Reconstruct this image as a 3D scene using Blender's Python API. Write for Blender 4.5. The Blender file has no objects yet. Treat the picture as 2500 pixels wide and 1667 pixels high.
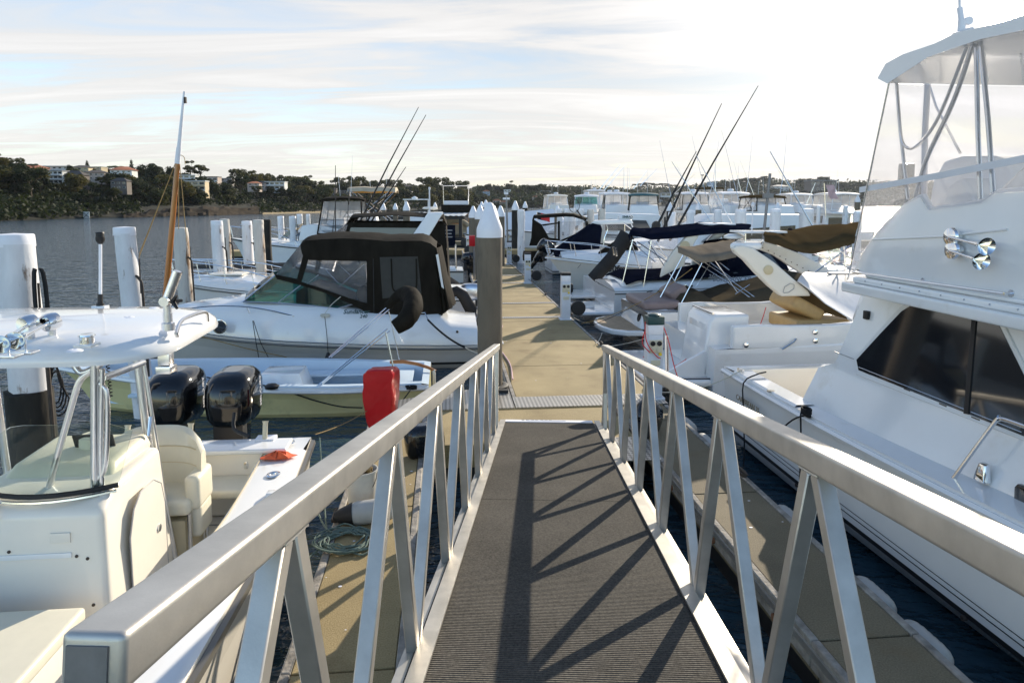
import bpy, bmesh, math, random
from mathutils import Vector, Matrix, noise
R=math.radians; PI=math.pi; sin=math.sin; cos=math.cos
sc=bpy.context.scene; COL=sc.collection
random.seed(7)
# ---------------------------------------------------------------- camera
EYE=Vector((0,0,3.5)); PITCH=R(6.0); FP=1667.0; PPY=672.0
cd=bpy.data.cameras.new('camera'); cam=bpy.data.objects.new('camera',cd); COL.objects.link(cam)
cam.location=EYE; cam.rotation_euler=(PI/2-PITCH,0,0)
cd.sensor_width=36; cd.lens=36*FP/2500; cd.shift_y=-(833.5-PPY)/2500; cd.clip_start=.05; cd.clip_end=6000
sc.camera=cam
# ---------------------------------------------------------------- sun, sky, exposure
SUN_EL=R(21.5); SUN_AZ=R(31.5)                       # azimuth clockwise from +Y
SD=Vector((sin(SUN_AZ)*cos(SUN_EL),cos(SUN_AZ)*cos(SUN_EL),sin(SUN_EL)))
sl=bpy.data.lights.new('sun','SUN'); so=bpy.data.objects.new('sun',sl); COL.objects.link(so)
sl.energy=5.0; sl.angle=R(.5); sl.color=(1,.895,.73)
so.rotation_euler=(-SD).to_track_quat('-Z','Y').to_euler()
sc.view_settings.view_transform='Standard'; sc.view_settings.look='None'; sc.view_settings.exposure=.44; sc.view_settings.gamma=1
w=bpy.data.worlds.new('World'); sc.world=w; w.use_nodes=True
N=w.node_tree.nodes; L=w.node_tree.links; N.clear()
def wn(t,**k):
    n=N.new(t)
    for a,b in k.items(): setattr(n,a,b)
    return n
sky=wn('ShaderNodeTexSky',sky_type='NISHITA',sun_disc=False); sky.sun_elevation=SUN_EL; sky.sun_rotation=SUN_AZ
sky.air_density=1.0; sky.dust_density=.35; sky.ozone_density=1.6
tc=wn('ShaderNodeTexCoord'); sx=wn('ShaderNodeSeparateXYZ'); L.new(tc.outputs['Generated'],sx.inputs[0])
def wm(op,a,b=None,c=None,clamp=False):
    n=wn('ShaderNodeMath',operation=op); n.use_clamp=clamp
    for i,v in enumerate((a,b,c)):
        if v is None: continue
        if isinstance(v,(int,float)): n.inputs[i].default_value=v
        else: L.new(v,n.inputs[i])
    return n.outputs[0]
zz=wm('ADD',wm('MAXIMUM',sx.outputs[2],0.0),.09)           # project the view direction on a cloud layer
cx=wm('DIVIDE',sx.outputs[0],zz); cy=wm('DIVIDE',sx.outputs[1],zz)
cv=wn('ShaderNodeCombineXYZ'); L.new(cx,cv.inputs[0]); L.new(cy,cv.inputs[1])
mp=wn('ShaderNodeMapping'); mp.inputs['Rotation'].default_value=(0,0,R(-32)); mp.inputs['Scale'].default_value=(.30,1.05,1); mp.inputs['Location'].default_value=(2.3,.7,0)
L.new(cv.outputs[0],mp.inputs[0])
n1=wn('ShaderNodeTexNoise'); n1.inputs['Scale'].default_value=1.5; n1.inputs['Detail'].default_value=9; n1.inputs['Roughness'].default_value=.62; n1.inputs['Distortion'].default_value=.9
L.new(mp.outputs[0],n1.inputs[0])
n2=wn('ShaderNodeTexNoise'); n2.inputs['Scale'].default_value=.35; n2.inputs['Detail'].default_value=4; L.new(cv.outputs[0],n2.inputs[0])
dotn=wn('ShaderNodeVectorMath',operation='DOT_PRODUCT'); L.new(tc.outputs['Generated'],dotn.inputs[0]); dotn.inputs[1].default_value=SD
dot=wm('MAXIMUM',dotn.outputs['Value'],0)
cov=wm('MULTIPLY_ADD',n1.outputs[0],3.6,-1.28); cov=wm('ADD',cov,wm('MULTIPLY_ADD',n2.outputs[0],1.3,-.55))
cov=wm('ADD',cov,wm('DIVIDE',.05,zz)); cov=wm('ADD',cov,wm('MULTIPLY',wm('POWER',dot,6),.22),clamp=True)
cov=wm('MULTIPLY',wm('SUBTRACT',cov,wm('ADD',wm('MULTIPLY_ADD',sx.outputs[1],-1.6,.25,True),wm('MULTIPLY_ADD',sx.outputs[2],1.3,-.35,True)),clamp=True),.93)
# forward scattering makes the thin cloud brighter round the sun
cl=wm('MULTIPLY_ADD',wm('POWER',dot,5),.45,4.75); cl=wm('MULTIPLY',cl,wm('MULTIPLY_ADD',n1.outputs[0],.9,.55)); cl=wm('MULTIPLY_ADD',wm('POWER',dot,30),6,cl)
cc=wn('ShaderNodeCombineXYZ'); L.new(cl,cc.inputs[0]); L.new(wm('MULTIPLY',cl,.972),cc.inputs[1]); L.new(wm('MULTIPLY',cl,.945),cc.inputs[2])
mx=wn('ShaderNodeMix',data_type='RGBA'); L.new(cov,mx.inputs[0]); hz=wn('ShaderNodeVectorMath',operation='SCALE'); L.new(sky.outputs[0],hz.inputs[0]); L.new(wm('SUBTRACT',1.6,wm('MULTIPLY',wm('POWER',dot,2),1.2)),hz.inputs['Scale']); L.new(hz.outputs[0],mx.inputs[6]); L.new(cc.outputs[0],mx.inputs[7])
bg=wn('ShaderNodeBackground'); bg.inputs[1].default_value=.13; L.new(mx.outputs[2],bg.inputs[0])
wo=wn('ShaderNodeOutputWorld'); L.new(bg.outputs[0],wo.inputs[0])
# ---------------------------------------------------------------- where things are: dock frame (u along the dock, v to its right)
TH=R(-5.5); UD=Vector((sin(TH),cos(TH),0)); VD=Vector((cos(TH),-sin(TH),0))
def D(u,v,z=0): return UD*u+VD*v+Vector((0,0,z))
_F=Vector((0,cos(PITCH),-sin(PITCH))); _U=Vector((0,sin(PITCH),cos(PITCH)))
def ray(px,py): return _F*FP+Vector((1,0,0))*(px-1250)+_U*(PPY-py)
def pz(px,py,z=0):
    r=ray(px,py); return EYE+r*((z-EYE.z)/r.z)
def pY(px,py,Y):
    r=ray(px,py); return EYE+r*(Y/r.y)
def pu(px,py,u):
    r=ray(px,py); return EYE+r*(u/r.dot(UD))
def pv(px,py,v):
    r=ray(px,py); return EYE+r*(v/r.dot(VD))
# ---------------------------------------------------------------- materials
MATS={}
def mat(name,col,rough=.5,metal=0.,var=0.,vs=4.,bump=0.,bs=30.,coat=0.,spec=.5,trans=0.,emit=None,scale=(1,1,1),stain=None,st=(3.,.55,.7),ior=1.45):
    m=bpy.data.materials.new(name); m.use_nodes=True; MATS[name]=m
    nt=m.node_tree; b=nt.nodes['Principled BSDF']
    b.inputs['Base Color'].default_value=(*col,1); b.inputs['Roughness'].default_value=rough; b.inputs['Metallic'].default_value=metal
    b.inputs['Coat Weight'].default_value=coat; b.inputs['Coat Roughness'].default_value=.06; b.inputs['Specular IOR Level'].default_value=spec
    b.inputs['Transmission Weight'].default_value=trans; b.inputs['IOR'].default_value=ior
    if var or bump or stain:
        t=nt.nodes.new('ShaderNodeTexCoord'); mp=nt.nodes.new('ShaderNodeMapping'); mp.inputs['Scale'].default_value=scale
        nt.links.new(t.outputs['Object'],mp.inputs[0])
    src=None
    if var:
        n=nt.nodes.new('ShaderNodeTexNoise'); n.inputs['Scale'].default_value=vs; n.inputs['Detail'].default_value=6; n.inputs['Roughness'].default_value=.6
        nt.links.new(mp.outputs[0],n.inputs[0])
        r=nt.nodes.new('ShaderNodeMapRange'); r.inputs[1].default_value=.3; r.inputs[2].default_value=.7; r.inputs[3].default_value=1-var; r.inputs[4].default_value=1+var*.6
        nt.links.new(n.outputs[0],r.inputs[0])
        h=nt.nodes.new('ShaderNodeHueSaturation'); h.inputs['Color'].default_value=(*col,1); nt.links.new(r.outputs[0],h.inputs['Value'])
        src=h.outputs[0]
    if stain:
        n=nt.nodes.new('ShaderNodeTexNoise'); n.inputs['Scale'].default_value=st[0]; n.inputs['Detail'].default_value=8; n.inputs['Roughness'].default_value=.68
        nt.links.new(mp.outputs[0],n.inputs[0])
        r=nt.nodes.new('ShaderNodeMapRange'); r.inputs[1].default_value=st[1]; r.inputs[2].default_value=st[2]
        nt.links.new(n.outputs[0],r.inputs[0])
        x=nt.nodes.new('ShaderNodeMix'); x.data_type='RGBA'; x.inputs[6].default_value=(*col,1); x.inputs[7].default_value=(*stain,1)
        if src: nt.links.new(src,x.inputs[6])
        nt.links.new(r.outputs[0],x.inputs[0]); src=x.outputs[2]
    if src: nt.links.new(src,b.inputs['Base Color'])
    if bump:
        n=nt.nodes.new('ShaderNodeTexNoise'); n.inputs['Scale'].default_value=bs; n.inputs['Detail'].default_value=5
        nt.links.new(mp.outputs[0],n.inputs[0])
        q=nt.nodes.new('ShaderNodeBump'); q.inputs['Strength'].default_value=bump; q.inputs['Distance'].default_value=.02
        nt.links.new(n.outputs[0],q.inputs['Height']); nt.links.new(q.outputs[0],b.inputs['Normal'])
    if emit: b.inputs['Emission Color'].default_value=(*emit[0],1); b.inputs['Emission Strength'].default_value=emit[1]
    return m
def clear(name,col,haze,rough=.1,gl=.12,wrinkle=0):
    """see-through vinyl or glass sheet: mostly transparent, a little milky, a little glossy"""
    m=bpy.data.materials.new(name); m.use_nodes=True; MATS[name]=m; nt=m.node_tree; nt.nodes.clear(); n=nt.nodes.new; l=nt.links.new
    o=n('ShaderNodeOutputMaterial'); tr=n('ShaderNodeBsdfTransparent'); tr.inputs[0].default_value=(*col,1)
    df=n('ShaderNodeBsdfDiffuse'); df.inputs[0].default_value=(.8,.8,.8,1); tl=n('ShaderNodeBsdfTranslucent'); tl.inputs[0].default_value=(.8,.8,.8,1)
    g=n('ShaderNodeBsdfGlossy'); g.inputs['Roughness'].default_value=rough
    a=n('ShaderNodeMixShader'); a.inputs[0].default_value=.5; l(df.outputs[0],a.inputs[1]); l(tl.outputs[0],a.inputs[2])
    b=n('ShaderNodeMixShader'); b.inputs[0].default_value=haze; l(tr.outputs[0],b.inputs[1]); l(a.outputs[0],b.inputs[2])
    fr=n('ShaderNodeLayerWeight'); fr.inputs[0].default_value=gl
    c=n('ShaderNodeMixShader'); l(fr.outputs['Fresnel'],c.inputs[0]); l(b.outputs[0],c.inputs[1]); l(g.outputs[0],c.inputs[2]); l(c.outputs[0],o.inputs[0])
    if wrinkle:
        t=n('ShaderNodeTexCoord'); z=n('ShaderNodeTexNoise'); z.inputs['Scale'].default_value=2.2; z.inputs['Detail'].default_value=2; l(t.outputs['Object'],z.inputs[0])
        q=n('ShaderNodeBump'); q.inputs['Strength'].default_value=wrinkle; q.inputs['Distance'].default_value=.1; l(z.outputs[0],q.inputs['Height']); l(q.outputs[0],g.inputs['Normal'])
    return m
mat('gelcoat',(.80,.80,.79),.14,var=.05,vs=1.2,coat=.6,stain=(.62,.58,.5),st=(1.7,.60,.85))
mat('white_far',(.78,.78,.77),.35,var=.06,vs=1.)
mat('cream_gel',(.82,.765,.665),.25,var=.05,vs=1.5,coat=.3)
mat('cream_dark',(.62,.52,.33),.4,var=.08,vs=3)
mat('greyhull',(.40,.385,.35),.25,var=.05,vs=1.,coat=.3)
mat('yellow_hull',(.70,.63,.32),.3,var=.08,vs=1.5,coat=.2,stain=(.38,.36,.2),st=(2.5,.55,.8))
mat('teal_in',(.60,.71,.80),.4,var=.05,vs=2)
mat('black_gloss',(.005,.006,.008),.10,coat=.5,spec=.4)
mat('black',(.012,.012,.013),.5,var=.2)
mat('hull_beige',(.58,.545,.49),.2,var=.05,vs=1.,coat=.4)
mat('antifoul',(.015,.018,.03),.6,var=.3,stain=(.05,.06,.03),st=(3,.5,.7))
mat('canvas_black',(.019,.016,.012),.8,var=.35,vs=5,bump=.8,bs=7,scale=(1,1,.4),spec=.06)
mat('canvas_navy',(.007,.009,.019),.62,var=.3,vs=4,bump=.5,bs=8,spec=0)
mat('canvas_brown',(.075,.052,.026),.8,var=.2,vs=4,bump=.6,bs=6,scale=(1,.3,1),spec=0)
mat('canvas_taupe',(.075,.062,.043),.8,var=.2,vs=3,bump=.8,bs=5,spec=0)
mat('canvas_grey',(.045,.044,.044),.8,var=.2,vs=3,bump=.7,bs=7,spec=0)
mat('canvas_fawn',(.20,.165,.125),.8,var=.2,vs=3,bump=.7,bs=6,scale=(1,.3,1),spec=0)
mat('canvas_teal',(.01,.10,.13),.6,var=.2,vs=3)
mat('canvas_tan',(.50,.40,.27),.8,var=.2,vs=3)
mat('canvas_orange',(.75,.35,.04),.8,var=.1)
mat('canvas_white',(.74,.74,.76),.7,var=.06,vs=3,bump=.3,bs=4)
mat('mesh_panel',(.045,.043,.037),.8,var=.15,vs=8)
mat('upholstery',(.42,.28,.12),.5,var=.12,vs=6)
mat('vinyl_cream',(.74,.69,.55),.42,var=.06,vs=5)
mat('vinyl_mauve',(.25,.19,.18),.5,var=.1)
mat('steel',(.72,.72,.72),.16,metal=1.)
mat('alu_tube',(.74,.75,.78),.28,metal=1.,var=.08,vs=6)
mat('alu',(.55,.52,.47),.45,metal=.8,var=.22,vs=5,bump=.03,bs=220,stain=(.36,.30,.20),st=(2.2,.66,.80))
mat('alu_dark',(.20,.20,.21),.45,metal=.7,var=.2,vs=20)
mat('teak',(.40,.28,.17),.6,var=.2,vs=8)
mat('varnish',(.38,.135,.02),.3,var=.25,vs=9,coat=.5,scale=(1,1,.15))
mat('timber',(.34,.31,.27),.85,var=.45,vs=6,bump=.6,bs=30,scale=(1,1,1),stain=(.10,.09,.07),st=(5,.5,.8))
mat('pile_white',(.72,.72,.73),.6,var=.14,vs=5,bump=.5,bs=7,scale=(1,1,.35),stain=(.20,.13,.08),st=(6,.60,.70))
mat('pile_worn',(.62,.58,.52),.75,var=.2,vs=5,bump=.6,bs=7,scale=(1,1,.2),stain=(.22,.13,.07),st=(2.6,.50,.56))
mat('pile_black',(.02,.018,.014),.8,var=.4,vs=6,bump=.7,bs=10,scale=(1,1,.3),stain=(.12,.09,.05),st=(6,.58,.75))
mat('pile_conc',(.17,.138,.098),.7,var=.25,vs=3,bump=.35,bs=120,scale=(1,1,.22),stain=(.05,.045,.035),st=(3.5,.50,.72))
mat('cap_white',(.80,.80,.83),.45,var=.05,vs=6)
mat('rust',(.22,.10,.05),.85,var=.3,vs=20)
mat('iron',(.06,.045,.035),.7,var=.3,vs=20)
mat('rubber',(.015,.015,.016),.6,var=.2)
mat('rope_green',(.14,.19,.16),.9,var=.4,vs=60); mat('rope_black',(.012,.012,.013),.9); mat('rope_white',(.6,.58,.5),.9,var=.2,vs=50); mat('rope_tan',(.3,.2,.08),.9,var=.2,vs=50)
mat('red_cord',(.60,.015,.02),.45)
mat('red_pvc',(.50,.006,.014),.28,var=.1,vs=3,bump=.9,bs=4.5,spec=.3)
mat('orange_cloth',(.8,.13,.04),.7,var=.1)
mat('ped_blue',(.62,.66,.72),.45,var=.04)
mat('socket',(.60,.56,.42),.5); mat('yellow',(.75,.55,.05),.5)
mat('fender',(.45,.44,.41),.5,var=.15,vs=5,stain=(.3,.28,.24),st=(6,.55,.75))
mat('glass_dark',(.012,.014,.018),.05,spec=.8,coat=.6)
mat('glass_grey',(.06,.07,.08),.08,spec=.8)
mat('gunmetal',(.10,.095,.085),.3,coat=.3)
mat('chrome',(.8,.8,.8),.07,metal=1.)
mat('letters_dark',(.02,.06,.06),.4); mat('letters_grey',(.30,.30,.31),.4); mat('letters_silver',(.6,.6,.62),.3); mat('letters_gold',(.22,.18,.12),.4)
mat('faded_flag',(.60,.40,.40),.8,var=.2,vs=3)
mat('red_stripe',(.5,.01,.02),.4)
mat('bucket',(.55,.53,.47),.55,var=.12,vs=6,stain=(.3,.27,.2),st=(4,.55,.8))
clear('clear_vinyl',(.93,.93,.94),.10,.12,.14,.5)
clear('clear_bright',(.97,.97,.98),.11,.2,.10,.6)
clear('clear_far',(.94,.94,.95),.30,.3,.05)
clear('clear_smoke',(.62,.60,.58),.05,.1,.25,.6)
clear('glass_far_teal',(.35,.62,.58),.10,.1,.2)
clear('glass_teal',(.25,.62,.58),.04,.03,.4)
clear('glass_clear',(.90,.94,.92),.015,.03,.06)
# ---------------------------------------------------------------- mesh helpers
class MB:
    def __init__(s): s.v=[]; s.f=[]; s.m=[]
    def add(s,vs,fs,mi=0):
        o=len(s.v); s.v+=[Vector(p) for p in vs]; s.f+=[tuple(i+o for i in f) for f in fs]; s.m+=[mi]*len(fs); return s
    def box(s,c,sz,rz=0,mi=0,M=None):
        x,y,z=[q/2 for q in sz]; vs=[Vector((a*x,b*y,c_*z)) for a in(-1,1) for b in(-1,1) for c_ in(-1,1)]
        Mm=(M or Matrix.Rotation(rz,3,'Z')); vs=[Mm@q+Vector(c) for q in vs]
        return s.add(vs,[(0,1,3,2),(4,6,7,5),(0,4,5,1),(2,3,7,6),(0,2,6,4),(1,5,7,3)],mi)
    def bar(s,a,b,wd,ht,up=(0,0,1),mi=0,off=0):
        """rectangular bar from a to b; wd across, ht along up"""
        a=Vector(a); b=Vector(b); d=(b-a).normalized(); r=d.cross(Vector(up)).normalized(); u=r.cross(d)
        vs=[p+r*(i*wd/2)+u*(j*ht/2) for p in(a,b) for i,j in((-1,-1),(1,-1),(1,1),(-1,1))]
        return s.add(vs,[(0,1,2,3),(7,6,5,4),(0,4,5,1),(1,5,6,2),(2,6,7,3),(3,7,4,0)],mi)
    def tube(s,pts,r,n=8,mi=0,cap=True,smooth=0):
        pts=[Vector(p) for p in pts]
        if smooth: pts=curve(pts,smooth)
        rs=r if isinstance(r,(list,tuple)) else [r]*len(pts)
        if len(rs)!=len(pts): rs=[rs[0]+(rs[-1]-rs[0])*i/(len(pts)-1) for i in range(len(pts))]
        t=[(pts[min(i+1,len(pts)-1)]-pts[max(i-1,0)]).normalized() for i in range(len(pts))]
        x=t[0].orthogonal().normalized(); vs=[]
        for i,p in enumerate(pts):
            x=(x-t[i]*x.dot(t[i])); x=x.normalized() if x.length>1e-6 else t[i].orthogonal().normalized(); y=t[i].cross(x)
            vs+=[p+(x*cos(2*PI*k/n)+y*sin(2*PI*k/n))*rs[i] for k in range(n)]
        fs=[(i*n+k,i*n+(k+1)%n,(i+1)*n+(k+1)%n,(i+1)*n+k) for i in range(len(pts)-1) for k in range(n)]
        if cap: fs+=[tuple(range(n-1,-1,-1)),tuple((len(pts)-1)*n+k for k in range(n))]
        return s.add(vs,fs,mi)
    def lathe(s,prof,c=(0,0,0),n=20,ax=None,mi=0,sx=1,sy=1):
        """profile [(r,z)] turned about z, or about axis ax"""
        M=Vector((0,0,1)).rotation_difference(Vector(ax).normalized()).to_matrix() if ax is not None else Matrix.Identity(3)
        vs=[M@Vector((r*cos(2*PI*k/n)*sx,r*sin(2*PI*k/n)*sy,z))+Vector(c) for r,z in prof for k in range(n)]
        fs=[(i*n+k,i*n+(k+1)%n,(i+1)*n+(k+1)%n,(i+1)*n+k) for i in range(len(prof)-1) for k in range(n)]
        fs+=[tuple(range(n-1,-1,-1)),tuple((len(prof)-1)*n+k for k in range(n))]
        return s.add(vs,fs,mi)
    def prism(s,A,B,mi=0):
        """closed solid between outline A and outline B (same count)"""
        n=len(A); return s.add(list(A)+list(B),[tuple(range(n-1,-1,-1)),tuple(range(n,2*n))]+[(i,(i+1)%n,n+(i+1)%n,n+i) for i in range(n)],mi)
    def plate(s,P,th,nrm=None,mi=0):
        P=[Vector(p) for p in P]
        if nrm is None:
            nrm=Vector((0,0,0))
            for i in range(len(P)): nrm+=(P[i]-P[0]).cross(P[(i+1)%len(P)]-P[0])
        nrm=Vector(nrm).normalized()*th/2
        return s.prism([p-nrm for p in P],[p+nrm for p in P],mi)
    def grid(s,rows,mi=0,th=0,closed=False):
        """surface through rows of points; th gives it thickness (second skin)"""
        nr=len(rows); nc=len(rows[0]); vs=[Vector(p) for r in rows for p in r]
        fs=[(i*nc+j,i*nc+(j+1)%nc,(i+1)*nc+(j+1)%nc,(i+1)*nc+j) for i in range(nr-1) for j in range(nc if closed else nc-1)]
        if th:
            nn=[Vector((0,0,0)) for _ in vs]
            for f in fs:
                q=(vs[f[1]]-vs[f[0]]).cross(vs[f[2]]-vs[f[1]])
                for k in f: nn[k]+=q
            o=len(vs); vs=vs+[p-n_.normalized()*th for p,n_ in zip(vs,nn)]
            b=[tuple(reversed([k+o for k in f])) for f in fs]
            e=[(j,j+1) for j in range(nc-1)]+[((nr-1)*nc+j+1,(nr-1)*nc+j) for j in range(nc-1)]+[((i+1)*nc,i*nc) for i in range(nr-1)]+[(i*nc+nc-1,(i+1)*nc+nc-1) for i in range(nr-1)]
            fs=fs+b+[(b_,a,a+o,b_+o) for a,b_ in e]
        return s.add(vs,fs,mi)
    def build(s,name,m,parent=None,bevel=0,seg=2,ang=38,world=None,sub=0,wn_=False):
        me=bpy.data.meshes.new(name); V=s.v
        root=parent
        while root is not None and root.parent is not None: root=root.parent
        if root is not None and world is not False and ROOTS.get(root.name) is not None:
            I=ROOTS[root.name]; V=[I@p for p in V]
        me.from_pydata([tuple(p) for p in V],[],s.f)
        ms=m if isinstance(m,(list,tuple)) else [m]
        for q in ms: me.materials.append(MATS[q])
        if len(ms)>1: me.polygons.foreach_set('material_index',s.m)
        bm=bmesh.new(); bm.from_mesh(me); bmesh.ops.recalc_face_normals(bm,faces=bm.faces)
        if bevel:
            es=[e for e in bm.edges if len(e.link_faces)==2 and e.calc_face_angle(0)>R(ang)]
            bmesh.ops.bevel(bm,geom=es,offset=bevel,segments=seg,affect='EDGES',clamp_overlap=True,profile=.6)
        for f in bm.faces: f.smooth=True
        for e in bm.edges:
            if len(e.link_faces)==2 and e.calc_face_angle(0)>R(ang): e.smooth=False
        bm.to_mesh(me); bm.free(); me.update()
        o=bpy.data.objects.new(name,me); COL.objects.link(o); o.parent=parent
        if sub:
            q=o.modifiers.new('s','SUBSURF'); q.levels=q.render_levels=sub
        return o
ROOTS={}
def curve(P,k=6):
    """Catmull-Rom through P"""
    P=[Vector(p) for p in P]; Q=[P[0]*2-P[1]]+P+[P[-1]*2-P[-2]]; out=[]
    for i in range(1,len(Q)-2):
        a,b,c,d=Q[i-1:i+3]
        for j in range(k):
            t=j/k; out.append(.5*((2*b)+(c-a)*t+(2*a-5*b+4*c-d)*t*t+(3*b-a-3*c+d)*t**3))
    return out+[P[-1]]
def hang(a,b,sag,k=10):
    a=Vector(a); b=Vector(b); return [a.lerp(b,i/k)-Vector((0,0,sag*4*(i/k)*(1-i/k))) for i in range(k+1)]
def tag(o,label=None,cat=None,group=None,kind=None):
    if label: o['label']=label
    if cat: o['category']=cat
    if group: o['group']=group
    if kind: o['kind']=kind
    return o
def thing(name,label,cat,loc=(0,0,0),rz=0,group=None,world=True):
    """Empty at the base of a thing. world=True: its parts are given in world coordinates"""
    o=bpy.data.objects.new(name,None); COL.objects.link(o); o.location=loc; o.rotation_euler=(0,0,rz)
    o.empty_display_size=.1
    ROOTS[o.name]=(Matrix.Translation(Vector(loc))@Matrix.Rotation(rz,4,'Z')).inverted() if world else None
    return tag(o,label,cat,group)
def one(mb,name,m,label,cat,group=None,**k):
    return tag(mb.build(name,m,None,**k),label,cat,group)
def dup(root,loc,rz=None,label=None,sc_=None,group=None):
    r=root.copy(); COL.objects.link(r); r.location=loc
    if rz is not None: r.rotation_euler=(0,0,rz)
    if sc_ is not None: r.scale=(sc_,)*3 if isinstance(sc_,(int,float)) else sc_
    if label: r['label']=label
    if group: r['group']=group
    def rec(a,b):
        for ch in list(a.children):
            c=ch.copy(); COL.objects.link(c); c.parent=b; rec(ch,c)
    rec(root,r); return r
def text(s,name,m,size,loc,xdir,updir,parent,ext=.002,shear=0,bold=0,align='LEFT'):
    cu=bpy.data.curves.new('t','FONT'); cu.body=s; cu.size=size; cu.extrude=ext; cu.shear=shear; cu.offset=bold; cu.align_x=align; cu.resolution_u=2
    t=bpy.data.objects.new('t',cu); COL.objects.link(t); bpy.context.view_layer.update()
    me=bpy.data.meshes.new_from_object(t); bpy.data.objects.remove(t)
    x=Vector(xdir).normalized(); u=Vector(updir); u=(u-x*u.dot(x)).normalized(); n=x.cross(u)
    M=Matrix((x,u,n)).transposed().to_4x4(); M.translation=Vector(loc)
    root=parent
    while root is not None and root.parent is not None: root=root.parent
    if root is not None and ROOTS.get(root.name) is not None: M=ROOTS[root.name]@M
    me.transform(M); me.materials.clear(); me.materials.append(MATS[m]); me.name=name
    o=bpy.data.objects.new(name,me); COL.objects.link(o); o.parent=parent; return o
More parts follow.
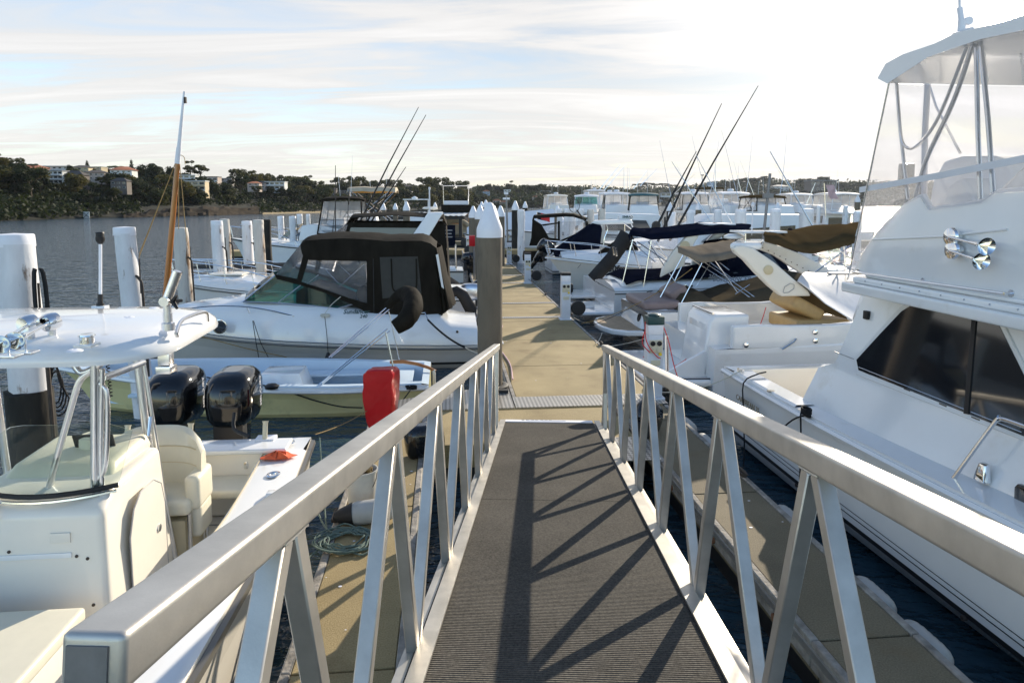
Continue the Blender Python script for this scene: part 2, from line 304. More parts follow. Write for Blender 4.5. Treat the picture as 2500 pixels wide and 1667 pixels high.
# ================================================================ setting: water, dock, gangway
def special():
    # water
    m=bpy.data.materials.new('water'); m.use_nodes=True; MATS['water']=m; nt=m.node_tree; n=nt.nodes.new; l=nt.links.new
    b=nt.nodes['Principled BSDF']; b.inputs['Base Color'].default_value=(.026,.055,.075,1); b.inputs['Roughness'].default_value=.07; b.inputs['IOR'].default_value=1.33
    t=n('ShaderNodeTexCoord'); hs=[]
    for sc_,rot,scl,dist in ((1.1,15,(.5,1.3,1),.24),(3.4,-12,(.6,1.2,1),.11),(11,35,(1,1,1),.018)):
        mp=n('ShaderNodeMapping'); mp.inputs['Rotation'].default_value=(0,0,R(rot)); mp.inputs['Scale'].default_value=scl; l(t.outputs['Object'],mp.inputs[0])
        z=n('ShaderNodeTexNoise'); z.inputs['Scale'].default_value=sc_; z.inputs['Detail'].default_value=3; z.inputs['Distortion'].default_value=.4; l(mp.outputs[0],z.inputs[0])
        q=n('ShaderNodeMath'); q.operation='MULTIPLY'; q.inputs[1].default_value=dist; l(z.outputs[0],q.inputs[0]); hs.append(q.outputs[0])
    a=n('ShaderNodeMath'); l(hs[0],a.inputs[0]); l(hs[1],a.inputs[1]); c=n('ShaderNodeMath'); l(a.outputs[0],c.inputs[0]); l(hs[2],c.inputs[1])
    q=n('ShaderNodeBump'); q.inputs['Strength'].default_value=1; q.inputs['Distance'].default_value=1.0; l(c.outputs[0],q.inputs['Height']); l(q.outputs[0],b.inputs['Normal'])
    # ribbed mat (object y runs along the gangway)
    m=bpy.data.materials.new('rib_mat'); m.use_nodes=True; MATS['rib_mat']=m; nt=m.node_tree; n=nt.nodes.new; l=nt.links.new
    b=nt.nodes['Principled BSDF']; b.inputs['Roughness'].default_value=.9; b.inputs['Specular IOR Level'].default_value=.2
    t=n('ShaderNodeTexCoord'); wv=n('ShaderNodeTexWave'); wv.bands_direction='Y'; wv.inputs['Scale'].default_value=20; wv.inputs['Distortion'].default_value=.12; wv.inputs['Detail'].default_value=2; l(t.outputs['Object'],wv.inputs[0])
    z=n('ShaderNodeTexNoise'); z.inputs['Scale'].default_value=90; z.inputs['Detail'].default_value=6; z.inputs['Roughness'].default_value=.8; l(t.outputs['Object'],z.inputs[0])
    z2=n('ShaderNodeTexNoise'); z2.inputs['Scale'].default_value=1.4; z2.inputs['Detail'].default_value=6; l(t.outputs['Object'],z2.inputs[0])
    cr=n('ShaderNodeValToRGB'); cr.color_ramp.elements[0].color=(.010,.0095,.0085,1); cr.color_ramp.elements[1].color=(.145,.132,.112,1)
    ad=n('ShaderNodeMath'); ad.operation='MULTIPLY_ADD'; l(z.outputs[0],ad.inputs[0]); ad.inputs[1].default_value=2.4; ad.inputs[2].default_value=-1.17
    ad2=n('ShaderNodeMath'); ad2.operation='MULTIPLY_ADD'; l(wv.outputs[1],ad2.inputs[0]); ad2.inputs[1].default_value=.42; l(ad.outputs[0],ad2.inputs[2])
    ad3=n('ShaderNodeMath'); ad3.operation='MULTIPLY_ADD'; l(z2.outputs[0],ad3.inputs[0]); ad3.inputs[1].default_value=.55; l(ad2.outputs[0],ad3.inputs[2])
    l(ad3.outputs[0],cr.inputs[0]); l(cr.outputs[0],b.inputs['Base Color'])
    q=n('ShaderNodeBump'); q.inputs['Strength'].default_value=.8; q.inputs['Distance'].default_value=.008; l(wv.outputs[1],q.inputs['Height']); l(q.outputs[0],b.inputs['Normal'])
    # exposed-aggregate concrete, sandy
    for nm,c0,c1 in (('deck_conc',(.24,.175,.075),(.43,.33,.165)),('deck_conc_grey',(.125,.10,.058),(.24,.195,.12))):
        m=bpy.data.materials.new(nm); m.use_nodes=True; MATS[nm]=m; nt=m.node_tree; n=nt.nodes.new; l=nt.links.new
        b=nt.nodes['Principled BSDF']; b.inputs['Roughness'].default_value=.85
        t=n('ShaderNodeTexCoord'); z=n('ShaderNodeTexNoise'); z.inputs['Scale'].default_value=.9; z.inputs['Detail'].default_value=7; z.inputs['Roughness'].default_value=.6; l(t.outputs['Object'],z.inputs[0])
        y=n('ShaderNodeTexNoise'); y.inputs['Scale'].default_value=90; y.inputs['Detail'].default_value=2; l(t.outputs['Object'],y.inputs[0])
        k=n('ShaderNodeMath'); k.operation='MULTIPLY_ADD'; l(y.outputs[0],k.inputs[0]); k.inputs[1].default_value=.9; k.inputs[2].default_value=-.45
        k2=n('ShaderNodeMath'); l(k.outputs[0],k2.inputs[0]); l(z.outputs[0],k2.inputs[1])
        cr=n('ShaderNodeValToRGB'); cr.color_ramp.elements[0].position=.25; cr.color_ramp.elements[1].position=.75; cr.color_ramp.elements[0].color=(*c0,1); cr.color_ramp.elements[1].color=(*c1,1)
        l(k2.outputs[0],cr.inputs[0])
        z3=n('ShaderNodeTexNoise'); z3.inputs['Scale'].default_value=2.3; z3.inputs['Detail'].default_value=5; l(t.outputs['Object'],z3.inputs[0])
        r=n('ShaderNodeMapRange'); r.inputs[1].default_value=.56; r.inputs[2].default_value=.75; r.inputs[4].default_value=.45; l(z3.outputs[0],r.inputs[0])
        x=n('ShaderNodeMix'); x.data_type='RGBA'; l(r.outputs[0],x.inputs[0]); l(cr.outputs[0],x.inputs[6]); x.inputs[7].default_value=(.16,.10,.04,1); l(x.outputs[2],b.inputs['Base Color'])
        q=n('ShaderNodeBump'); q.inputs['Strength'].default_value=.35; q.inputs['Distance'].default_value=.01; l(y.outputs[0],q.inputs['Height']); l(q.outputs[0],b.inputs['Normal'])
    # tread plate
    m=bpy.data.materials.new('tread'); m.use_nodes=True; MATS['tread']=m; nt=m.node_tree; n=nt.nodes.new; l=nt.links.new
    b=nt.nodes['Principled BSDF']; b.inputs['Metallic'].default_value=.7; b.inputs['Roughness'].default_value=.38
    t=n('ShaderNodeTexCoord'); mp=n('ShaderNodeMapping'); mp.inputs['Rotation'].default_value=(0,0,R(45)); l(t.outputs['Object'],mp.inputs[0])
    ch=n('ShaderNodeTexChecker'); ch.inputs['Scale'].default_value=24; ch.inputs['Color1'].default_value=(.62,.58,.52,1); ch.inputs['Color2'].default_value=(.26,.24,.21,1); l(mp.outputs[0],ch.inputs[0]); l(ch.outputs[0],b.inputs['Base Color'])
    q=n('ShaderNodeBump'); q.inputs['Strength'].default_value=.7; q.inputs['Distance'].default_value=.006; l(ch.outputs['Fac'],q.inputs['Height']); l(q.outputs[0],b.inputs['Normal'])
special()
mb=MB(); S=3000
mb.add([(-S,-60,0),(S,-60,0),(S,S,0),(-S,S,0)],[(0,1,2,3)])
tag(mb.build('water','water'),kind='structure')
ZD=.5
def slab(name,u0,u1,v0,v1,z=ZD,m='deck_conc',pitch=2.4,th=.30,edge=(1,1),u_off=0):
    """concrete pontoon in panels with joints, timber walers along the sides"""
    o=None; r=tag(bpy.data.objects.new(name,None),kind='structure')
    COL.objects.link(r); c=D(u0,v0,0); r.location=c; r.rotation_euler=(0,0,-TH)
    ROOTS[r.name]=(Matrix.Translation(c)@Matrix.Rotation(-TH,4,'Z')).inverted()
    mb=MB(); u=u0
    while u<u1-.01:
        e=min(u+pitch,u1); P=[D(u+.008,v0+.06,0),D(u+.008,v1-.06,0),D(e-.008,v1-.06,0),D(e-.008,v0+.06,0)]
        mb.prism([p+Vector((0,0,z-th)) for p in P],[p+Vector((0,0,z)) for p in P]); u=e
    mb.build('concrete_deck',m,r,bevel=.006,seg=1)
    f=MB(); P=[D(u0+.05,v0+.1,-.4),D(u0+.05,v1-.1,-.4),D(u1-.05,v1-.1,-.4),D(u1-.05,v0+.1,-.4)]
    f.prism(P,[p+Vector((0,0,z+.4-th-.01)) for p in P]); f.build('float','black',r)
    for k,vv in ((0,v0),(1,v1)):
        if not edge[k]: continue
        t=MB(); s_=1 if k==0 else -1; u=u0
        while u<u1-.01:
            e=min(u+3.6,u1)
            t.bar(D(u+.004,vv+s_*.025,z-.09),D(e-.004,vv+s_*.025,z-.09),.062,.20); u=e
        t.build('timber_waler','timber',r,bevel=.008,seg=1)
        g=MB(); g.bar(D(u0,vv-s_*.012,z-.06),D(u1,vv-s_*.012,z-.06),.02,.05); g.build('rub_strip','alu',r)
        b=MB(); u=u0+.5
        while u<u1: b.lathe([(.0,0),(.03,0),(.03,.02),(0,.02)],D(u,vv-s_*.008,z-.14),n=8,ax=VD*(-s_)); u+=1.2
        b.build('bolt_heads','rust',r)
    return r
dock=slab('walkway',9.95,44,1.0,3.27)
dL=slab('walkway',-3,9.7,-1.08,-.3,m='deck_conc')
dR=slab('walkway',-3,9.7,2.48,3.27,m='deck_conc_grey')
head=slab('walkway',9.72,9.93,-1.08,3.27,edge=(0,0))
# head of the dock between the fingers, tan concrete
slab('walkway',8.3,9.7,-.28,2.46,z=.497,edge=(0,0))
# cross pier far away
r=slab('walkway',44.2,46.2,-14,22,z=.5)
def plate_on(P,name='tread_plate',par=dock,m='tread',z=ZD):
    t=MB(); t.prism([Vector((p.x,p.y,z+.004)) for p in P],[Vector((p.x,p.y,z+.012)) for p in P]); return t.build(name,m,par)
plate_on([D(9.75,1.0),D(9.75,3.30),D(10.30,3.30),D(10.30,1.0)])
plate_on([D(9.75,.98),D(10.3,.98),D(11.0,.98),D(10.75,.2),D(10.2,-1.0),D(9.75,-1.0)])
t=MB(); P=[D(9.78,-1.0),D(9.78,.96),D(11.0,.96),D(10.75,.2),D(10.2,-1.0)]
t.prism([p+Vector((0,0,.22)) for p in P],[p+Vector((0,0,.498)) for p in P]); t.build('corner_gusset','deck_conc',dock)
for uu in (17.6,20.2,25.5,28.2,34,39): plate_on([D(uu,1.02),D(uu,3.25),D(uu+.24,3.25),D(uu+.24,1.02)])
plate_on([D(7.55,2.0),D(7.55,2.5),D(8.35,2.5),D(8.35,1.85)],par=dR)
# ---------------------------------------------------------------- gangway
GA=R(9.2); GAZ=R(2.3); GH=1.40                     # slope down, heading, eye height over the tread
gf=Vector((sin(GAZ)*cos(GA),cos(GAZ)*cos(GA),-sin(GA))); gr=Vector((cos(GAZ),-sin(GAZ),0)); gn=gr.cross(gf)
G0=EYE-gn*GH
gang=bpy.data.objects.new('gangway',None); COL.objects.link(gang); gang.location=G0
MG=Matrix((gr,gf,gn)).transposed().to_4x4(); MG.translation=G0; gang.rotation_euler=MG.to_3x3().to_euler()
ROOTS[gang.name]=None
tag(gang,'sloping aluminium gangway with zigzag truss handrails and ribbed mat, leading down to the dock','gangway')
GE=8.95; GS=-1.2
LL,LR=-.482,.770          # inner faces of handrails: lateral from camera line
m_=MB(); m_.box(((-.50+.70)/2,(GS+5.2)/2,0),(1.22,5.2-GS,.012)); m_.build('rib_mat','rib_mat',gang)
m_=MB(); m_.box(((-.50+.70)/2,(5.21+GE-.05)/2,0),(1.20,GE-.05-5.21,.012)); m_.build('rib_mat','rib_mat',gang)
m_=MB(); m_.box((.1,(GS+GE)/2,-.035),(1.30,GE-GS,.05)); m_.build('deck_plate','alu_dark',gang)
m_=MB(); m_.add([(-.50,GE-.05,.0),(.70,GE-.05,.0),(.70,GE+.42,-.075),(-.50,GE+.42,-.075),(-.50,GE-.05,-.02),(.70,GE-.05,-.02),(.70,GE+.42,-.09),(-.50,GE+.42,-.09)],[(0,1,2,3),(7,6,5,4),(0,3,7,4),(1,5,6,2),(2,6,7,3),(0,4,5,1)])
m_.build('landing_flap','cap_white',gang)
m_=MB(); m_.box((.1,GE-.02,.012),(1.18,.16,.01)); m_.box((.1,GE-.02,.02),(.5,.01,.006)); m_.build('landing_strip','cap_white',gang)
m_=MB()
for k in range(7): m_.box((-.2+.06*k+random.uniform(-.01,.01),GE+.02,.019),(.035,.05,.002))
m_.build('worn_print','letters_grey',gang)
for s_,x in ((-1,LL+.0),(1,LR)):
    xo=x+s_*.0375
    m_=MB(); m_.box((xo-s_*.0,(GS+GE)/2+ (0 if s_>0 else 0),-.05),(.075,GE-GS,.10)); m_.build('bottom_chord','alu',gang,bevel=.006)
    m_=MB(); m_.box((x-s_*.02,(GS+GE)/2,.02),(.07,GE-GS,.012)); m_.build('toe_angle','alu',gang)
    y0=.80 if s_<0 else -1.2; y1=8.45
    m_=MB(); m_.box((xo,(y0+y1)/2,.989),(.078,y1-y0,.070)); m_.build('handrail','alu',gang,bevel=.010,seg=3)
    if s_<0:
        m_=MB(); m_.box((xo-.005,y0-.0015,.985),(.05,.003,.05)); m_.build('end_plate','cap_white',gang,bevel=.001) if 0 else m_.build('end_plate','alu_dark',gang)
    ph=1.4 if s_<0 else 1.02
    sp=1.02; k=-3; tops=[]
    while True:
        t=ph+sp*k; k+=1
        if t<GS+.2: continue
        if t>y1-.08: break
        for b_ in (t-sp/2,t+sp/2):
            if b_<GS or b_>GE-.05 or t<-.3: continue
            if s_<0 and t<y0: continue
            e=.03 if b_>t else -.03
            q=MB(); q.bar((xo,t+e,.95),(xo,b_+(-.02 if b_>t else .02),.0),.050,.050,up=(1,0,0)); q.build('truss_bar','alu',gang,bevel=.004,seg=1)
    q=MB(); q.bar((xo,y1-.03,.95),(xo,y1+.0,.0),.05,.05,up=(1,0,0)); q.build('end_post','alu',gang,bevel=.004,seg=1)
# far-end feet of the gangway
for x in (-.5,.7):
    q=MB(); q.lathe([(0,-.03),(.09,-.03),(.09,.03),(0,.03)],(x,GE-.25,-.16),n=16,ax=(1,0,0)); q.build('roller','rubber',gang)
# ================================================================ far shore: hills, trees, houses
for nm,c in (('leaf_olive',(.060,.062,.020)),('leaf_dark',(.026,.034,.014)),('leaf_yellow',(.085,.072,.02)),('leaf_grey',(.10,.11,.08))):
    m=mat(nm,c,.7,var=.45,vs=.6,spec=.2)
    b=m.node_tree.nodes['Principled BSDF']; nt=m.node_tree
    tl=nt.nodes.new('ShaderNodeBsdfTranslucent'); tl.inputs[0].default_value=(c[0]*1.6,c[1]*1.7,c[2],1); ms=nt.nodes.new('ShaderNodeMixShader'); ms.inputs[0].default_value=.22
    nt.links.new(b.outputs[0],ms.inputs[1]); nt.links.new(tl.outputs[0],ms.inputs[2]); nt.links.new(ms.outputs[0],nt.nodes['Material Output'].inputs[0])
mat('bark',(.12,.09,.06),.9,var=.3); mat('hill_soil',(.014,.015,.009),.95,var=.4,vs=.1)
mat('rockface',(.052,.042,.032),.9,var=.4,vs=.5,bump=1,bs=1.5,spec=.05,scale=(1,1,2.5),stain=(.07,.055,.04),st=(.6,.5,.65)); mat('sand',(.40,.30,.16),.9,var=.2)
for nm,c in (('wall_white',(.62,.62,.60)),('wall_cream',(.58,.47,.30)),('wall_pink',(.46,.37,.31)),('wall_grey',(.28,.27,.26)),('wall_dark',(.13,.11,.095)),('wall_blue',(.25,.33,.42)),('roof_terra',(.36,.13,.06)),('roof_dark',(.07,.06,.055)),('roof_grey',(.25,.25,.25)),('roof_white',(.62,.62,.60))): mat(nm,c,.8,var=.1,vs=.6)
mat('pane',(.03,.04,.05),.1,spec=.8)
def ip(x,T):
    for (a,b),(c,d) in zip(T,T[1:]):
        if x<=c: return b+(d-b)*max(0,(x-a))/(c-a)
    return T[-1][1]
SEG=[ # shoreline depth Y(x) and ground skyline y(x) (tree tops stand above it)
 ([(-700,105),(0,136),(510,200),(780,262),(1160,330)],[(-700,415),(0,424),(90,428),(180,426),(300,428),(400,428),(520,440),(620,445),(760,452),(880,458),(1000,462),(1100,464),(1160,500)],'hill'),
 ([(1080,560),(1300,540),(1560,620)],[(1080,474),(1200,463),(1380,463),(1500,466),(1560,476)],'hill'),
 ([(1480,1000),(1800,950),(2100,900),(3300,900)],[(1480,474),(1560,462),(1650,464),(1760,449),(1880,445),(2000,448),(2100,450),(3300,454)],'hill')]
def ground(si,x,f):
    """point on slope of segment si at column x, f=0 shore .. 1 ridge"""
    Ys,Tg,_=SEG[si]; Y=ip(x,Ys); a=pY(x,497,Y); Yr=Y*(1.42 if si==0 else 1.3); yr=ip(x,Tg); rdg=pY(x,yr,Yr)
    g=f**.75; Yc=Y+(Yr-Y)*f
    p=pY(x,497,Yc); p.z=.25+(rdg.z-.25)*g; return p
for si in range(3):
    x0=SEG[si][0][0][0]; x1=SEG[si][0][-1][0]; rows=[]
    xs=[x0+(x1-x0)*i/70 for i in range(71)]
    for f in (-.02,0,.15,.35,.6,.8,1.0):
        rows.append([ (ground(si,x,max(f,0))+Vector((0,0,-.8 if f<0 else random.uniform(-.3,.3)))) for x in xs])
    b=[p.copy() for p in rows[-1]]; 
    for p in b: p.y+=120; p.z-=1
    rows.append(b)
    mb=MB(); mb.grid(rows); tag(mb.build('hills','hill_soil'),kind='structure')
def leafcloud(mb,lobes,n,s,flat=.6):
    for i in range(n):
        c,r=random.choices(lobes,weights=[q[1].x*q[1].y for q in lobes])[0]
        while True:
            d=Vector((random.uniform(-1,1),random.uniform(-1,1),random.uniform(-1,1)))
            if .2<d.length<1: break
        d=d.normalized()*(.45+.55*random.random()**.6)
        p=c+Vector((d.x*r.x,d.y*r.y,d.z*r.z)); nr=(d+Vector((random.gauss(0,.6),random.gauss(0,.6),random.gauss(0,.6)+.3))).normalized()
        a=nr.orthogonal().normalized(); a.rotate(Matrix.Rotation(random.random()*6.3,3,nr)); b=nr.cross(a); q=s*random.uniform(.5,1.25)
        mb.add([p-a*q,p-b*q*flat,p+a*q,p+b*q*flat],[(0,1,2,3)])
def proto(kind):
    rd=random.Random(kind*11+3); V=Vector; trunk=MB(); cr=MB(); lobes=[]
    if kind==0:   # spreading eucalypt, height 1
        trunk.tube([(0,0,0),(.02,0,.3),(.0,.02,.55)],[.035,.026,.016],6)
        for i in range(9):
            a=i*2.4; r=.10+.24*rd.random(); h=.55+.38*rd.random(); p=V((r*cos(a),r*sin(a),h)); trunk.tube([(0.01,0,.28+.2*rd.random()),p*.6+V((0,0,.2)),p],[.014,.010,.004],5)
            lobes.append((p,V((.15+.06*rd.random(),.15,.085+.03*rd.random()))))
        leafcloud(cr,lobes,1500,.040)
    elif kind==1: # dense round crown
        trunk.tube([(0,0,0),(0,.01,.4)],[.05,.03],6)
        for i in range(11):
            a=i*2.4; r=.30*rd.random(); h=.30+.5*rd.random(); lobes.append((V((r*cos(a),r*sin(a),h)),V((.20,.20,.16))))
        leafcloud(cr,lobes,1700,.046)
    elif kind==2: # conifer spire
        trunk.tube([(0,0,0),(0,0,1)],[.03,.004],6)
        for i in range(12):
            h=.14+.07*i; rr=.20*(1-h)+.025; lobes.append((V((0,0,h)),V((rr,rr,.05))))
        leafcloud(cr,lobes,1300,.034)
    elif kind==3: # layered flat-topped
        trunk.tube([(0,0,0),(.03,0,.6),(.02,0,.8)],[.03,.022,.010],6)
        for i in range(9):
            a=i*2.4; r=.12+.30*rd.random(); h=.72+.18*rd.random()-.3*r; p=V((r*cos(a),r*sin(a),h)); trunk.tube([(.03,0,.45),p*.7+V((0,0,.2)),p],[.014,.009,.004],5); lobes.append((p,V((.17,.17,.06))))
        leafcloud(cr,lobes,1400,.036)
    elif kind==4: # tall open gum
        trunk.tube([(0,0,0),(.03,.01,.45),(0,.02,.75)],[.03,.022,.008],6)
        for i in range(10):
            a=i*2.4; r=.06+.20*rd.random(); h=.40+.55*rd.random(); p=V((r*cos(a),r*sin(a),h)); trunk.tube([(.02,0,.4),p],[.012,.003],5); lobes.append((p,V((.11,.11,.07))))
        leafcloud(cr,lobes,1100,.034)
    else:         # palm
        trunk.tube([(0,0,0),(.02,0,.8)],[.025,.018],6)
        for i in range(16):
            a=i*2.4; e=.3+.9*rd.random()
            pts=[V((.02+cos(a)*t*.33,sin(a)*t*.33,.8+t*.28*e-.45*t*t)) for t in (0,.35,.7,1)]
            for p,q in zip(pts,pts[1:]):
                s_=V((-sin(a),cos(a),-.4))*.035; cr.add([p-s_,q-s_,q,p],[(0,1,2,3)]); s2=V((sin(a),-cos(a),-.4))*.035; cr.add([p-s2,q-s2,q,p],[(0,1,2,3)])
    return trunk,cr
MESHT={}
def tree(kind,leaf,x,ytop,Y,hpx,label,group,wide=1.0,base=None):
    key=(kind,leaf)
    top=pY(x,ytop,Y); h=hpx*Y/FP
    e=bpy.data.objects.new('tree',None); COL.objects.link(e); e.location=(top.x,top.y,top.z-h); e.rotation_euler=(0,0,random.random()*6.3); e.scale=(h*wide,h*wide,h)
    tag(e,label,'tree',group)
    if key not in MESHT:
        t,c=proto(kind); a=t.build('trunk','bark',e); b=c.build('crown',leaf,e); MESHT[key]=(a.data,b.data)
    else:
        for n_,me in zip(('trunk','crown'),MESHT[key]):
            o=bpy.data.objects.new(n_,me); COL.objects.link(o); o.parent=e
    return e
random.seed(21)
GA_='skyline trees on the near hillside'; GB_='trees along the middle distance shore'; GC_='trees on the far right ridge'
LK=['spreading gum tree with clumped crown on the hillside skyline','dense round dark tree on the hillside skyline','dark conifer spire on the hillside skyline','flat topped layered tree on the hillside skyline','tall open crowned gum tree on the hillside skyline']
# kind, leaf, x, ytop, height px, wide, own label
TR=[(4,'leaf_olive',-25,372,80,1.3,None),(0,'leaf_olive',18,384,60,1.3,'spreading gum tree above the cream block at the far left of the hill'),(1,'leaf_yellow',50,397,22,1.,'small yellow green tree behind the terracotta roof'),(3,'leaf_grey',80,397,24,1.2,None),(1,'leaf_dark',170,400,30,.8,'round dark tree between the white terraces and the dark hip roof'),(2,'leaf_dark',212,391,26,1.6,'short dark conifer poking above the dark roofed houses'),(1,'leaf_yellow',262,408,30,.9,'yellowish tree just left of the white apartment block'),(3,'leaf_grey',280,401,30,1.3,None),
(2,'leaf_dark',320,387,70,.9,'tall dark conifer spire right of the white apartment block'),(1,'leaf_dark',345,397,75,1.0,'large dark round tree beside the conifer spire'),(1,'leaf_dark',372,404,80,.9,'dark round tree left of the timber mast'),(5,'leaf_dark',371,394,36,1.,'palm rising out of the dark trees left of the timber mast'),(1,'leaf_dark',418,402,50,.9,'round dark tree directly behind the timber mast'),(4,'leaf_olive',462,392,48,1.2,'bare branched gum tree standing alone right of the timber mast'),(0,'leaf_olive',488,402,42,1.1,None),
(1,'leaf_dark',545,455,40,1.2,None),(2,'leaf_dark',565,417,70,1.2,'broad dark conifer right of the hillside terraces'),(0,'leaf_olive',582,412,60,1.2,None),(4,'leaf_olive',610,416,56,1.3,None),(0,'leaf_olive',640,423,40,1.3,None),(0,'leaf_olive',668,427,52,1.2,None),(1,'leaf_olive',700,424,66,1.1,None),(0,'leaf_olive',722,430,60,1.2,None),(4,'leaf_olive',752,428,44,1.2,None),(2,'leaf_dark',755,433,30,.7,'thin dark cypress beside a grey house on the middle of the hill'),(2,'leaf_dark',770,440,26,.8,None),
(0,'leaf_olive',826,433,36,1.2,None),(1,'leaf_olive',845,437,44,1.1,None),(0,'leaf_olive',870,430,54,1.1,None),(1,'leaf_dark',890,440,44,1.,None),(0,'leaf_olive',920,440,44,1.3,None),(0,'leaf_olive',958,438,46,1.2,None),(0,'leaf_olive',985,447,36,1.2,None),(1,'leaf_dark',1012,455,34,1.,None),(0,'leaf_olive',1040,433,56,1.2,'spreading gum crown behind the orange bimini boat'),(0,'leaf_olive',1065,432,60,1.2,None),(1,'leaf_dark',1090,446,46,1.1,None),(0,'leaf_olive',1122,441,54,1.2,'last tall gum on the point of the near hillside'),(1,'leaf_yellow',1140,458,40,1.,None),(1,'leaf_dark',1160,474,28,1.1,None)]
for k,lf,x,yt,h,wd,lb in TR:
    Y=ip(x,SEG[0][0])*1.34; tree(k,lf,x,yt,Y,h,lb or LK[min(k,4)],GA_,wd)
for i in range(80):
    x=random.uniform(-60,1150); f=random.uniform(.1,.75)
    if 20<x<330 and f>.5: f=.3
    g=ground(0,x,f); ptop=497-(g.z+random.uniform(5,8)-3.5)*FP/g.y; hh=(g.z+7.0-g.z)*FP/g.y
    tree(random.choice((0,1,1,4)),random.choice(('leaf_olive','leaf_dark','leaf_dark','leaf_yellow')),x,ptop,g.y,hh+10,'bushy tree on the dark wooded slope below the skyline','trees on the wooded slope',1.1)
for i,(x,yt) in enumerate([(1180,452),(1192,450),(1215,454),(1245,444),(1232,458),(1262,459),(1278,456),(1290,455),(1308,451),(1322,452),(1340,455),(1352,458),(1372,461),(1388,463),(1405,465),(1425,464),(1255,470),(1300,482),(1225,480),(1275,475),(1335,480),(1195,478),(1370,478),(1310,470),(1170,470),(1420,474),(1440,468),(1465,470),(1490,470),(1212,492),(1260,490),(1296,492),(1350,490),(1175,492)]):
    tree(4 if i==3 else random.choice((0,1,1)),'leaf_dark' if i%3 else 'leaf_olive',x,yt-3,ip(x,SEG[1][0])*1.15,random.uniform(22,34),'tall tree rising above the middle distance shore' if i==3 else 'rounded tree on the hazy middle distance shore',GB_,1.4)
for i,(x,yt) in enumerate([(1563,449),(1580,447),(1600,450),(1618,449),(1636,452),(1650,466),(1668,468),(1690,466),(1760,445),(1775,446),(1792,441),(1808,440),(1824,438),(1838,440),(1852,438),(1866,434),(1878,438),(1892,448),(1910,446),(1950,444),(1962,440),(1980,438),(1996,437),(2046,448),(2060,445),(2078,450),(2092,447),(2110,449),(2130,449),(2150,452),(2175,450),(2200,450),(1800,455),(1840,454),(1930,458),(1710,470),(1735,468),(2240,450),(2290,449),(2340,450)]):
    tree(3 if i<5 else random.choice((0,1)),'leaf_dark' if i%2 else 'leaf_olive',x,yt-4,ip(x,SEG[2][0])*1.15,random.uniform(20,26),'flat topped tree of the clump on the far right shore' if i<5 else 'rounded tree on the far right ridge',GC_,1.5)
# undergrowth: nobody could count it
mb=MB(); random.seed(5)
for si,n,s_ in ((0,5200,.62),(1,1600,1.9),(2,2000,2.8)):
    x0=SEG[si][0][0][0] if si else -200; x1=SEG[si][0][-1][0] if si<2 else 2500
    for i in range(n):
        x=random.uniform(x0,x1); f=random.random(); 
        if si==0 and 340<x<620 and f<.12: continue
        g=ground(si,x,f); rr=s_*random.uniform(.9,2.2)
        leafcloud(mb,[(g+Vector((0,0,rr*.6)),Vector((rr*1.5,rr*1.2,rr)))],12,s_*.85)
tag(mb.build('undergrowth','leaf_dark'),'dark bushland undergrowth covering the slopes behind the water','undergrowth',kind='stuff')
# sandstone ledge, beach
mb=MB(); random.seed(9)
xs=[300+i*6.5 for i in range(52)]; rows=[]
for k,(dy,z) in enumerate(((-1.2,-.4),(-1.0,.3),(-.2,1.2),(.3,1.3),(.5,2.3),(2.5,2.6),(6,2.2))):
    rows.append([ (lambda p:(setattr(p,'z',z*(.55+.55*noise.noise(Vector((x*.05,z*2,0)))+.35)*(0.3+.7*min(1,(x-295)/160)) if z>0 else z) or p))(pY(x,497,ip(x,SEG[0][0])-2.0+dy+1.4*noise.noise(Vector((x*.09,z*3,3))))) for x in xs])
mb.grid(rows); tag(mb.build('rocky_shore','rockface',ang=20),kind='structure')
mb=MB(); rows=[]
for dy,z in ((-4,-.1),(0,.3),(5,.9)): rows.append([(lambda p:(setattr(p,'z',z) or p))(pY(x,497,ip(x,SEG[0][0])+dy-1)) for x in range(640,830,10)])
mb.grid(rows); tag(mb.build('beach','sand'),kind='structure')
q=MB(); c=pY(211,525,ip(211,SEG[0][0])-1); q.box(c,(1.5,.06,1.5)); s_=one(q,'sign_board','wall_white','small white square board standing at the dark waterline of the hill','sign')
q=MB(); q.bar(c+Vector((-.6,-.06,-.6)),c+Vector((.6,-.06,.6)),.02,.2); q.bar(c+Vector((-.6,-.09,.6)),c+Vector((.6,-.09,-.6)),.02,.2); q.build('cross_mark','roof_grey',s_)
q=MB(); q.tube([c+Vector((0,.1,-3)),c+Vector((0,.1,0))],.08,6); q.build('post','bark',s_)
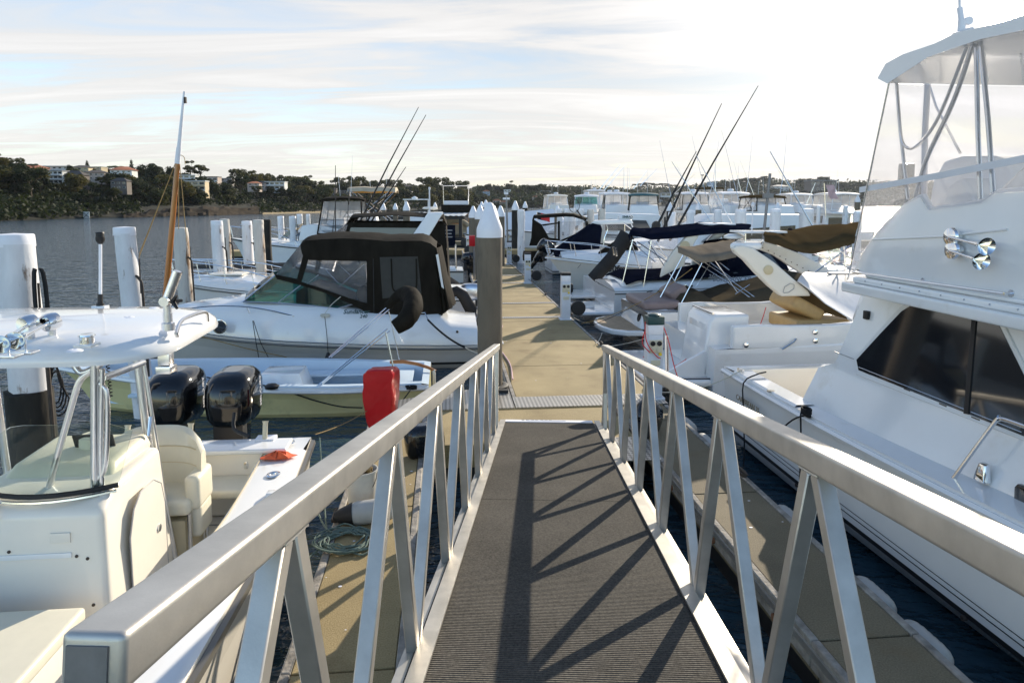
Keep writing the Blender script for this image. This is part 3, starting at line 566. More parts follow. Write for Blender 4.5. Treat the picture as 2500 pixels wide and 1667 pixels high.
def house(x0,y0,x1,y1,Y,wall,roof,kind,label,rows=2,cols=4,wing=None):
    """kind: hip / flat / terrace. x0..x1, y0 (roof top) .. y1 (foot) as seen at distance Y"""
    a=pY(x0,y1,Y); b=pY(x1,y0,Y); W=b.x-a.x; H=b.z-a.z; dp=W*.7; z0=a.z-3; rz=random.uniform(-.15,.15)
    t=thing('house',label,'house',((a.x+b.x)/2,Y+dp/2,a.z),rz,world=False)
    rh=H*.28 if kind=='hip' else H*.06; hw=H-rh
    m=MB(); m.box((0,0,(hw-1.2)/2),(W,dp,hw+1.2)); w_=m.build('wall',wall,t)
    m=MB()
    if kind=='hip':
        o=.06*W; q=[(-W/2-o,-dp/2-o,hw),(W/2+o,-dp/2-o,hw),(W/2+o,dp/2+o,hw),(-W/2-o,dp/2+o,hw),(-W*.2,0,hw+rh),(W*.2,0,hw+rh)]
        m.add(q,[(0,1,5,4),(1,2,5),(2,3,4,5),(3,0,4),(3,2,1,0)])
    else: m.box((0,-.03*W,hw+rh/2),(W*1.06,dp*1.1,rh))
    m.build('roof',roof,t)
    fh=hw/rows
    for r_ in range(rows):
        if kind=='terrace':
            m=MB(); m.box((0,-dp/2-.5,r_*fh+fh*.04),(W*1.02,1.0,fh*.09)); m.box((0,-dp/2-.95,r_*fh+fh*.22),(W*1.02,.06,fh*.28)); m.build('balcony','wall_white' if r_%2 else wall,t)
        for c_ in range(cols):
            xx=-W/2+W*(c_+.5)/cols; m=MB(); ww=W/cols*(.8 if kind=='terrace' else .5); hh=fh*(.62 if kind=='terrace' else .42); yy=-dp/2-.02; zz=r_*fh+fh*.58
            m.box((xx,yy,zz),(ww,.10,hh)); f_=m.build('window','roof_white',t); m=MB(); m.box((xx,yy-.06,zz),(ww*.86,.04,hh*.86)); m.build('pane','pane',f_)
    for k in range(2 if W*FP/Y>30 else 1):
        xx=x0+(x1-x0)*(random.random()); tree(random.choice((1,1,0)),random.choice(('leaf_olive','leaf_dark')),xx,y1-random.uniform(6,13),Y-4,random.uniform(26,34),'bushy tree on the dark wooded slope below the skyline','trees on the wooded slope',1.2)
    return t
random.seed(4)
HS=[(-60,398,-5,430,190,'wall_pink','roof_terra','hip','pink house with terracotta roof at the left edge of the hill'),(-2,406,25,436,195,'wall_cream','roof_grey','flat','sunlit cream block at the far left of the hill'),(33,400,92,436,205,'wall_pink','roof_terra','hip','wide pinkish house under a terracotta hip roof on the left hill'),(85,405,160,424,215,'wall_white','roof_white','flat','long white modern house on the skyline of the left hill'),(98,416,154,450,185,'wall_white','roof_grey','terrace','white modern house with glass balconies below the long white house'),(151,416,197,458,186,'wall_dark','roof_dark','hip','dark brown hip roofed house right of the glass balconies'),(173,403,213,424,214,'wall_cream','roof_dark','hip','dark roofed house with a sunlit end wall on the skyline'),(202,415,250,440,200,'wall_pink','roof_dark','hip','low dark roofed house left of the yellowish tree'),(217,407,249,420,222,'wall_cream','roof_grey','flat','small beige flat roofed house behind the low dark roof'),(269,406,317,440,205,'wall_white','roof_terra','hip','white three storey apartment block with a terracotta roof'),(270,434,306,464,180,'wall_wood' if 0 else 'wall_dark','roof_dark','hip','dark roofed house below the white apartment block'),(22,431,96,456,182,'wall_white','roof_dark','terrace','wide white house with dark eaves below the terracotta roof'),(44,446,70,466,172,'wall_white','roof_dark','hip','little white gabled house low in the trees on the left hill'),
(434,427,474,447,225,'wall_white','roof_white','terrace','white villa with a flat overhanging roof right of the mast'),(454,441,497,478,215,'wall_cream','roof_white','terrace','stepped white terraces spilling down the slope right of the mast'),(494,431,530,458,235,'wall_wood' if 0 else 'wall_pink','roof_dark','terrace','brown and white balconied house on the slope'),(523,435,562,452,245,'wall_grey','roof_grey','flat','low pale grey house with chimneys on the skyline'),(604,443,632,460,240,'wall_pink','roof_terra','hip','small house with a red orange roof among the trees'),(624,442,646,460,260,'wall_pink','roof_dark','hip','brown roofed house left of the white villa in the middle of the hill'),(646,443,692,464,262,'wall_white','roof_white','terrace','wide white villa half hidden by gum trees in the middle of the hill'),(748,446,771,466,300,'wall_grey','roof_grey','flat','tall narrow grey house beside two cypresses'),(765,456,792,478,300,'wall_grey','roof_dark','hip','grey house behind the thin antenna'),(790,455,818,480,305,'wall_dark','roof_dark','hip','brown house with a dark roof above the black canopy boat'),(822,465,852,480,310,'wall_dark','roof_grey','flat','low brown house right of the dark roofed house'),(905,462,935,480,330,'wall_grey','roof_dark','hip','grey house behind the fishing rods'),(985,452,1005,466,350,'wall_grey','roof_dark','hip','small grey house left of the big gum crown'),
(1179,464,1195,476,560,'wall_blue','roof_terra','hip','little blue house on the middle distance shore'),(1203,486,1222,502,540,'wall_pink','roof_terra','hip','orange roofed boathouse near the water in the middle distance'),(1222,490,1238,503,540,'wall_dark','roof_terra','hip','red roofed house beside the orange boathouse'),(1230,463,1247,474,600,'wall_white','roof_white','flat','white flat roofed house under the tall middle distance tree'),(1300,478,1316,490,560,'wall_pink','roof_terra','hip','pink house low on the middle distance shore'),(1320,466,1345,476,620,'wall_grey','roof_grey','terrace','long grey building on the middle distance ridge'),(1350,478,1368,490,580,'wall_dark','roof_terra','hip','brown house behind the white flybridge boat'),(1362,466,1382,474,640,'wall_white','roof_grey','flat','pale flat building on the ridge above the flybridge boats'),(1613,470,1638,492,900,'wall_grey','roof_grey','terrace','grey apartment building right of the teal roofed flybridge boat'),(1730,444,1752,456,1100,'wall_blue','roof_grey','flat','blue grey tower block on the far right skyline'),(1890,451,1926,466,1050,'wall_white','roof_grey','hip','pale pavilion with pitched roof on the far right ridge'),(1980,440,2042,470,1000,'wall_dark','roof_grey','flat','wide apartment block on the far right ridge'),(2002,432,2026,441,1010,'wall_dark','roof_grey','flat','rooftop storeys above the wide far apartment block')]
for h in HS:
    wn_=h[2]-h[0]; house(*h[:5],*h[5:9],rows=3 if (h[3]-h[1])>30 else 2,cols=max(2,int(wn_/11)))
t=thing('light_tower','tall light tower with a head of lamps far on the right skyline','light tower',pY(1715,470,1050))
q=MB(); q.tube([pY(1715,470,1050),pY(1715,428,1050)],.35,6); q.build('mast','wall_grey',t)
q=MB(); q.box(pY(1715,428,1050),(4.5,.6,1.6)); q.build('lamp_head','roof_dark',t)
# ================================================================ boat kit
A_CAM=R(-84.5); A_LEFT=R(185.5); A_RIGHT=R(5.5); A_AWAY=R(95.5)
def hull(par,L,B,zs,zb,mats,draft=.35,t0=.45,p=2.2,flare=.12,rake=.9,n=14,cock=None,deckm='gelcoat',sole=None,camber=.06,cw=.22,stripe=(.16,.10),bowz=0.,tumble=0.,inner=None,sternb=.96,rubm='rubber',rubr=.028,rubz=.10,name='hull',band=False):
    """local frame: x forward from the transom, y to port, z up from the water. zs/zb sheer height at stern/bow. cock=(x0,x1) open cockpit"""
    def bx(t): return B/2*(sternb+(1-sternb)*min(1,t/.25))*(1-max(0,(t-t0)/(1-t0))**p)
    def zx(t): return zs+(zb-zs)*t**1.7
    ts=[i/n for i in range(n+1)]; prof=[]
    for t in ts:
        b=max(bx(t),.012); z=zx(t); x=L*t; ra=rake*t**4; fl=flare*(.5+t)
        bl=max(b*(1-fl),.01); P=[(x,b,z),(x-ra*.10,b*1.0+tumble,z-.08),(x-ra*.35,max(b*(1-fl*.35),.01),z*.62),(x-ra*.62,max(b*(1-fl*.7),.01),stripe[0]+.02),(x-ra*.66,max(b*(1-fl*.75),.01),stripe[0]-.03),(x-ra*.8,bl*(.97-.35*t**3),stripe[1]-.06),(x-ra*1.0,bl*(.6-.45*t**2),-draft*.7),(x-ra*1.05,.0,-draft)]
        prof.append(P)
    nr=len(prof[0]); m=MB()
    for s_ in (1,-1):
        for j in range(nr-1):
            mi=(3 if band and j==0 else 0) if j<3 else (1 if j==3 else (0 if j==4 else 2))
            rows=[[(P[k][0],s_*P[k][1],P[k][2]) for P in prof] for k in (j,j+1)]; m.grid(rows,mi)
    tr=[prof[0][k] for k in range(nr)]
    for j in range(nr-1):
        a,b=tr[j],tr[j+1]; m.add([a,b,(b[0],-b[1],b[2]),(a[0],-a[1],a[2])],[(0,1,2,3)],0 if j<3 else (1 if j==3 else (0 if j==4 else 2)))
    bm_=m.build(name,mats,par,world=False,ang=50)
    sh=[P[0] for P in prof]
    # deck
    d=MB(); c0,c1=(cock if cock else (9e9,9e9))
    T=[s for s in sh if s[0]>=c1] if cock else sh
    if cock:
        t=c1/L; T=[(c1,bx(t),zx(t))]+[q for q in T if q[0]>c1+.02]
    if T:
        ks=(-1,-.93,-.5,0,.5,.93,1); d.grid([[(x,b*k,z+camber*(1-k*k)*(b/(B/2))) for (x,b,z) in T] for k in ks])
    if cock:
        Cs=[(c0,)+tuple((bx(c0/L),zx(c0/L)))]+[q for q in sh if c0+.02<q[0]<c1-.02]+[(c1,bx(c1/L),zx(c1/L))]; so=sole if sole is not None else zs-.6
        for s_ in (1,-1):
            d.grid([[(x,s_*b,z) for x,b,z in Cs],[(x,s_*(b-cw*.1),z+.025) for x,b,z in Cs],[(x,s_*(b-cw),z+.02) for x,b,z in Cs],[(x,s_*(b-cw-.03),z-.03) for x,b,z in Cs],[(x,s_*(b-cw-.03),so) for x,b,z in Cs]])
        if c0>0:
            z0=zx(0); b0=bx(0); d.add([(0,b0,z0),(0,-b0,z0),(c0,-b0,z0+.02),(c0,b0,z0+.02),(c0,b0-cw,z0+.02),(c0,-b0+cw,z0+.02),(c0,-b0+cw,so),(c0,b0-cw,so)],[(0,1,2,3),(4,5,6,7)])
        q=MB(); q.grid([[(x,b-cw-.02,so) for x,b,z in Cs],[(x,-(b-cw-.02),so) for x,b,z in Cs]]); z1=zx(c1/L); b1=bx(c1/L)
        q.add([(c1,b1-cw,so),(c1,-b1+cw,so),(c1,-b1+cw,z1+.02),(c1,b1-cw,z1+.02)],[(0,1,2,3)]); q.build('cockpit_sole',inner or deckm,par,world=False)
    d.build('deck',deckm,par,world=False,ang=40)
    if rubm:
        r=MB()
        for s_ in (1,-1): r.tube([(x,s_*(b+rubr*.4),z-rubz*.6) for x,b,z in sh],rubr,6)
        r.build('rub_rail',rubm,par,world=False)
    return bx,zx
def shell(par,name,m,prof,bevel=.04,mirror_w=None,seg=2,world=False,ang=30):
    """closed solid from a side profile [(x,z,halfwidth)] mirrored about the centre line"""
    q=MB(); q.prism([(x,w_,z) for x,z,w_ in prof],[(x,-w_,z) for x,z,w_ in prof]); return q.build(name,m,par,bevel=bevel,seg=seg,world=world,ang=ang)
def rail(par,pts,r=.014,posts=(),name='bow_rail',m='steel',smooth=4,world=False):
    q=MB(); q.tube(pts,r,6,smooth=smooth)
    for a,b in posts: q.tube([a,b],r*.8,6)
    return q.build(name,m,par,world=world)
def bowrail(par,bx,zx,L,h=.55,t0=.35,ins=.08,n=5,low=True):
    m=MB()
    for s_ in (1,-1):
        P=[]
        for i in range(n+1):
            t=t0+(.985-t0)*i/n; P.append(Vector((L*t+.05*(t>.9),s_*max(bx(t)-ins,.03),zx(t)+h*min(1,.15+3*(t-t0)/(1-t0)*.6))))
        P[0].z=zx(t0)+.03; m.tube(P,.014,6,smooth=3)
        if low: m.tube([p-Vector((0,0,(p.z-zx(p.x/L))*.5)) for p in P[1:]],.010,6,smooth=3)
        for p in P[1:]: m.tube([p,(p.x-.10,p.y,zx(p.x/L)+.02)],.012,6)
    m.tube([(L*.985+.05,max(bx(.985)-ins,.03),zx(.985)+h),(L+.02,0,zx(1)+h),(L*.985+.05,-max(bx(.985)-ins,.03),zx(.985)+h)],.014,6,smooth=3)
    return m.build('bow_rail','steel',par,world=False)
def fishing_rod(par,a,b,r=.012,name='fishing_rod',m='black'):
    q=MB(); q.tube([a,Vector(a).lerp(Vector(b),.5)+Vector((0,0,.03)),b],[r,r*.6,r*.25],5); return q.build(name,m,par)
def outboard(par,loc,rz,s=1.,m='black_gloss',name='outboard_motor',tilt=0.,txt=None,world=True):
    """outboard as a part of its boat, local x = aft"""
    M=Matrix.Translation(Vector(loc))@Matrix.Rotation(rz,4,'Z')@Matrix.Rotation(tilt,4,'Y')@Matrix.Scale(s,4)
    def T(P): return [M@Vector(p) for p in P]
    q=MB(); prof=[(.0,.62,.36,.10),(.06,.56,.40,.26),(.14,.56,.44,.29),(.30,.58,.44,.30),(.42,.54,.40,.29),(.50,.46,.34,.25),(.545,.34,.24,.17),(.555,.1,.1,.06)]
    rows=[]
    for z,lx,_,w_ in [(0,.28,0,.16),(.03,.33,0,.20),(.10,.37,0,.235),(.24,.385,0,.25),(.38,.375,0,.245),(.47,.34,0,.225),(.53,.26,0,.17),(.55,.14,0,.09)]:
        rows.append(T([( (abs(cos(a))**.55)*(1 if cos(a)>0 else -1)*lx+.10+.05*(z-.2),(abs(sin(a))**.6)*(1 if sin(a)>0 else -1)*w_,z+.0-.10*(1 if cos(a)>0 else 0)*(cos(a))*(1-z/.3 if z<.3 else 0)) for a in [2*PI*k/24 for k in range(24)]]))
    q.grid(rows,closed=True); q.add(rows[0],[tuple(range(24))]); q.add(rows[-1],[tuple(range(24))])
    o=q.build(name,m,par,world=world,ang=60)
    q=MB(); q.prism(T([(-.05,.11,.02),(.30,.11,.02),(.26,.09,-.55),(.02,.09,-.55)]),T([(-.05,-.11,.02),(.30,-.11,.02),(.26,-.09,-.55),(.02,-.09,-.55)]))
    q.prism(T([(.02,.05,-.54),(.24,.05,-.54),(.20,.035,-1.0),(.06,.035,-1.0)]),T([(.02,-.05,-.54),(.24,-.05,-.54),(.20,-.035,-1.0),(.06,-.035,-1.0)]))
    q.tube(T([(-.06,0,-1.02),(.25,0,-1.02),(.34,0,-1.02)]),[.03*s,.06*s,.03*s],8)
    q.build('leg',m if m!='white_far' else 'black',o,world=world,bevel=.01)
    q=MB()
    for k in range(3):
        a=k*2.1; q.prism(T([(.33,.0,-1.02),(.31,.16*cos(a)-.04*sin(a),-1.02+.16*sin(a)+.04*cos(a)),(.33,.16*cos(a+.5),-1.02+.16*sin(a+.5))]),T([(.34,.0,-1.02),(.34,.16*cos(a)-.04*sin(a),-1.02+.16*sin(a)+.04*cos(a)),(.36,.16*cos(a+.5),-1.02+.16*sin(a+.5))]))
    q.build('propeller','black',o,world=world)
    q=MB(); q.box(M@Vector((-.10,0,-.15)),(.16*s,.30*s,.36*s),rz); q.build('bracket','black',o,world=world,bevel=.01)
    return o
def rope(par,pts,r=.008,m='rope_black',name='mooring_line',smooth=3): 
    q=MB(); q.tube(pts,r,5,smooth=smooth); return q.build(name,m,par)
def line(a,b,sag,label,m='rope_white',r=.008,name='mooring_rope',group=None):
    q=MB(); q.tube(hang(a,b,sag),r,5); return one(q,name,m,label,'rope',group)
def cushion(par,c,sz,m='vinyl_cream',name='cushion',rz=0,bev=.05,M=None):
    q=MB(); q.box(c,sz,rz,M=M); return q.build(name,m,par,bevel=bev,seg=3,world=False)
# ================================================================ big white flybridge cruiser on the right
VC=5.8
def mv(p):
    v=p.dot(VD); return p+VD*(2*(VC-v))
def mir(P): return [mv(Vector(p)) for p in P]
cab=thing('flybridge_cruiser','large white flybridge cruiser with dark saloon window and clear curtains, lying along the right handrail','boat',D(9.3,VC),A_CAM)
bxC,zxC=hull(cab,10.9,3.8,1.17,1.75,['gelcoat','black','antifoul'],t0=.50,p=2.4,flare=.10,rake=1.6,n=20,cock=(.35,2.1),sole=.62,deckm='gelcoat',inner='cream_gel',cw=.26,stripe=(.30,.18),rubm='gelcoat',rubr=.035,sternb=.97)
q=MB()
for s_ in (1,-1):
    for z_ in (.40,.45): q.tube([(10.9*t,s_*(bxC(t)*(1-.10*(.5+t)*.62)+.004),z_) for t in [i/20 for i in range(0,15)]],.004,4)
q.build('pin_stripe','black',cab,world=False)
# cabin sides with knuckle
lev=[([(1954,975)],4.12,1.16),([(1998,899)],4.30,1.60),([(2040,862)],4.34,1.72),([(2116,722)],4.47,2.60)]
rows=[]
for (px,),v,z in lev:
    a=pv(*px,v); ua=a.dot(UD); rows.append([D(ua+(1.0-ua)*i/6,v+(.0 if i<4 else .25*(i-3)),z) for i in range(7)])
full=rows+[mir(r) for r in reversed(rows)]
m=MB(); m.grid(full); m.add([r[0] for r in full],[tuple(range(8))]); m.add([r[-1] for r in full],[tuple(range(8))]); m.build('cabin','gelcoat',cab,bevel=.03,seg=3,ang=12)
def vat(z): return 4.34+(z-1.72)/.88*.13
def onside(px,py,off=0):
    v=4.4
    for _ in range(6): p=pv(px,py,v); v=vat(p.z)-off
    return pv(px,py,v)
W=[onside(*p,off=.0) for p in ((2095,878),(2150,818),(2205,760),(2228,746),(2262,747),(2440,786),(2500,905),(2545,1000),(2600,1102),(2100,903))]
fr=[onside(*p) for p in ((2084,880),(2140,815),(2198,752),(2224,736),(2264,738),(2447,777),(2512,905),(2560,1005),(2620,1122),(2092,914))]
m=MB(); o_=VD*.0
n_=len(W)
for side in (0,1):
    Wi=W if not side else mir(W); Fi=fr if not side else mir(fr); s_=-1 if not side else 1
    q=MB(); q.prism([p+VD*(.01*-s_) for p in Fi],[p+VD*(.015*s_) for p in Fi]); fo=q.build('window_frame','gelcoat',cab,bevel=.005,seg=1)
    q=MB(); q.prism([p+VD*(.01*-s_) for p in Wi],[p+VD*(.020*s_) for p in Wi]); q.build('glass','glass_dark',fo)
    for a,b in (((2385,775),(2365,1010)),):
        pa,pb=onside(*a),onside(*b)
        if side: pa,pb=mv(pa),mv(pb)
        q=MB(); q.bar(pa+VD*.022*s_,pb+VD*.022*s_,.05 if a[0]>2300 else .02,.012,up=VD); q.build('mullion','black',fo)
# aft bulkhead door
q=MB(); c=D(7.0,VC+.2,1.5); q.box(c,(1.0,.04,1.5),rz=-TH); q.build('cabin_door','glass_dark',cab,bevel=.01)
# roof overhang: stepped mouldings
def ledge(v,z0,z1,ua,uf,name='roof_moulding',bev=.02):
    q=MB(); P=[D(ua,v),D(ua+.06,v+.25),D(ua+.06,2*VC-v-.25),D(ua,2*VC-v),D(2.2,2*VC-v),D(uf,2*VC-v-.9),D(uf,v+.9),D(2.2,v)]
    q.prism([p+Vector((0,0,z0)) for p in P],[p+Vector((0,0,z1)) for p in P]); return q.build(name,'gelcoat',cab,bevel=bev,seg=3)
ua=pv(2053,700,4.05).dot(UD)
ledge(4.05,2.60,2.70,ua,.9); ledge(4.12,2.70,2.76,ua-.08,1.0); ledge(4.20,2.76,2.80,ua-.16,1.1)
for k in range(22):
    q=MB(); q.lathe([(0,0),(.009,0),(.006,.006)],D(ua-.3-k*.26,4.12,2.735)-VD*.002,n=6,ax=-VD); q.build('screw','steel',cab)
# flybridge coaming (traced side, real thickness, mirrored)
CO=[(2086,656),(2117,598),(2157,549),(2202,504),(2235,484),(2246,481),(2260,507),(2266,513),(2330,505),(2394,495),(2407,484),(2429,471),(2500,466),(2600,462)]
vs_=4.22
top=[pv(*p,vs_) for p in CO]; top.append(D(2.4,vs_,top[-1].z+.02))
for k in (0,1):
    P=top+[D(2.4,vs_,2.78),D(top[0].dot(UD)+.02,vs_,2.78)]
    if k: P=mir(P)
    s_=1 if not k else -1
    q=MB(); q.prism(P,[p+VD*.09*s_ for p in P]); q.build('flybridge_side','gelcoat',cab,bevel=.015,seg=2)
    # crease line and trim along the top
    q=MB(); T=[p+VD*(.045*s_)+Vector((0,0,.01)) for p in (top if not k else mir(top))]; q.tube(T,.024,8); q.build('coaming_trim','canvas_white',cab)
    q=MB(); cr=[pv(2131,585,vs_),pv(2300,578,vs_),pv(2460,560,vs_)]
    if k: cr=mir(cr)
    q.tube([p-VD*.004*s_ for p in cr],.010,6); q.build('crease_moulding','gelcoat',cab)
q=MB(); fp=[D(2.4,vs_),D(1.7,vs_+.7),D(1.7,2*VC-vs_-.7),D(2.4,2*VC-vs_)]; q.grid([[p+Vector((0,0,2.78)) for p in fp],[p+UD*.12+Vector((0,0,3.55)) for p in fp]],th=.08); q.build('flybridge_front','gelcoat',cab)
# rail on the flybridge side
q=MB(); ra=[pv(2082,664,4.16),pv(2260,690,4.16),pv(2451,717,4.16)]; q.tube(ra,.013,8)
for p in (pv(2082,664,4.16),pv(2238,687,4.16),pv(2451,717,4.16)): q.tube([p,p+VD*.07],.011,8); q.lathe([(0,0),(.03,0),(.03,.01)],p+VD*.055,n=12,ax=VD)
q.build('grab_rail','steel',cab)
# hardtop
U_=[(2142,192),(2162,156),(2202,134),(2282,107),(2336,80),(2434,58),(2500,38)]; Lw=[(2166,205),(2264,141),(2394,96),(2500,74)]
v0=4.2; tp=[pv(*p,v0) for p in U_]; lw=[pv(*p,v0) for p in Lw]
f_=D(2.9,v0,tp[-1].z-.02); f2=D(2.95,v0,lw[-1].z-.05)
ed=tp+[f_,f2]+list(reversed(lw))
rows=[]
for v,up,ins in ((4.2,-.0,0),(4.26,.03,.0),(4.7,.10,-.08),(VC,.15,-.14)):
    rows.append([p+VD*(v-v0)+Vector((0,0,up*(1 if i<len(tp)+1 else .2))) + (UD*ins*-1 if i<2 or i>len(ed)-2 else Vector((0,0,0))) for i,p in enumerate(ed)])
full=rows+[mir(r) for r in reversed(rows[:-1])]
q=MB(); q.grid(full,closed=True); q.add(full[0],[tuple(range(len(ed)))]); q.add(full[-1],[tuple(range(len(ed)))]); q.build('hardtop','gelcoat',cab,bevel=.012,ang=40)
q=MB(); q.lathe([(0,0),(.10,0),(.10,.015),(0,.02)],pv(2335,120,4.9)-Vector((0,0,.02)),n=16); q.build('dome_light','steel',cab)
def tb(name,P,r=.016,v=4.3,both=True,m='steel'):
    for k in (0,1) if both else (0,):
        T=[pv(*p,v) for p in P]; T=mir(T) if k else T
        q=MB(); q.tube(T,r,8,smooth=5 if len(P)>3 else 0); q.build(name,m,cab)
tb('hardtop_leg',[(2188,194),(2197,312),(2217,487)]); tb('hardtop_leg',[(2376,107),(2327,250),(2264,384),(2235,480)],.019); tb('hardtop_leg',[(2383,100),(2387,312),(2394,493)],.019); tb('hardtop_leg',[(2393,96),(2412,290),(2425,471)],.019)
tb('curved_brace',[(2362,110),(2300,268),(2264,330),(2229,362),(2206,353),(2197,318)],.015)
tb('hardtop_leg',[(2269,130),(2258,330),(2256,520)],.03,v=5.0,both=False,m='canvas_white'); tb('brace',[(2260,180),(2285,260),(2345,375)],.012,v=5.2,both=False)
tb('curtain_cable',[(2170,203),(2070,683)],.010,v=4.17)
# clear curtains
for k in (0,1):
    P=[pv(2168,203,4.20),pv(2264,141,4.20),pv(2394,96,4.20),pv(2500,74,4.20),D(2.9,4.20,4.80),D(2.9,4.20,3.45),pv(2500,466,4.2),pv(2429,471,4.20),pv(2394,495,4.20),pv(2266,513,4.20),pv(2246,481,4.20),pv(2202,504,4.20),pv(2157,549,4.20),pv(2117,598,4.20),pv(2072,683,4.20)]
    if k: P=mir(P)
    q=MB(); q.plate(P,.003,nrm=VD); cu=q.build('clear_curtain','clear_bright',cab)
    b0,b1,b2=pv(2099,464,4.19),pv(2300,428,4.19),pv(2520,384,4.19)
    B_=[b0,b1,b2,D(2.9,4.19,b2.z+.06)]
    if k: B_=mir(B_)
    q=MB(); q.grid([[p+Vector((0,0,.028)) for p in B_],[p-Vector((0,0,.028)) for p in B_]],th=.006); q.build('curtain_band','canvas_white',cu)
a=[pv(2168,203,4.2),pv(2072,683,4.2)]; q=MB(); q.grid([a,[a[0]+VD*.5+UD*.08,a[1]+VD*.5+UD*.30],[mv(a[0])-VD*.5+UD*.08,mv(a[1])-VD*.5+UD*.30],mir(a)],th=.003); q.build('aft_curtain','clear_bright',cab)
# seats under covers, helm console
q=MB(); P=[pv(2262,512,4.7),pv(2275,440,4.7),pv(2300,392,4.7),pv(2345,380,4.7),pv(2420,380,4.7),pv(2460,395,4.7),pv(2480,500,4.7)]
q.prism(P,[p+VD*1.7 for p in P]); q.build('covered_seat','canvas_white',cab,bevel=.06,seg=3)
q=MB(); P=[pv(2290,520,4.45),pv(2310,455,4.45),pv(2345,432,4.45),pv(2375,470,4.45),pv(2385,520,4.45)]; q.prism(P,[p+VD*.6 for p in P]); q.build('covered_seat','canvas_white',cab,bevel=.05,seg=3)
q=MB(); q.box(pv(2212,430,5.4),(.16,.10,.30)); q.build('deck_light','gunmetal',cab,bevel=.03)
for k in (0,1):
    q=MB(); P=[pv(2500,420,4.5),pv(2425,470,4.5)]; 
q=MB(); P=[pv(2500,410,4.35),pv(2440,468,4.35),D(3.2,4.35,3.25),D(3.2,4.35,3.75)]; q.plate(P,.01,nrm=VD); q.build('windscreen','clear_vinyl',cab)
# coiled microphone cord
for x_,v in ((2403,4.6),(2492,4.6)):
    q=MB(); a=pv(x_,130,v); b=pv(x_+8,205,v); q.tube([a.lerp(b,i/60)+Vector((.010*cos(i*1.3),.010*sin(i*1.3),0)) for i in range(61)],.003,4); q.build('coiled_cord','canvas_white',cab)
# antenna
q=MB(); a=pv(2347,76,4.4); q.tube([a-Vector((0,0,.02)),a+Vector((0,0,.09))],.03,10); q.tube([a+Vector((0,0,.06)),pv(2343,20,4.4)],.022,8); q.tube([pv(2343,22,4.4),pv(2338,-150,4.4)],.010,6); q.lathe([(0,0),(.07,0),(.03,.02)],a-Vector((0,0,.02)),n=14); q.build('antenna','canvas_white',cab)
q=MB(); q.lathe([(0,-.02),(.035,-.02),(.035,.02),(0,.02)],a+Vector((.05,0,.08)),n=12,ax=(0,1,0)); q.build('antenna_ratchet','canvas_white',cab)
# twin air horns on the flybridge side
hz=thing('air_horn','pair of chrome trumpet horns mounted on the flybridge side of the large white cruiser','air horn',pv(2330,590,4.15))
for (a,b) in (((2323,578),(2418,602)),((2326,611),(2405,638))):
    pa=pv(*a,4.15); pb=pv(*b,4.10); d=(pb-pa).normalized()
    q=MB(); q.lathe([(0,-.02),(.070,-.02),(.078,0),(.070,.02),(.03,.035),(0,.04)],pa,n=20,ax=-VD); q.lathe([(0,-.03),(.05,-.03),(.05,.02),(0,.02)],pa+VD*.03,n=16,ax=-VD); q.build('horn_body','chrome',hz)
    q=MB(); L_=(pb-pa).length; q.lathe([(.010,0),(.011,L_*.55),(.016,L_*.72),(.03,L_*.86),(.058,L_*.97),(.068,L_),(.060,L_-.01),(.03,L_-.05),(.001,L_-.09)],pa-VD*.03,n=20,ax=d); q.build('trumpet','chrome',hz)
    q=MB(); m_=pa.lerp(pb,.68); q.tube([m_-VD*.02,m_+VD*.09+Vector((0,0,-.02))],.008,6); q.build('bracket','chrome',hz)
# small fittings
q=MB(); q.box(onside(2120,769)-VD*.02,(.04,.07,.09),rz=-TH); q.build('side_light','black',cab,bevel=.006)
q=MB(); T=[pv(2295,1212,4.0),pv(2425,1035,4.2),pv(2438,1024,4.2),pv(2460,1026,4.22),pv(2560,1062,4.25),pv(2700,1110,4.28)]; q.tube(T,.016,8,smooth=4); q.build('deck_rail','steel',cab)
va=pv(2408,1150,4.19); q=MB(); q.prism([va+UD*x+Vector((0,0,z))-VD*.0 for x,z in ((.035,.07),(-.035,.07),(-.06,-.08),(.06,-.08))],[va+UD*x+Vector((0,0,z))-VD*(.05+.02*(z<0)) for x,z in ((.03,.06),(-.03,.06),(-.055,-.08),(.055,-.08))]); q.build('vent_cowl','chrome',cab,bevel=.012,seg=2)
P=[pv(x,y,4.19) for x,y in ((2482,1188),(2490,1180),(2560,1205),(2560,1290),(2490,1258),(2480,1240))]; q=MB(); q.plate(P,.04,nrm=VD); q.build('porthole','glass_dark',cab,bevel=.008)
q=MB(); c_=pz(2378,1233,1.20); q.lathe([(0,0),(.05,0),(.05,.012),(0,.016)],c_,n=18); q.build('fuel_cap','steel',cab)
# cleat with black line at the quarter, line over the gunwale
cl=pz(1968,1012,1.22); q=MB(); q.box(cl,(.03,.16,.03),rz=-TH)
for i in range(4): q.tube([cl+Vector((.045*cos(a*.8),.075*sin(a*.8),.02+.016*i)) for a in range(9)],.009,6)
q.build('cleat','rope_black',cab)
rope(cab,[cl,cl-VD*.06+Vector((0,0,.02)),pv(1955,1050,3.86),pv(1953,1140,3.86),pv(1952,1235,3.84)],.010)
rope(cab,[cl,pv(1935,1025,3.86),pv(1900,1055,3.83)],.010)
st=pz(1870,908,1.24); rope(cab,[st,pz(1845,915,1.23),pv(1815,935,3.84),pv(1815,1000,3.84),pv(1817,1090,3.84),pv(1815,1140,3.8)],.010)
q=MB()
for p in (pz(1808,905,1.21),pz(1882,955,1.21)):
    q.lathe([(0,0),(.05,0),(.05,.012),(0,.014)],p,n=14); 
q.build('deck_fitting','steel',cab)
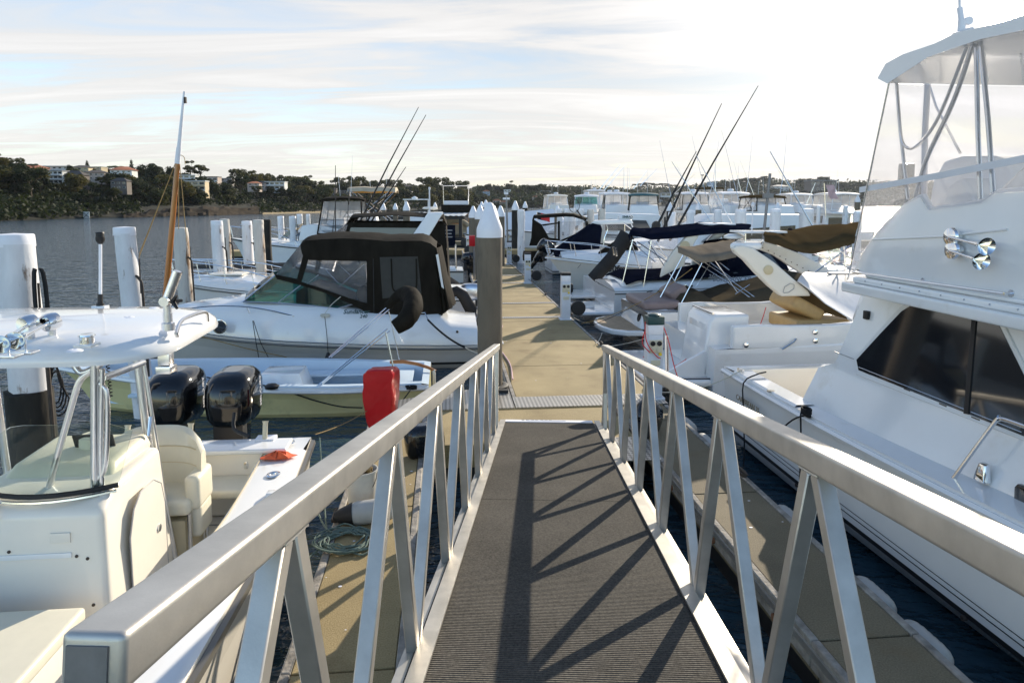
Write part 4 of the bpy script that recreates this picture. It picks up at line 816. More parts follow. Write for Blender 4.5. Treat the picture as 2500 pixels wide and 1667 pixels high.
for p in ((1808,903,1.23),):
    c_=pz(*p); q=MB(); q.box(c_,(.03,.16,.03),rz=-TH); q.box(c_-Vector((0,0,.03)),(.03,.05,.04),rz=-TH); q.build('mooring_cleat','steel',cab,bevel=.006)
# cockpit: far coaming gate, locker, cream inner face
q=MB(); c_=D(9.0,5.5,.9); q.box(c_,(2.9,.12,.62),rz=-TH); q.build('transom_door','cream_gel',cab,bevel=.02)
q=MB(); c_=D(8.3,7.3,.98); q.box(c_,(.02,.42,.16),rz=-TH); q.build('locker_vent','teak',cab)
for x_,y_ in ((2337,1417),(2352,1508),(1945,1184)):
    p=pv(x_,y_,4.02); q=MB(); q.lathe([(0,-.02),(.022,-.02),(.022,.012),(.012,.014),(.012,0),(0,0)],p,n=12,ax=-VD); q.build('skin_fitting','iron',cab)
tx=text('CARIBBEAN 35','lettering','letters_gold',.105,pv(1797,973,3.868),-UD,Vector((0,0,1)),cab,ext=.003)
# long scuffed stain is in the gelcoat; lines to the dock
line(pz(1808,905,1.24),D(10.2,3.3,.56),.10,'pale mooring rope from the stern cleat of the large white cruiser to the dock')
# fenders lashed on the right finger
fg='white fenders along the right finger'
for i,(x,y,lab) in enumerate([(1690,1000,'short white fender lying at the head of the right finger'),(1715,1040,'long white fender on the edge of the right finger by the tread plate'),(1895,1215,'grubby white fender hanging half way along the right finger'),(2120,1390,'white ribbed fender on the right finger near the bottom of the photo'),(2235,1500,'nearest white ribbed fender on the right finger')]):
    p=pz(x,y,.60); u=p.dot(UD); p=D(u,3.37,.36)
    t=thing('fender',lab,'fender',p,-TH,fg)
    prof=[(0,-.22),(.04,-.215),(.080,-.19),(.095,-.15)]+[(.095+.006*((k%2)),-.12+.03*k) for k in range(9)]+[(.095,.15),(.080,.19),(.04,.215),(0,.22)]
    q=MB(); q.lathe(prof,(0,0,0),n=20,ax=(0,1,0)); q.build('fender_body','fender',t,world=False)
    for s_ in (-1,1):
        q=MB(); q.tube([(0,s_*.21,0),(-.06,s_*.25,.08),(-.12,s_*.22,.10)],.007,5); q.build('lanyard','rope_black',t,world=False)
# ================================================================ centre console boat, left foreground
CV=-2.65
cc=thing('centre_console_boat','cream centre console fishing boat with hard top and twin black outboards, left of the gangway','boat',D(7.45,CV),A_CAM)
bxB,zxB=hull(cc,7.6,2.56,.95,1.25,['cream_gel','gunmetal','antifoul'],t0=.50,p=2.3,flare=.16,rake=1.2,n=18,cock=(.42,7.0),sole=.34,deckm='gelcoat',inner='cream_gel',cw=.42,stripe=(.2,.1),rubm='gunmetal',rubr=.035,sternb=.90)
def C(x,y,z): return (x,y,z)          # local: x toward the camera from the transom, y to port (photo right is -y)
# local y: port = left of a boat heading to the camera = photo right
# transom bulkhead, engine well, folding seat
q=MB(); q.box((.50,.10,.68),(.16,1.75,.66)); q.build('transom_bulkhead','cream_gel',cc,bevel=.03,seg=3,world=False)
q=MB(); q.box((.46,.10,1.03),(.34,1.85,.05)); q.build('transom_cap','gelcoat',cc,bevel=.02,seg=3,world=False)
q=MB(); q.box((.30,.98,.66),(.26,.16,.55)); q.build('quarter_moulding','gelcoat',cc,bevel=.04,seg=3,world=False)
cushion(cc,(.78,.50,.74),(.40,.78,.09),'vinyl_cream','folding_seat',bev=.035)
q=MB(); q.tube([(.62,.9,.98),(.72,.9,.90),(.92,.9,.70)],.012,6); q.tube([(.62,.12,.98),(.92,.12,.70)],.012,6); q.build('seat_strut','steel',cc,world=False)
for y in (.25,.62): q=MB(); q.box((.585,y,.88),(.012,.035,.07)); q.build('latch','steel',cc,bevel=.003,world=False)
for y in (-.62,.0,.75):
    q=MB(); q.lathe([(.026,0),(.026,.20),(.034,.22),(.020,.22),(.020,.05)],(.36,y,1.03),n=12,ax=(-.3,0,1)); q.build('rod_holder','socket',cc,world=False)
# gunwale fittings along the photo-right side
bz=lambda x,off:(x,bxB(x/7.6)-off,zxB(x/7.6)+.03)
for x in (.25,1.15,2.3): 
    q=MB(); p=bz(x,.20); q.lathe([(.055,0),(.062,.008),(.045,.014),(.030,.006),(.030,-.02),(0,-.02)],p,n=18,sx=1.3); q.build('flush_rod_holder','chrome',cc,world=False)
q=MB(); p=bz(2.1,.14); q.box(p,(.09,.05,.04)); q.tube([(p[0]-.1,p[1],p[2]+.03),(p[0]+.1,p[1],p[2]+.03)],.012,6); q.build('cleat','black',cc,bevel=.005,world=False)
q=MB(); p=bz(1.65,.12); q.prism([(p[0]-.10,p[1]-.05,p[2]),(p[0]+.10,p[1]-.05,p[2]),(p[0]+.10,p[1]+.06,p[2]),(p[0]-.10,p[1]+.06,p[2])],[(p[0]-.02,p[1]-.04,p[2]+.05),(p[0]+.06,p[1]-.04,p[2]+.05),(p[0]+.06,p[1]+.03,p[2]+.05),(p[0]-.02,p[1]+.03,p[2]+.05)]); q.build('step_pad','gelcoat',cc,bevel=.01,world=False)
random.seed(3)
q=MB(); p=bz(.70,.24); rows=[[(p[0]+.10*cos(a)*r*(.6+.8*random.random()),p[1]+.17*sin(a)*r*(.7+.5*random.random()),p[2]+.012+.07*random.random()*(1.15-r)) for r in (0.05,.45,.75,1)] for a in [2*PI*k/14 for k in range(15)]]; q.grid(rows,th=.004); tag(q.build('orange_rag','orange_cloth',None,world=False),'crumpled orange rag on the stern corner of the cream centre console boat','rag')
o=bpy.data.objects['orange_rag']; o.matrix_world=cc.matrix_basis.copy()
# twin outboards (seen from ahead of the boat, beyond the transom)
for px,c_ in ((428,905),(570,900)):
    P=pY(px,c_,8.15); outboard(cc,(P.x,P.y-.08,.86),R(95.5),1.14)
    tx=text('MERCURY','lettering','letters_silver',.085,P+VD*.272+UD*.16+Vector((0,0,-.50)),Vector((0,0,1)),-UD,cc,ext=.002,bold=.002)
# console
Y0=-3.30-CV; 
def yv(v): return -(CV-v) if 0 else (v-CV)         # photo-right is +v; boat heads to the camera so port(+y) is +v
q=MB(); xs=7.45-4.72; xr=7.45-5.75
q.prism([(xr,yv(-3.30),.34),(xs+.10,yv(-3.30),.34),(xs+.02,yv(-3.30),1.42),(xs-.18,yv(-3.30),1.52),(xr+.05,yv(-3.30),1.52)],[(xr,yv(-2.30),.34),(xs+.10,yv(-2.30),.34),(xs+.02,yv(-2.34),1.42),(xs-.18,yv(-2.36),1.52),(xr+.05,yv(-2.36),1.52)])
q.build('console','cream_gel',cc,bevel=.06,seg=4,world=False)
q=MB(); q.prism([(xr-.02,yv(-3.22),1.50),(xs-.34,yv(-3.22),1.50),(xs-.46,yv(-3.18),1.60),(xr+.0,yv(-3.18),1.62)],[(xr-.02,yv(-2.44),1.50),(xs-.34,yv(-2.44),1.50),(xs-.46,yv(-2.48),1.60),(xr+.0,yv(-2.48),1.62)]); q.build('dash_pod','vinyl_cream',cc,bevel=.05,seg=4,world=False)
q=MB(); q.lathe([(.10,0),(.10,.08),(.08,.10),(0,.105)],(xr+.25,yv(-2.78),1.60),n=24); q.build('compass','vinyl_cream',cc,world=False)
# side door of the console: outline groove, latch
zz_=lambda x,z:(x,yv(-2.296),z)
D_=[(xr+.20,.46),(xs-.22,.46),(xs-.22,1.10),(xs-.30,1.28),(xs-.42,1.36),(xr+.38,1.36),(xr+.25,1.28),(xr+.20,1.10)]
q=MB(); q.prism([zz_(x,z) for x,z in D_],[(x,yv(-2.287),z) for x,z in D_]); dd=q.build('console_door','cream_gel',cc,bevel=.004,seg=1,world=False)
q=MB(); q.tube([(x,yv(-2.29),z) for x,z in D_+D_[:1]],.006,4); q.build('gasket','letters_grey',dd,world=False)
q=MB(); q.lathe([(0,0),(.030,0),(.030,.010),(.018,.014),(0,.012)],(xr+.34,yv(-2.287),.95),n=16,ax=(0,1,0)); q.build('door_latch','chrome',dd,world=False)
# front of the console: trim strip, screws, hinge plate
fx=lambda z:xs+.10-(z-.34)*.074+.004
q=MB(); q.box((fx(1.13),yv(-2.86),1.13),(.012,.62,.035)); q.build('trim_strip','gelcoat',cc,bevel=.003,world=False)
q=MB(); q.box((fx(1.24),yv(-2.62),1.25),(.012,.13,.07)); q.build('hinge_plate','cream_gel',cc,bevel=.003,world=False)
for v,z in ((-2.66,1.25),(-2.58,1.25),(-2.45,1.10),(-2.42,.78),(-2.95,1.17),(-2.52,1.12)):
    q=MB(); q.lathe([(0,-.004),(.011,-.004),(.011,.003),(0,.004)],(fx(z),yv(v),z),n=8,ax=(1,0,0)); q.build('screw','iron',cc,world=False)
# windshield with dark gasket
rows=[]; 
for k in range(9):
    a=k/8; v=-3.25+.92*a; bow=.16*(1-(2*a-1)**2); rows.append([(xs-.18+bow,yv(v),1.52),(xs-.44+bow*.9,yv(v)*1.0,1.93-.10*(2*a-1)**4),])
q=MB(); q.grid(rows,th=.006); ws=q.build('windshield','glass_clear',cc,world=False)
q=MB(); q.tube([r[0] for r in rows],.018,6); q.build('gasket','rubber',ws,world=False)
q=MB(); q.tube([Vector(r[0])+Vector((.03,0,-.03)) for r in rows],.012,6); q.build('trim','steel',ws,world=False)
q=MB(); q.tube([(xs+.05,yv(-3.02),1.40),(xs-.10,yv(-3.15),1.62),(xs-.25,yv(-3.25),1.80)],.014,6); q.build('wiper_arm','alu_tube',cc,world=False)
# wheel
q=MB(); c_=Vector((xr-.06,yv(-2.62),1.28)); q.tube([c_+Vector((.05*sin(a),.19*cos(a),.19*sin(a))) for a in [2*PI*k/24 for k in range(25)]],.014,8)
for k in range(5): a=2*PI*k/5; q.tube([c_,c_+Vector((.05*sin(a),.19*cos(a),.19*sin(a)))],.007,5)
q.build('steering_wheel','steel',cc,world=False)
# leaning post: curved cream backrest with wings, cushion, tube frame
sx=7.45-6.35
rows=[]
for k in range(13):
    a=k/12; v=-3.02+.86*a; wing=abs(2*a-1)**3*.22; zt=1.50-.16*abs(2*a-1)**4; zb_=.92-.02*wing
    rows.append([(sx+wing+.00,yv(v),zb_),(sx+wing-.015,yv(v),(zb_+zt)/2),(sx+wing-.01,yv(v),zt-.04),(sx+wing+.04,yv(v),zt),(sx+wing+.10,yv(v),zt-.03),(sx+wing+.12,yv(v),(zb_+zt)/2),(sx+wing+.12,yv(v),zb_)])
q=MB(); q.grid(rows); q.add([r for r in rows[0]],[tuple(range(7))]); q.add([r for r in rows[-1]],[tuple(range(7))]); q.build('seat_back','vinyl_cream',cc,ang=60,world=False)
for s_ in (-3.02,-2.20): cushion(cc,(sx+.30,yv(s_),1.02),(.36,.13,.30),'vinyl_cream','armrest',bev=.05)
cushion(cc,(sx+.30,yv(-2.60),.92),(.50,.80,.14),'vinyl_cream','seat_cushion')
cushion(cc,(sx+.30,yv(-2.20),.76),(.30,.12,.30),'vinyl_cream','bolster',bev=.05)
q=MB()
for x in (sx+.1,sx+.5):
    for v in (-2.98,-2.22): q.tube([(x,yv(v),.34),(x,yv(v),.86)],.018,8)
q.build('seat_frame','steel',cc,world=False)
q=MB(); q.box((sx+.30,yv(-2.6),.58),(.42,.70,.44)); q.build('tackle_locker','cream_dark',cc,bevel=.02,world=False)
# forward seat box
q=MB(); q.box((7.45-3.85,yv(-2.84),.59),(1.1,.98,.48)); q.build('forward_seat_box','cream_gel',cc,bevel=.02,world=False)
cushion(cc,(7.45-3.85,yv(-2.84),.87),(1.12,1.0,.09),'vinyl_cream','forward_cushion',bev=.03)
q=MB()
for k in range(7): q.lathe([(0,0),(.010,0),(.008,.005)],(7.45-3.40+.18*k,yv(-2.335),.80),n=8,ax=(0,1,0))
q.build('snaps','iron',cc,world=False)
q=MB(); q.tube([(7.45-3.9,yv(-2.20),.70),(7.45-3.2,yv(-2.20),.70),(7.45-2.5,yv(-2.2),.74)],.022,8); q.build('seat_rail','steel',cc,world=False)
# ---- hard top and its frame
ot=[]   # outline in (u,v): rounded with bulging right side
def rr(u0,u1,v0,v1,ra,k=7):
    P=[]
    for (cu,cv,a0) in ((u1-ra,v1-ra,0),(u0+ra,v1-ra,1),(u0+ra,v0+ra,2),(u1-ra,v0+ra,3)):
        for i in range(k+1):
            a=(a0+i/k)*PI/2; P.append((cu+ra*cos(a),cv+ra*sin(a)))
    return P
O=rr(4.42,6.05,-4.0,-1.84,.42)
def ring(off,z,cz=0):
    out=[]
    for u,v in O:
        du,dv=u-5.22,v+2.9; uu=5.22+du*off; v_=-2.9+dv*off; uu+=(.10 if du<0 else -.10)*max(0,(dv-.6))*off
        out.append(D(uu,v_,z+cz-.05*max(0,-du)*.5))
    return out
rows=[ring(.965,2.50),ring(.995,2.505),ring(1.0,2.53),ring(.985,2.575),ring(.94,2.615),ring(.75,2.655),ring(.45,2.675),ring(.02,2.68)]
q=MB(); q.grid(rows,closed=True); q.add(rows[0],[tuple(range(len(rows[0])))]); q.build('hardtop','gelcoat',cc,ang=60)
def top(px,py): return pz(px,py,2.665)
q=MB()
for p in ((313,763),(315,777),(237,800),(54,768),(10,776),(375,754),(182,858)): q.lathe([(.045,0),(.045,.005),(.03,.012),(.012,.014),(.008,.010),(0,.010)],pz(*p,2.655 if p[1]<800 else 2.64),n=18)
q.build('cap_nuts','cap_white',cc)
p=pz(213,842,2.63); q=MB(); q.box(p,(.11,.11,.02)); q.build('light_base','gelcoat',cc,bevel=.006); q=MB(); q.lathe([(.042,0),(.042,.045),(.048,.05),(.046,.058),(0,.062)],p+Vector((0,0,.008)),n=22); q.build('steaming_light','chrome',cc)
q=MB(); a=pz(432,822,2.59); b=pz(448,795,2.63); c_=pz(500,776,2.64); d_=pz(507,783,2.60); up=Vector((0,0,.045)); q.tube([a,a+up*.8,b+up,c_+up,d_],.013,8,smooth=4); q.build('grab_rail','alu_tube',cc)
q=MB()
for k in range(4):
    x0=365+4*k; q.add([pz(368+k*0,790,2.668)]*3,[(0,1,2)]) if 0 else None
# rod holder
p=pz(411,806,2.64); q=MB(); q.lathe([(.042,0),(.042,.05),(.030,.055),(.030,.12),(0,.12)],p,n=18); tp_=p+Vector((.0,0,.20)); q.tube([p+Vector((0,0,.08)),tp_],.026,12); q.lathe([(0,-.045),(.034,-.045),(.034,.045),(0,.045)],tp_,n=14,ax=(0,1,0)); e=pY(434,662,tp_.y)
q.tube([tp_-(e-tp_)*.05,e],.032,16,cap=False); q.tube([e-(e-tp_)*.6,e],.026,16); q.build('rod_holder','alu_tube',cc)
q=MB()
for a in (0,2.1,4.2): q.tube([tp_+Vector((.05,-.02,0)),tp_+Vector((.07,-.02,0))+Vector((.02,.05*cos(a),.05*sin(a)))],[.018,.010],6)
q.build('clamp_knob','black',cc)
p=pz(404,858,2.50); q=MB(); q.box(p-Vector((0,0,.05)),(.08,.07,.08)); q.box(p-Vector((0,0,.12)),(.10,.10,.05)); q.build('holder_bracket','alu_tube',cc,bevel=.006)
# anchor light on a stick
p=pz(245,749,2.66); q=MB(); q.box(p,(.11,.07,.02)); q.build('light_stand_base','gelcoat',cc,bevel=.005)
q=MB(); q.tube([p,p+Vector((0,0,.03))],.03,10); q.tube([p+Vector((0,0,.02)),pY(245,718,p.y)],.020,10); q.build('light_foot','black',cc); q=MB(); zt=pY(245,590,p.y); q.lathe([(.014,0),(.034,.03),(.034,.06),(.030,.062),(.030,.085),(.034,.087),(.030,.098),(0,.10)],zt-Vector((0,0,.02)),n=18); q.build('lamp_head','black',cc)
q=MB(); q.tube([pY(245,719,p.y),zt],.0125,10); q.build('light_pole','cap_white',cc)
# chrome horns on the top
for i,(a,b) in enumerate((((72,790),(-2,842)),((126,785),(35,833)))):
    h=thing('air_horn',('chrome trumpet horn cut by the left frame edge, on the cream boat hard top','nearest chrome trumpet horn on the cream boat hard top, wholly in view')[i],'air horn',pz(a[0],a[1]+50,2.63),group='chrome horns on the hard top')
    pa=pz(a[0],a[1],2.63+.10); pb=pz(b[0],b[1]+0,2.63+.085); d=(pb-pa).normalized(); L_=(pb-pa).length
    q=MB(); q.lathe([(.0,-.05),(.052,-.05),(.060,-.03),(.060,.0),(.055,.03),(.02,.045),(0,.05)],pa,n=24,ax=(.3,1,.15)); q.build('horn_body','chrome',h)
    q=MB(); q.lathe([(.012,0),(.013,L_*.55),(.018,L_*.72),(.030,L_*.88),(.052,L_*.99),(.054,L_),(.046,L_-.008),(.025,L_-.05),(.001,L_-.08)],pa,n=24,ax=d); q.build('trumpet','chrome',h)
    q=MB(); m_=pa.lerp(pb,.75); q.tube([m_,m_-Vector((0,0,.10))],.007,6); q.box(m_-Vector((0,0,.10)),(.12,.08,.015)); q.tube([pa,pa-Vector((0,0,.11))],.028,8); q.build('bracket','alu_tube',h,bevel=.003)
# frame tubes, welded
def ft(P,r=.021,name='hardtop_frame',sm=4): 
    q=MB(); q.tube(P,r,12,smooth=sm); return q.build(name,'alu_tube',cc)
YF=4.62; YR=5.55
ft([pY(232,880,YF),pY(232,1200,YF),pY(228,1420,YF),pY(236,1530,YF)],.030,'hardtop_leg'); ft([pY(250,900,YF),pY(247,1150,YF),pY(262,1330,YF),pY(270,1500,YF)],.018,'hardtop_leg')
ft([pY(224,905,YF),pY(195,930,YF),pY(172,1000,YF),pY(115,1205,YF)],.022); ft([pY(180,890,YF),pY(200,910,YF),pY(240,893,YF),pY(250,880,YF)],.022)
ft([pY(243,935,YF),pY(262,970,YF),pY(258,1130,YF),pY(240,1170,YF)],.017)
ft([pY(0,1222,YF-.05),pY(235,1206,YF-.02)],.021,sm=0); ft([pY(245,1200,YF),pY(280,1180,YF+.15),pY(370,1110,YR)],.024)
ft([pY(335,875,YR),pY(362,1080,YR),pY(395,1230,YR),pY(425,1360,YR)],.034,'hardtop_leg'); ft([pY(350,880,YR),pY(385,1100,YR),pY(400,1200,YR),pY(428,1350,YR)],.016,'hardtop_leg')
ft([pY(250,922,YF),pY(300,905,5.0),pY(350,885,YR)],.024)
for x0 in (-3.9,):
    ft([D(4.9,-3.75,2.52),D(4.9,-3.75,1.5),D(4.85,-3.55,.4)],.03,'hardtop_leg',0); ft([D(5.9,-3.75,2.52),D(6.0,-3.7,.4)],.03,'hardtop_leg',0)
q=MB(); a=pY(263,890,5.0); q.tube([a.lerp(a-Vector((-.01,0,.25)),i/50)+Vector((.012*cos(i*1.2),.012*sin(i*1.2),0)) for i in range(51)],.004,4); q.build('coiled_cord','black',cc)
# ================================================================ left side: launch, cruisers, piles
def deckshell(par,bx,zr,prof,m='gelcoat',inset=.30,lift=.02,crown=.10,name='deck_moulding',a=0,b_=None):
    """moulding from the rub rail up to the deck line. prof: [(x, z_deck)]"""
    rows=[]; L=par['L']
    for x,zd in prof:
        t=min(max(x/L,0),1); b=bx(t); zr_=zr(t)+lift; h=zd-zr_
        w=[(b-.01,zr_),(b-.03,zr_+h*.35),(b-.30*inset-.02,zr_+h*.72),(b-.75*inset,zr_+h*.95),(b-inset-.05,zd+.01),(max(b-inset-.3,.02),zd+crown*.5),(0,zd+crown)]
        w=[(max(p,0.01) if i<6 else 0,z) for i,(p,z) in enumerate(w)]; rows.append([(x,p,z) for p,z in w]+[(x,-p,z) for p,z in reversed(w[:-1])])
    q=MB(); q.grid(rows); q.add(rows[0],[tuple(range(len(rows[0])))]); return q.build(name,m,par,world=False,ang=45)
def sidepair(par,name,m,P,u,uc,th=.012,both=True,sub=None):
    """panel traced at the near side plane (distance u), and its twin on the far side of the boat"""
    P=[pu(x,y,u) for x,y in P]; o=None
    for k in (0,1) if both else (0,):
        Q=P if not k else [p+UD*(2*(uc-u)) for p in P]
        q=MB(); q.plate(Q,th,nrm=UD); o=q.build(name,m,par) if not k else (q.build(name,m,par),o)[1]
    return o
# ---------------------------------------------------------------- white cruiser with black canopy
UN=14.2; UC=15.5
vs=pu(1169,852,UN).dot(VD)
sd=thing('sports_cruiser','white sports cruiser with a tall black canopy and teal tinted windscreen, behind the yellow launch','boat',D(UC,vs),A_LEFT)
sd['L']=7.5
bx,zx=hull(sd,7.5,2.6,.50,.98,['hull_beige','black','antifoul'],t0=.45,p=2.4,flare=.20,rake=1.0,n=18,deckm='gelcoat',rubm='gunmetal',rubr=.022,stripe=(.12,.05))
PR=[(0,.60),(.02,.86),(.35,.90),(.6,.95),(.85,1.16),(1.5,1.13),(2.3,1.20),(2.95,1.30),(4.0,1.38),(4.9,1.44),(5.35,1.38),(6.2,1.26),(6.9,1.10),(7.4,1.03)]
deckshell(sd,bx,zx,PR,inset=.34)
q=MB(); q.box((-.25,0,.46),(.62,2.2,.10)); q.build('swim_platform','gelcoat',sd,bevel=.035,seg=3,world=False)
q=MB(); q.prism([(.04,1.0,.7),(.04,-1.0,.7),(.04,-1.0,.58),(.04,1.0,.58)],[(.02,.9,.72),(.02,-.9,.72),(.02,-.9,.60),(.02,.9,.60)]) 
for s_ in (1,-1): q.lathe([(0,0),(.03,0),(.02,.02),(0,.02)],(.45,s_*1.20,.80),n=10,ax=(0,s_,0))
q.build('stern_light','black',sd,world=False)
NP=14.56
gl=[(598,735),(672,674),(740,697),(800,716),(858,741),(823,752),(760,744),(680,738)]
sidepair(sd,'windscreen_side','glass_teal',gl,NP,UC)
A=[pu(598,735,NP),pu(672,674,NP)]; Bm=[p+UD*(2*(UC-NP)) for p in A]; q=MB(); mid=[(A[i]+Bm[i])/2-VD*.28 for i in (0,1)]
q.grid([A,[A[0].lerp(mid[0],.75)+UD*.0,A[1].lerp(mid[1],.75)],mid,[Bm[0].lerp(mid[0],.75),Bm[1].lerp(mid[1],.75)],Bm],th=.008); q.build('windscreen_front','glass_teal',sd)
for k in (0,1):
    f=lambda p:p+UD*(2*(UC-NP)) if k else p
    q=MB(); q.tube([f(pu(*p,NP-.01)) for p in ((593,737),(680,740),(760,747),(824,754),(862,742))],.016,6); q.tube([f(pu(*p,NP-.01)) for p in ((824,754),(862,742),(858,741))],.016,6); q.tube([f(pu(593,737,NP)),f(pu(672,672,NP))],.016,6); q.tube([f(pu(680,738,NP)),f(pu(737,694,NP))],.012,6); q.build('windscreen_frame','alu_tube',sd)
# dark dash, seats and lining seen through the glass
q=MB(); P=[pu(x,y,NP+.15) for x,y in ((722,744),(722,712),(745,700),(790,712),(860,742),(940,775),(720,775))]; q.prism(P,[p+UD*1.6 for p in P]); q.build('helm_console','black',sd,bevel=.04)
for v_,h in ((.62,.9),(1.6,.9)):
    q=MB(); P=[pu(x,y,NP+v_-.35) for x,y in ((880,775),(868,715),(880,700),(905,712),(912,775))]; q.prism(P,[p+UD*.5 for p in P]); q.build('seat','canvas_grey',sd,bevel=.05)
# canopy roof
T_=[(733,597),(745,588),(790,584),(839,582),(890,584),(944,589),(985,588),(1029,588),(1050,594),(1066,606)]
V_=[(738,622),(747,620),(790,621),(839,623),(897,630),(944,633),(985,628),(1029,629),(1050,637),(1064,648)]
def roofgrid(T,V,u,uc,crown=.10,wob=.015,ins=.04):
    Tn=[pu(x,y,u+ins) for x,y in T]; Vn=[pu(x,y,u) for x,y in V]; Md=[(a*.55+b*.45)-UD*.02 for a,b in zip(Tn,Vn)]
    def fr(Q): return [p+UD*(2*(uc-p.dot(UD))) for p in Q]
    cr=[]
    for f in (.15,.4,.6,.85):
        cr.append([a.lerp(b,f)+Vector((0,0,crown*4*f*(1-f)+wob*noise.noise(a*3+Vector((f*9,0,0))))) for a,b in zip(Tn,fr(Tn))])
    return [Vn,Md,Tn]+cr+[fr(Tn),fr(Md),fr(Vn)]
def canopy(par,T,V,u,uc,m,name='canopy_top',**k):
    q=MB(); q.grid(roofgrid([tuple(p) for p in T],V,u,uc,**k),th=.012); return q.build(name,m,par,ang=55)
def densify(P,n=3):
    o=[]
    for a,b in zip(P,P[1:]):
        for i in range(n): o.append((a[0]+(b[0]-a[0])*i/n,a[1]+(b[1]-a[1])*i/n))
    return o+[P[-1]]
canopy(sd,densify(T_),densify(V_),NP-.02,UC,'canvas_black',wob=.05)
sidepair(sd,'canopy_panel','canvas_black',[(741,618),(758,618),(735,692),(724,686)],NP-.01,UC)
sidepair(sd,'canopy_panel','canvas_black',[(754,618),(898,626),(898,638),(754,635)],NP-.01,UC)
sidepair(sd,'canopy_skirt','canvas_black',[(670,670),(726,681),(732,687),(790,706),(850,727),(898,741),(940,762),(960,775),(925,775),(895,763),(862,744),(790,714),(740,698),(676,681)],NP-.02,UC)
sidepair(sd,'canopy_panel','canvas_black',[(895,626),(944,631),(1029,627),(1064,645),(1078,768),(1000,774),(935,772),(896,742)],NP-.005,UC,th=.02)
mp_=sidepair(sd,'mesh_window','mesh_panel',[(927,628),(1020,626),(1029,718),(934,729)],NP-.022,UC,th=.006,both=False)
q=MB(); q.tube([pu(x,y,NP-.03) for x,y in ((955,632),(956,660),(958,700),(966,711),(985,714),(1008,710),(1017,695),(1016,632))],.016,6,smooth=3); q.build('zip_flap','canvas_black',mp_)
q=MB(); q.tube([pu(911,632,NP-.02),pu(913,765,NP-.02)],.010,5); q.build('zip','black',sd)
sidepair(sd,'clear_window','clear_vinyl',[(755,633),(898,636),(898,742),(732,689)],NP+.005,UC,th=.003)
sidepair(sd,'clear_window','clear_vinyl',[(734,597),(742,620),(726,686),(671,673)],NP+.005,UC,th=.003)
A=[pu(734,597,NP),pu(671,673,NP)]; Bm=[p+UD*(2*(UC-NP)) for p in A]; q=MB(); q.grid([A,Bm],th=.003); q.build('clear_window','clear_vinyl',sd)
q=MB()
for a,b in (((773,635),(826,692)),((896,638),(825,703)),((820,640),(858,675)),((894,640),(896,690)),((866,630),(878,642))):
    for du in (.12,1.9): q.tube([pu(*a,NP+du),pu(*b,NP+du)],.011,6)
q.build('canopy_bow','steel',sd)
# stern curtain with folds
A=[pu(1064,606,NP),pu(1078,680,NP),pu(1098,754,NP-.05)]; rows=[]
for i in range(25):
    f=i/24; w_=.03*sin(i*2.3)+.03*noise.noise(Vector((i*.7,0,0))); rows.append([p+UD*(2*(UC-NP)*f)+VD*(w_*(.2+.5*j))+VD*.12*sin(PI*f) for j,p in enumerate(A)])
q=MB(); q.grid(rows,th=.008); q.build('stern_curtain','canvas_black',sd,ang=60)
P=[pu(x,y,NP-.01) for x,y in ((1062,640),(1066,608),(1098,754),(1077,770))]; rows=[]
for i in range(9):
    f=i/8; a=P[1].lerp(P[2],f); b=P[0].lerp(P[3],f); rows.append([b.lerp(a,g)-UD*(.03*sin(g*13+f*2)) for g in [k/10 for k in range(11)]])
q=MB(); q.grid(rows,th=.008); q.build('stern_curtain','canvas_black',sd,ang=60)
sidepair(sd,'arch_leg','gelcoat',[(1064,622),(1070,620),(1084,705),(1078,700)],NP-.04,UC,th=.05)
text('Sundancer','lettering','letters_dark',.125,pu(838,766,UN+.02),VD,Vector((0,0,1)),sd,shear=.3,bold=.004)
text('240','lettering','letters_dark',.10,pu(878,776,UN+.02),VD,Vector((0,0,1)),sd,shear=.3,bold=.003)
q=MB(); c_=pu(536,797,UN+.02); q.lathe([(0,-.02),(.15,-.02),(.15,.015),(.13,.02),(.0,.02)],c_,n=24,ax=-UD,sx=.45 if 0 else 1); q.build('porthole','steel',sd)
q=MB(); c_=pu(536,797,UN-.002); q.lathe([(0,-.02),(.125,-.02),(.125,.005),(0,.006)],c_,n=24,ax=-UD); q.build('porthole_glass','glass_dark',sd)
q=MB(); c_=pu(782,852,UN+.13); q.lathe([(0,-.05),(.09,-.04),(.09,.03),(0,.035)],c_,n=20,ax=-UD); q.build('side_vent','black',sd)
q=MB(); q.tube([pu(x,y,UN+.16) for x,y in ((470,752),(510,748),(560,747),(610,750),(660,758),(716,771))],.013,6,smooth=4); q.tube([pu(603,750,UN+.16),pu(610,765,UN+.16)],.012,6); q.lathe([(0,0),(.03,0),(.03,.02)],pu(716,773,UN+.16),n=10); q.tube([pu(470,752,UN+.16)]+[pu(x,y,UN+.7) for x,y in ((400,752),(345,758))]+[pu(338,756,UC)],.013,6,smooth=4); q.build('bow_rail','steel',sd)
q=MB(); c_=pu(794,770,UN+.10); q.tube([c_-VD*.10,c_+VD*.10],.02,8); q.tube([c_-Vector((0,0,.03)),c_+Vector((0,0,.01))],.02,6)
for i in range(4): q.tube([c_+Vector((.09*cos(a),.03*sin(a),.015*i-.02)) for a in range(8)],.010,5)
q.build('cleat','rope_white',sd)
rope(sd,[pu(832,724,NP-.05),pu(808,745,NP-.1),pu(793,766,UN+.06)],.008,'rope_white'); rope(sd,[pu(793,773,UN-.02),pu(798,820,UN-.03),pu(801,862,UN-.05)],.007,'rope_black')
rope(sd,[pu(617,783,UN-.02),pu(624,830,UN-.03),pu(632,874,UN-.05)],.008,'rope_black'); rope(sd,[pu(619,783,UN-.02),pu(636,835,UN-.03),pu(655,872,UN-.05)],.008,'rope_black')
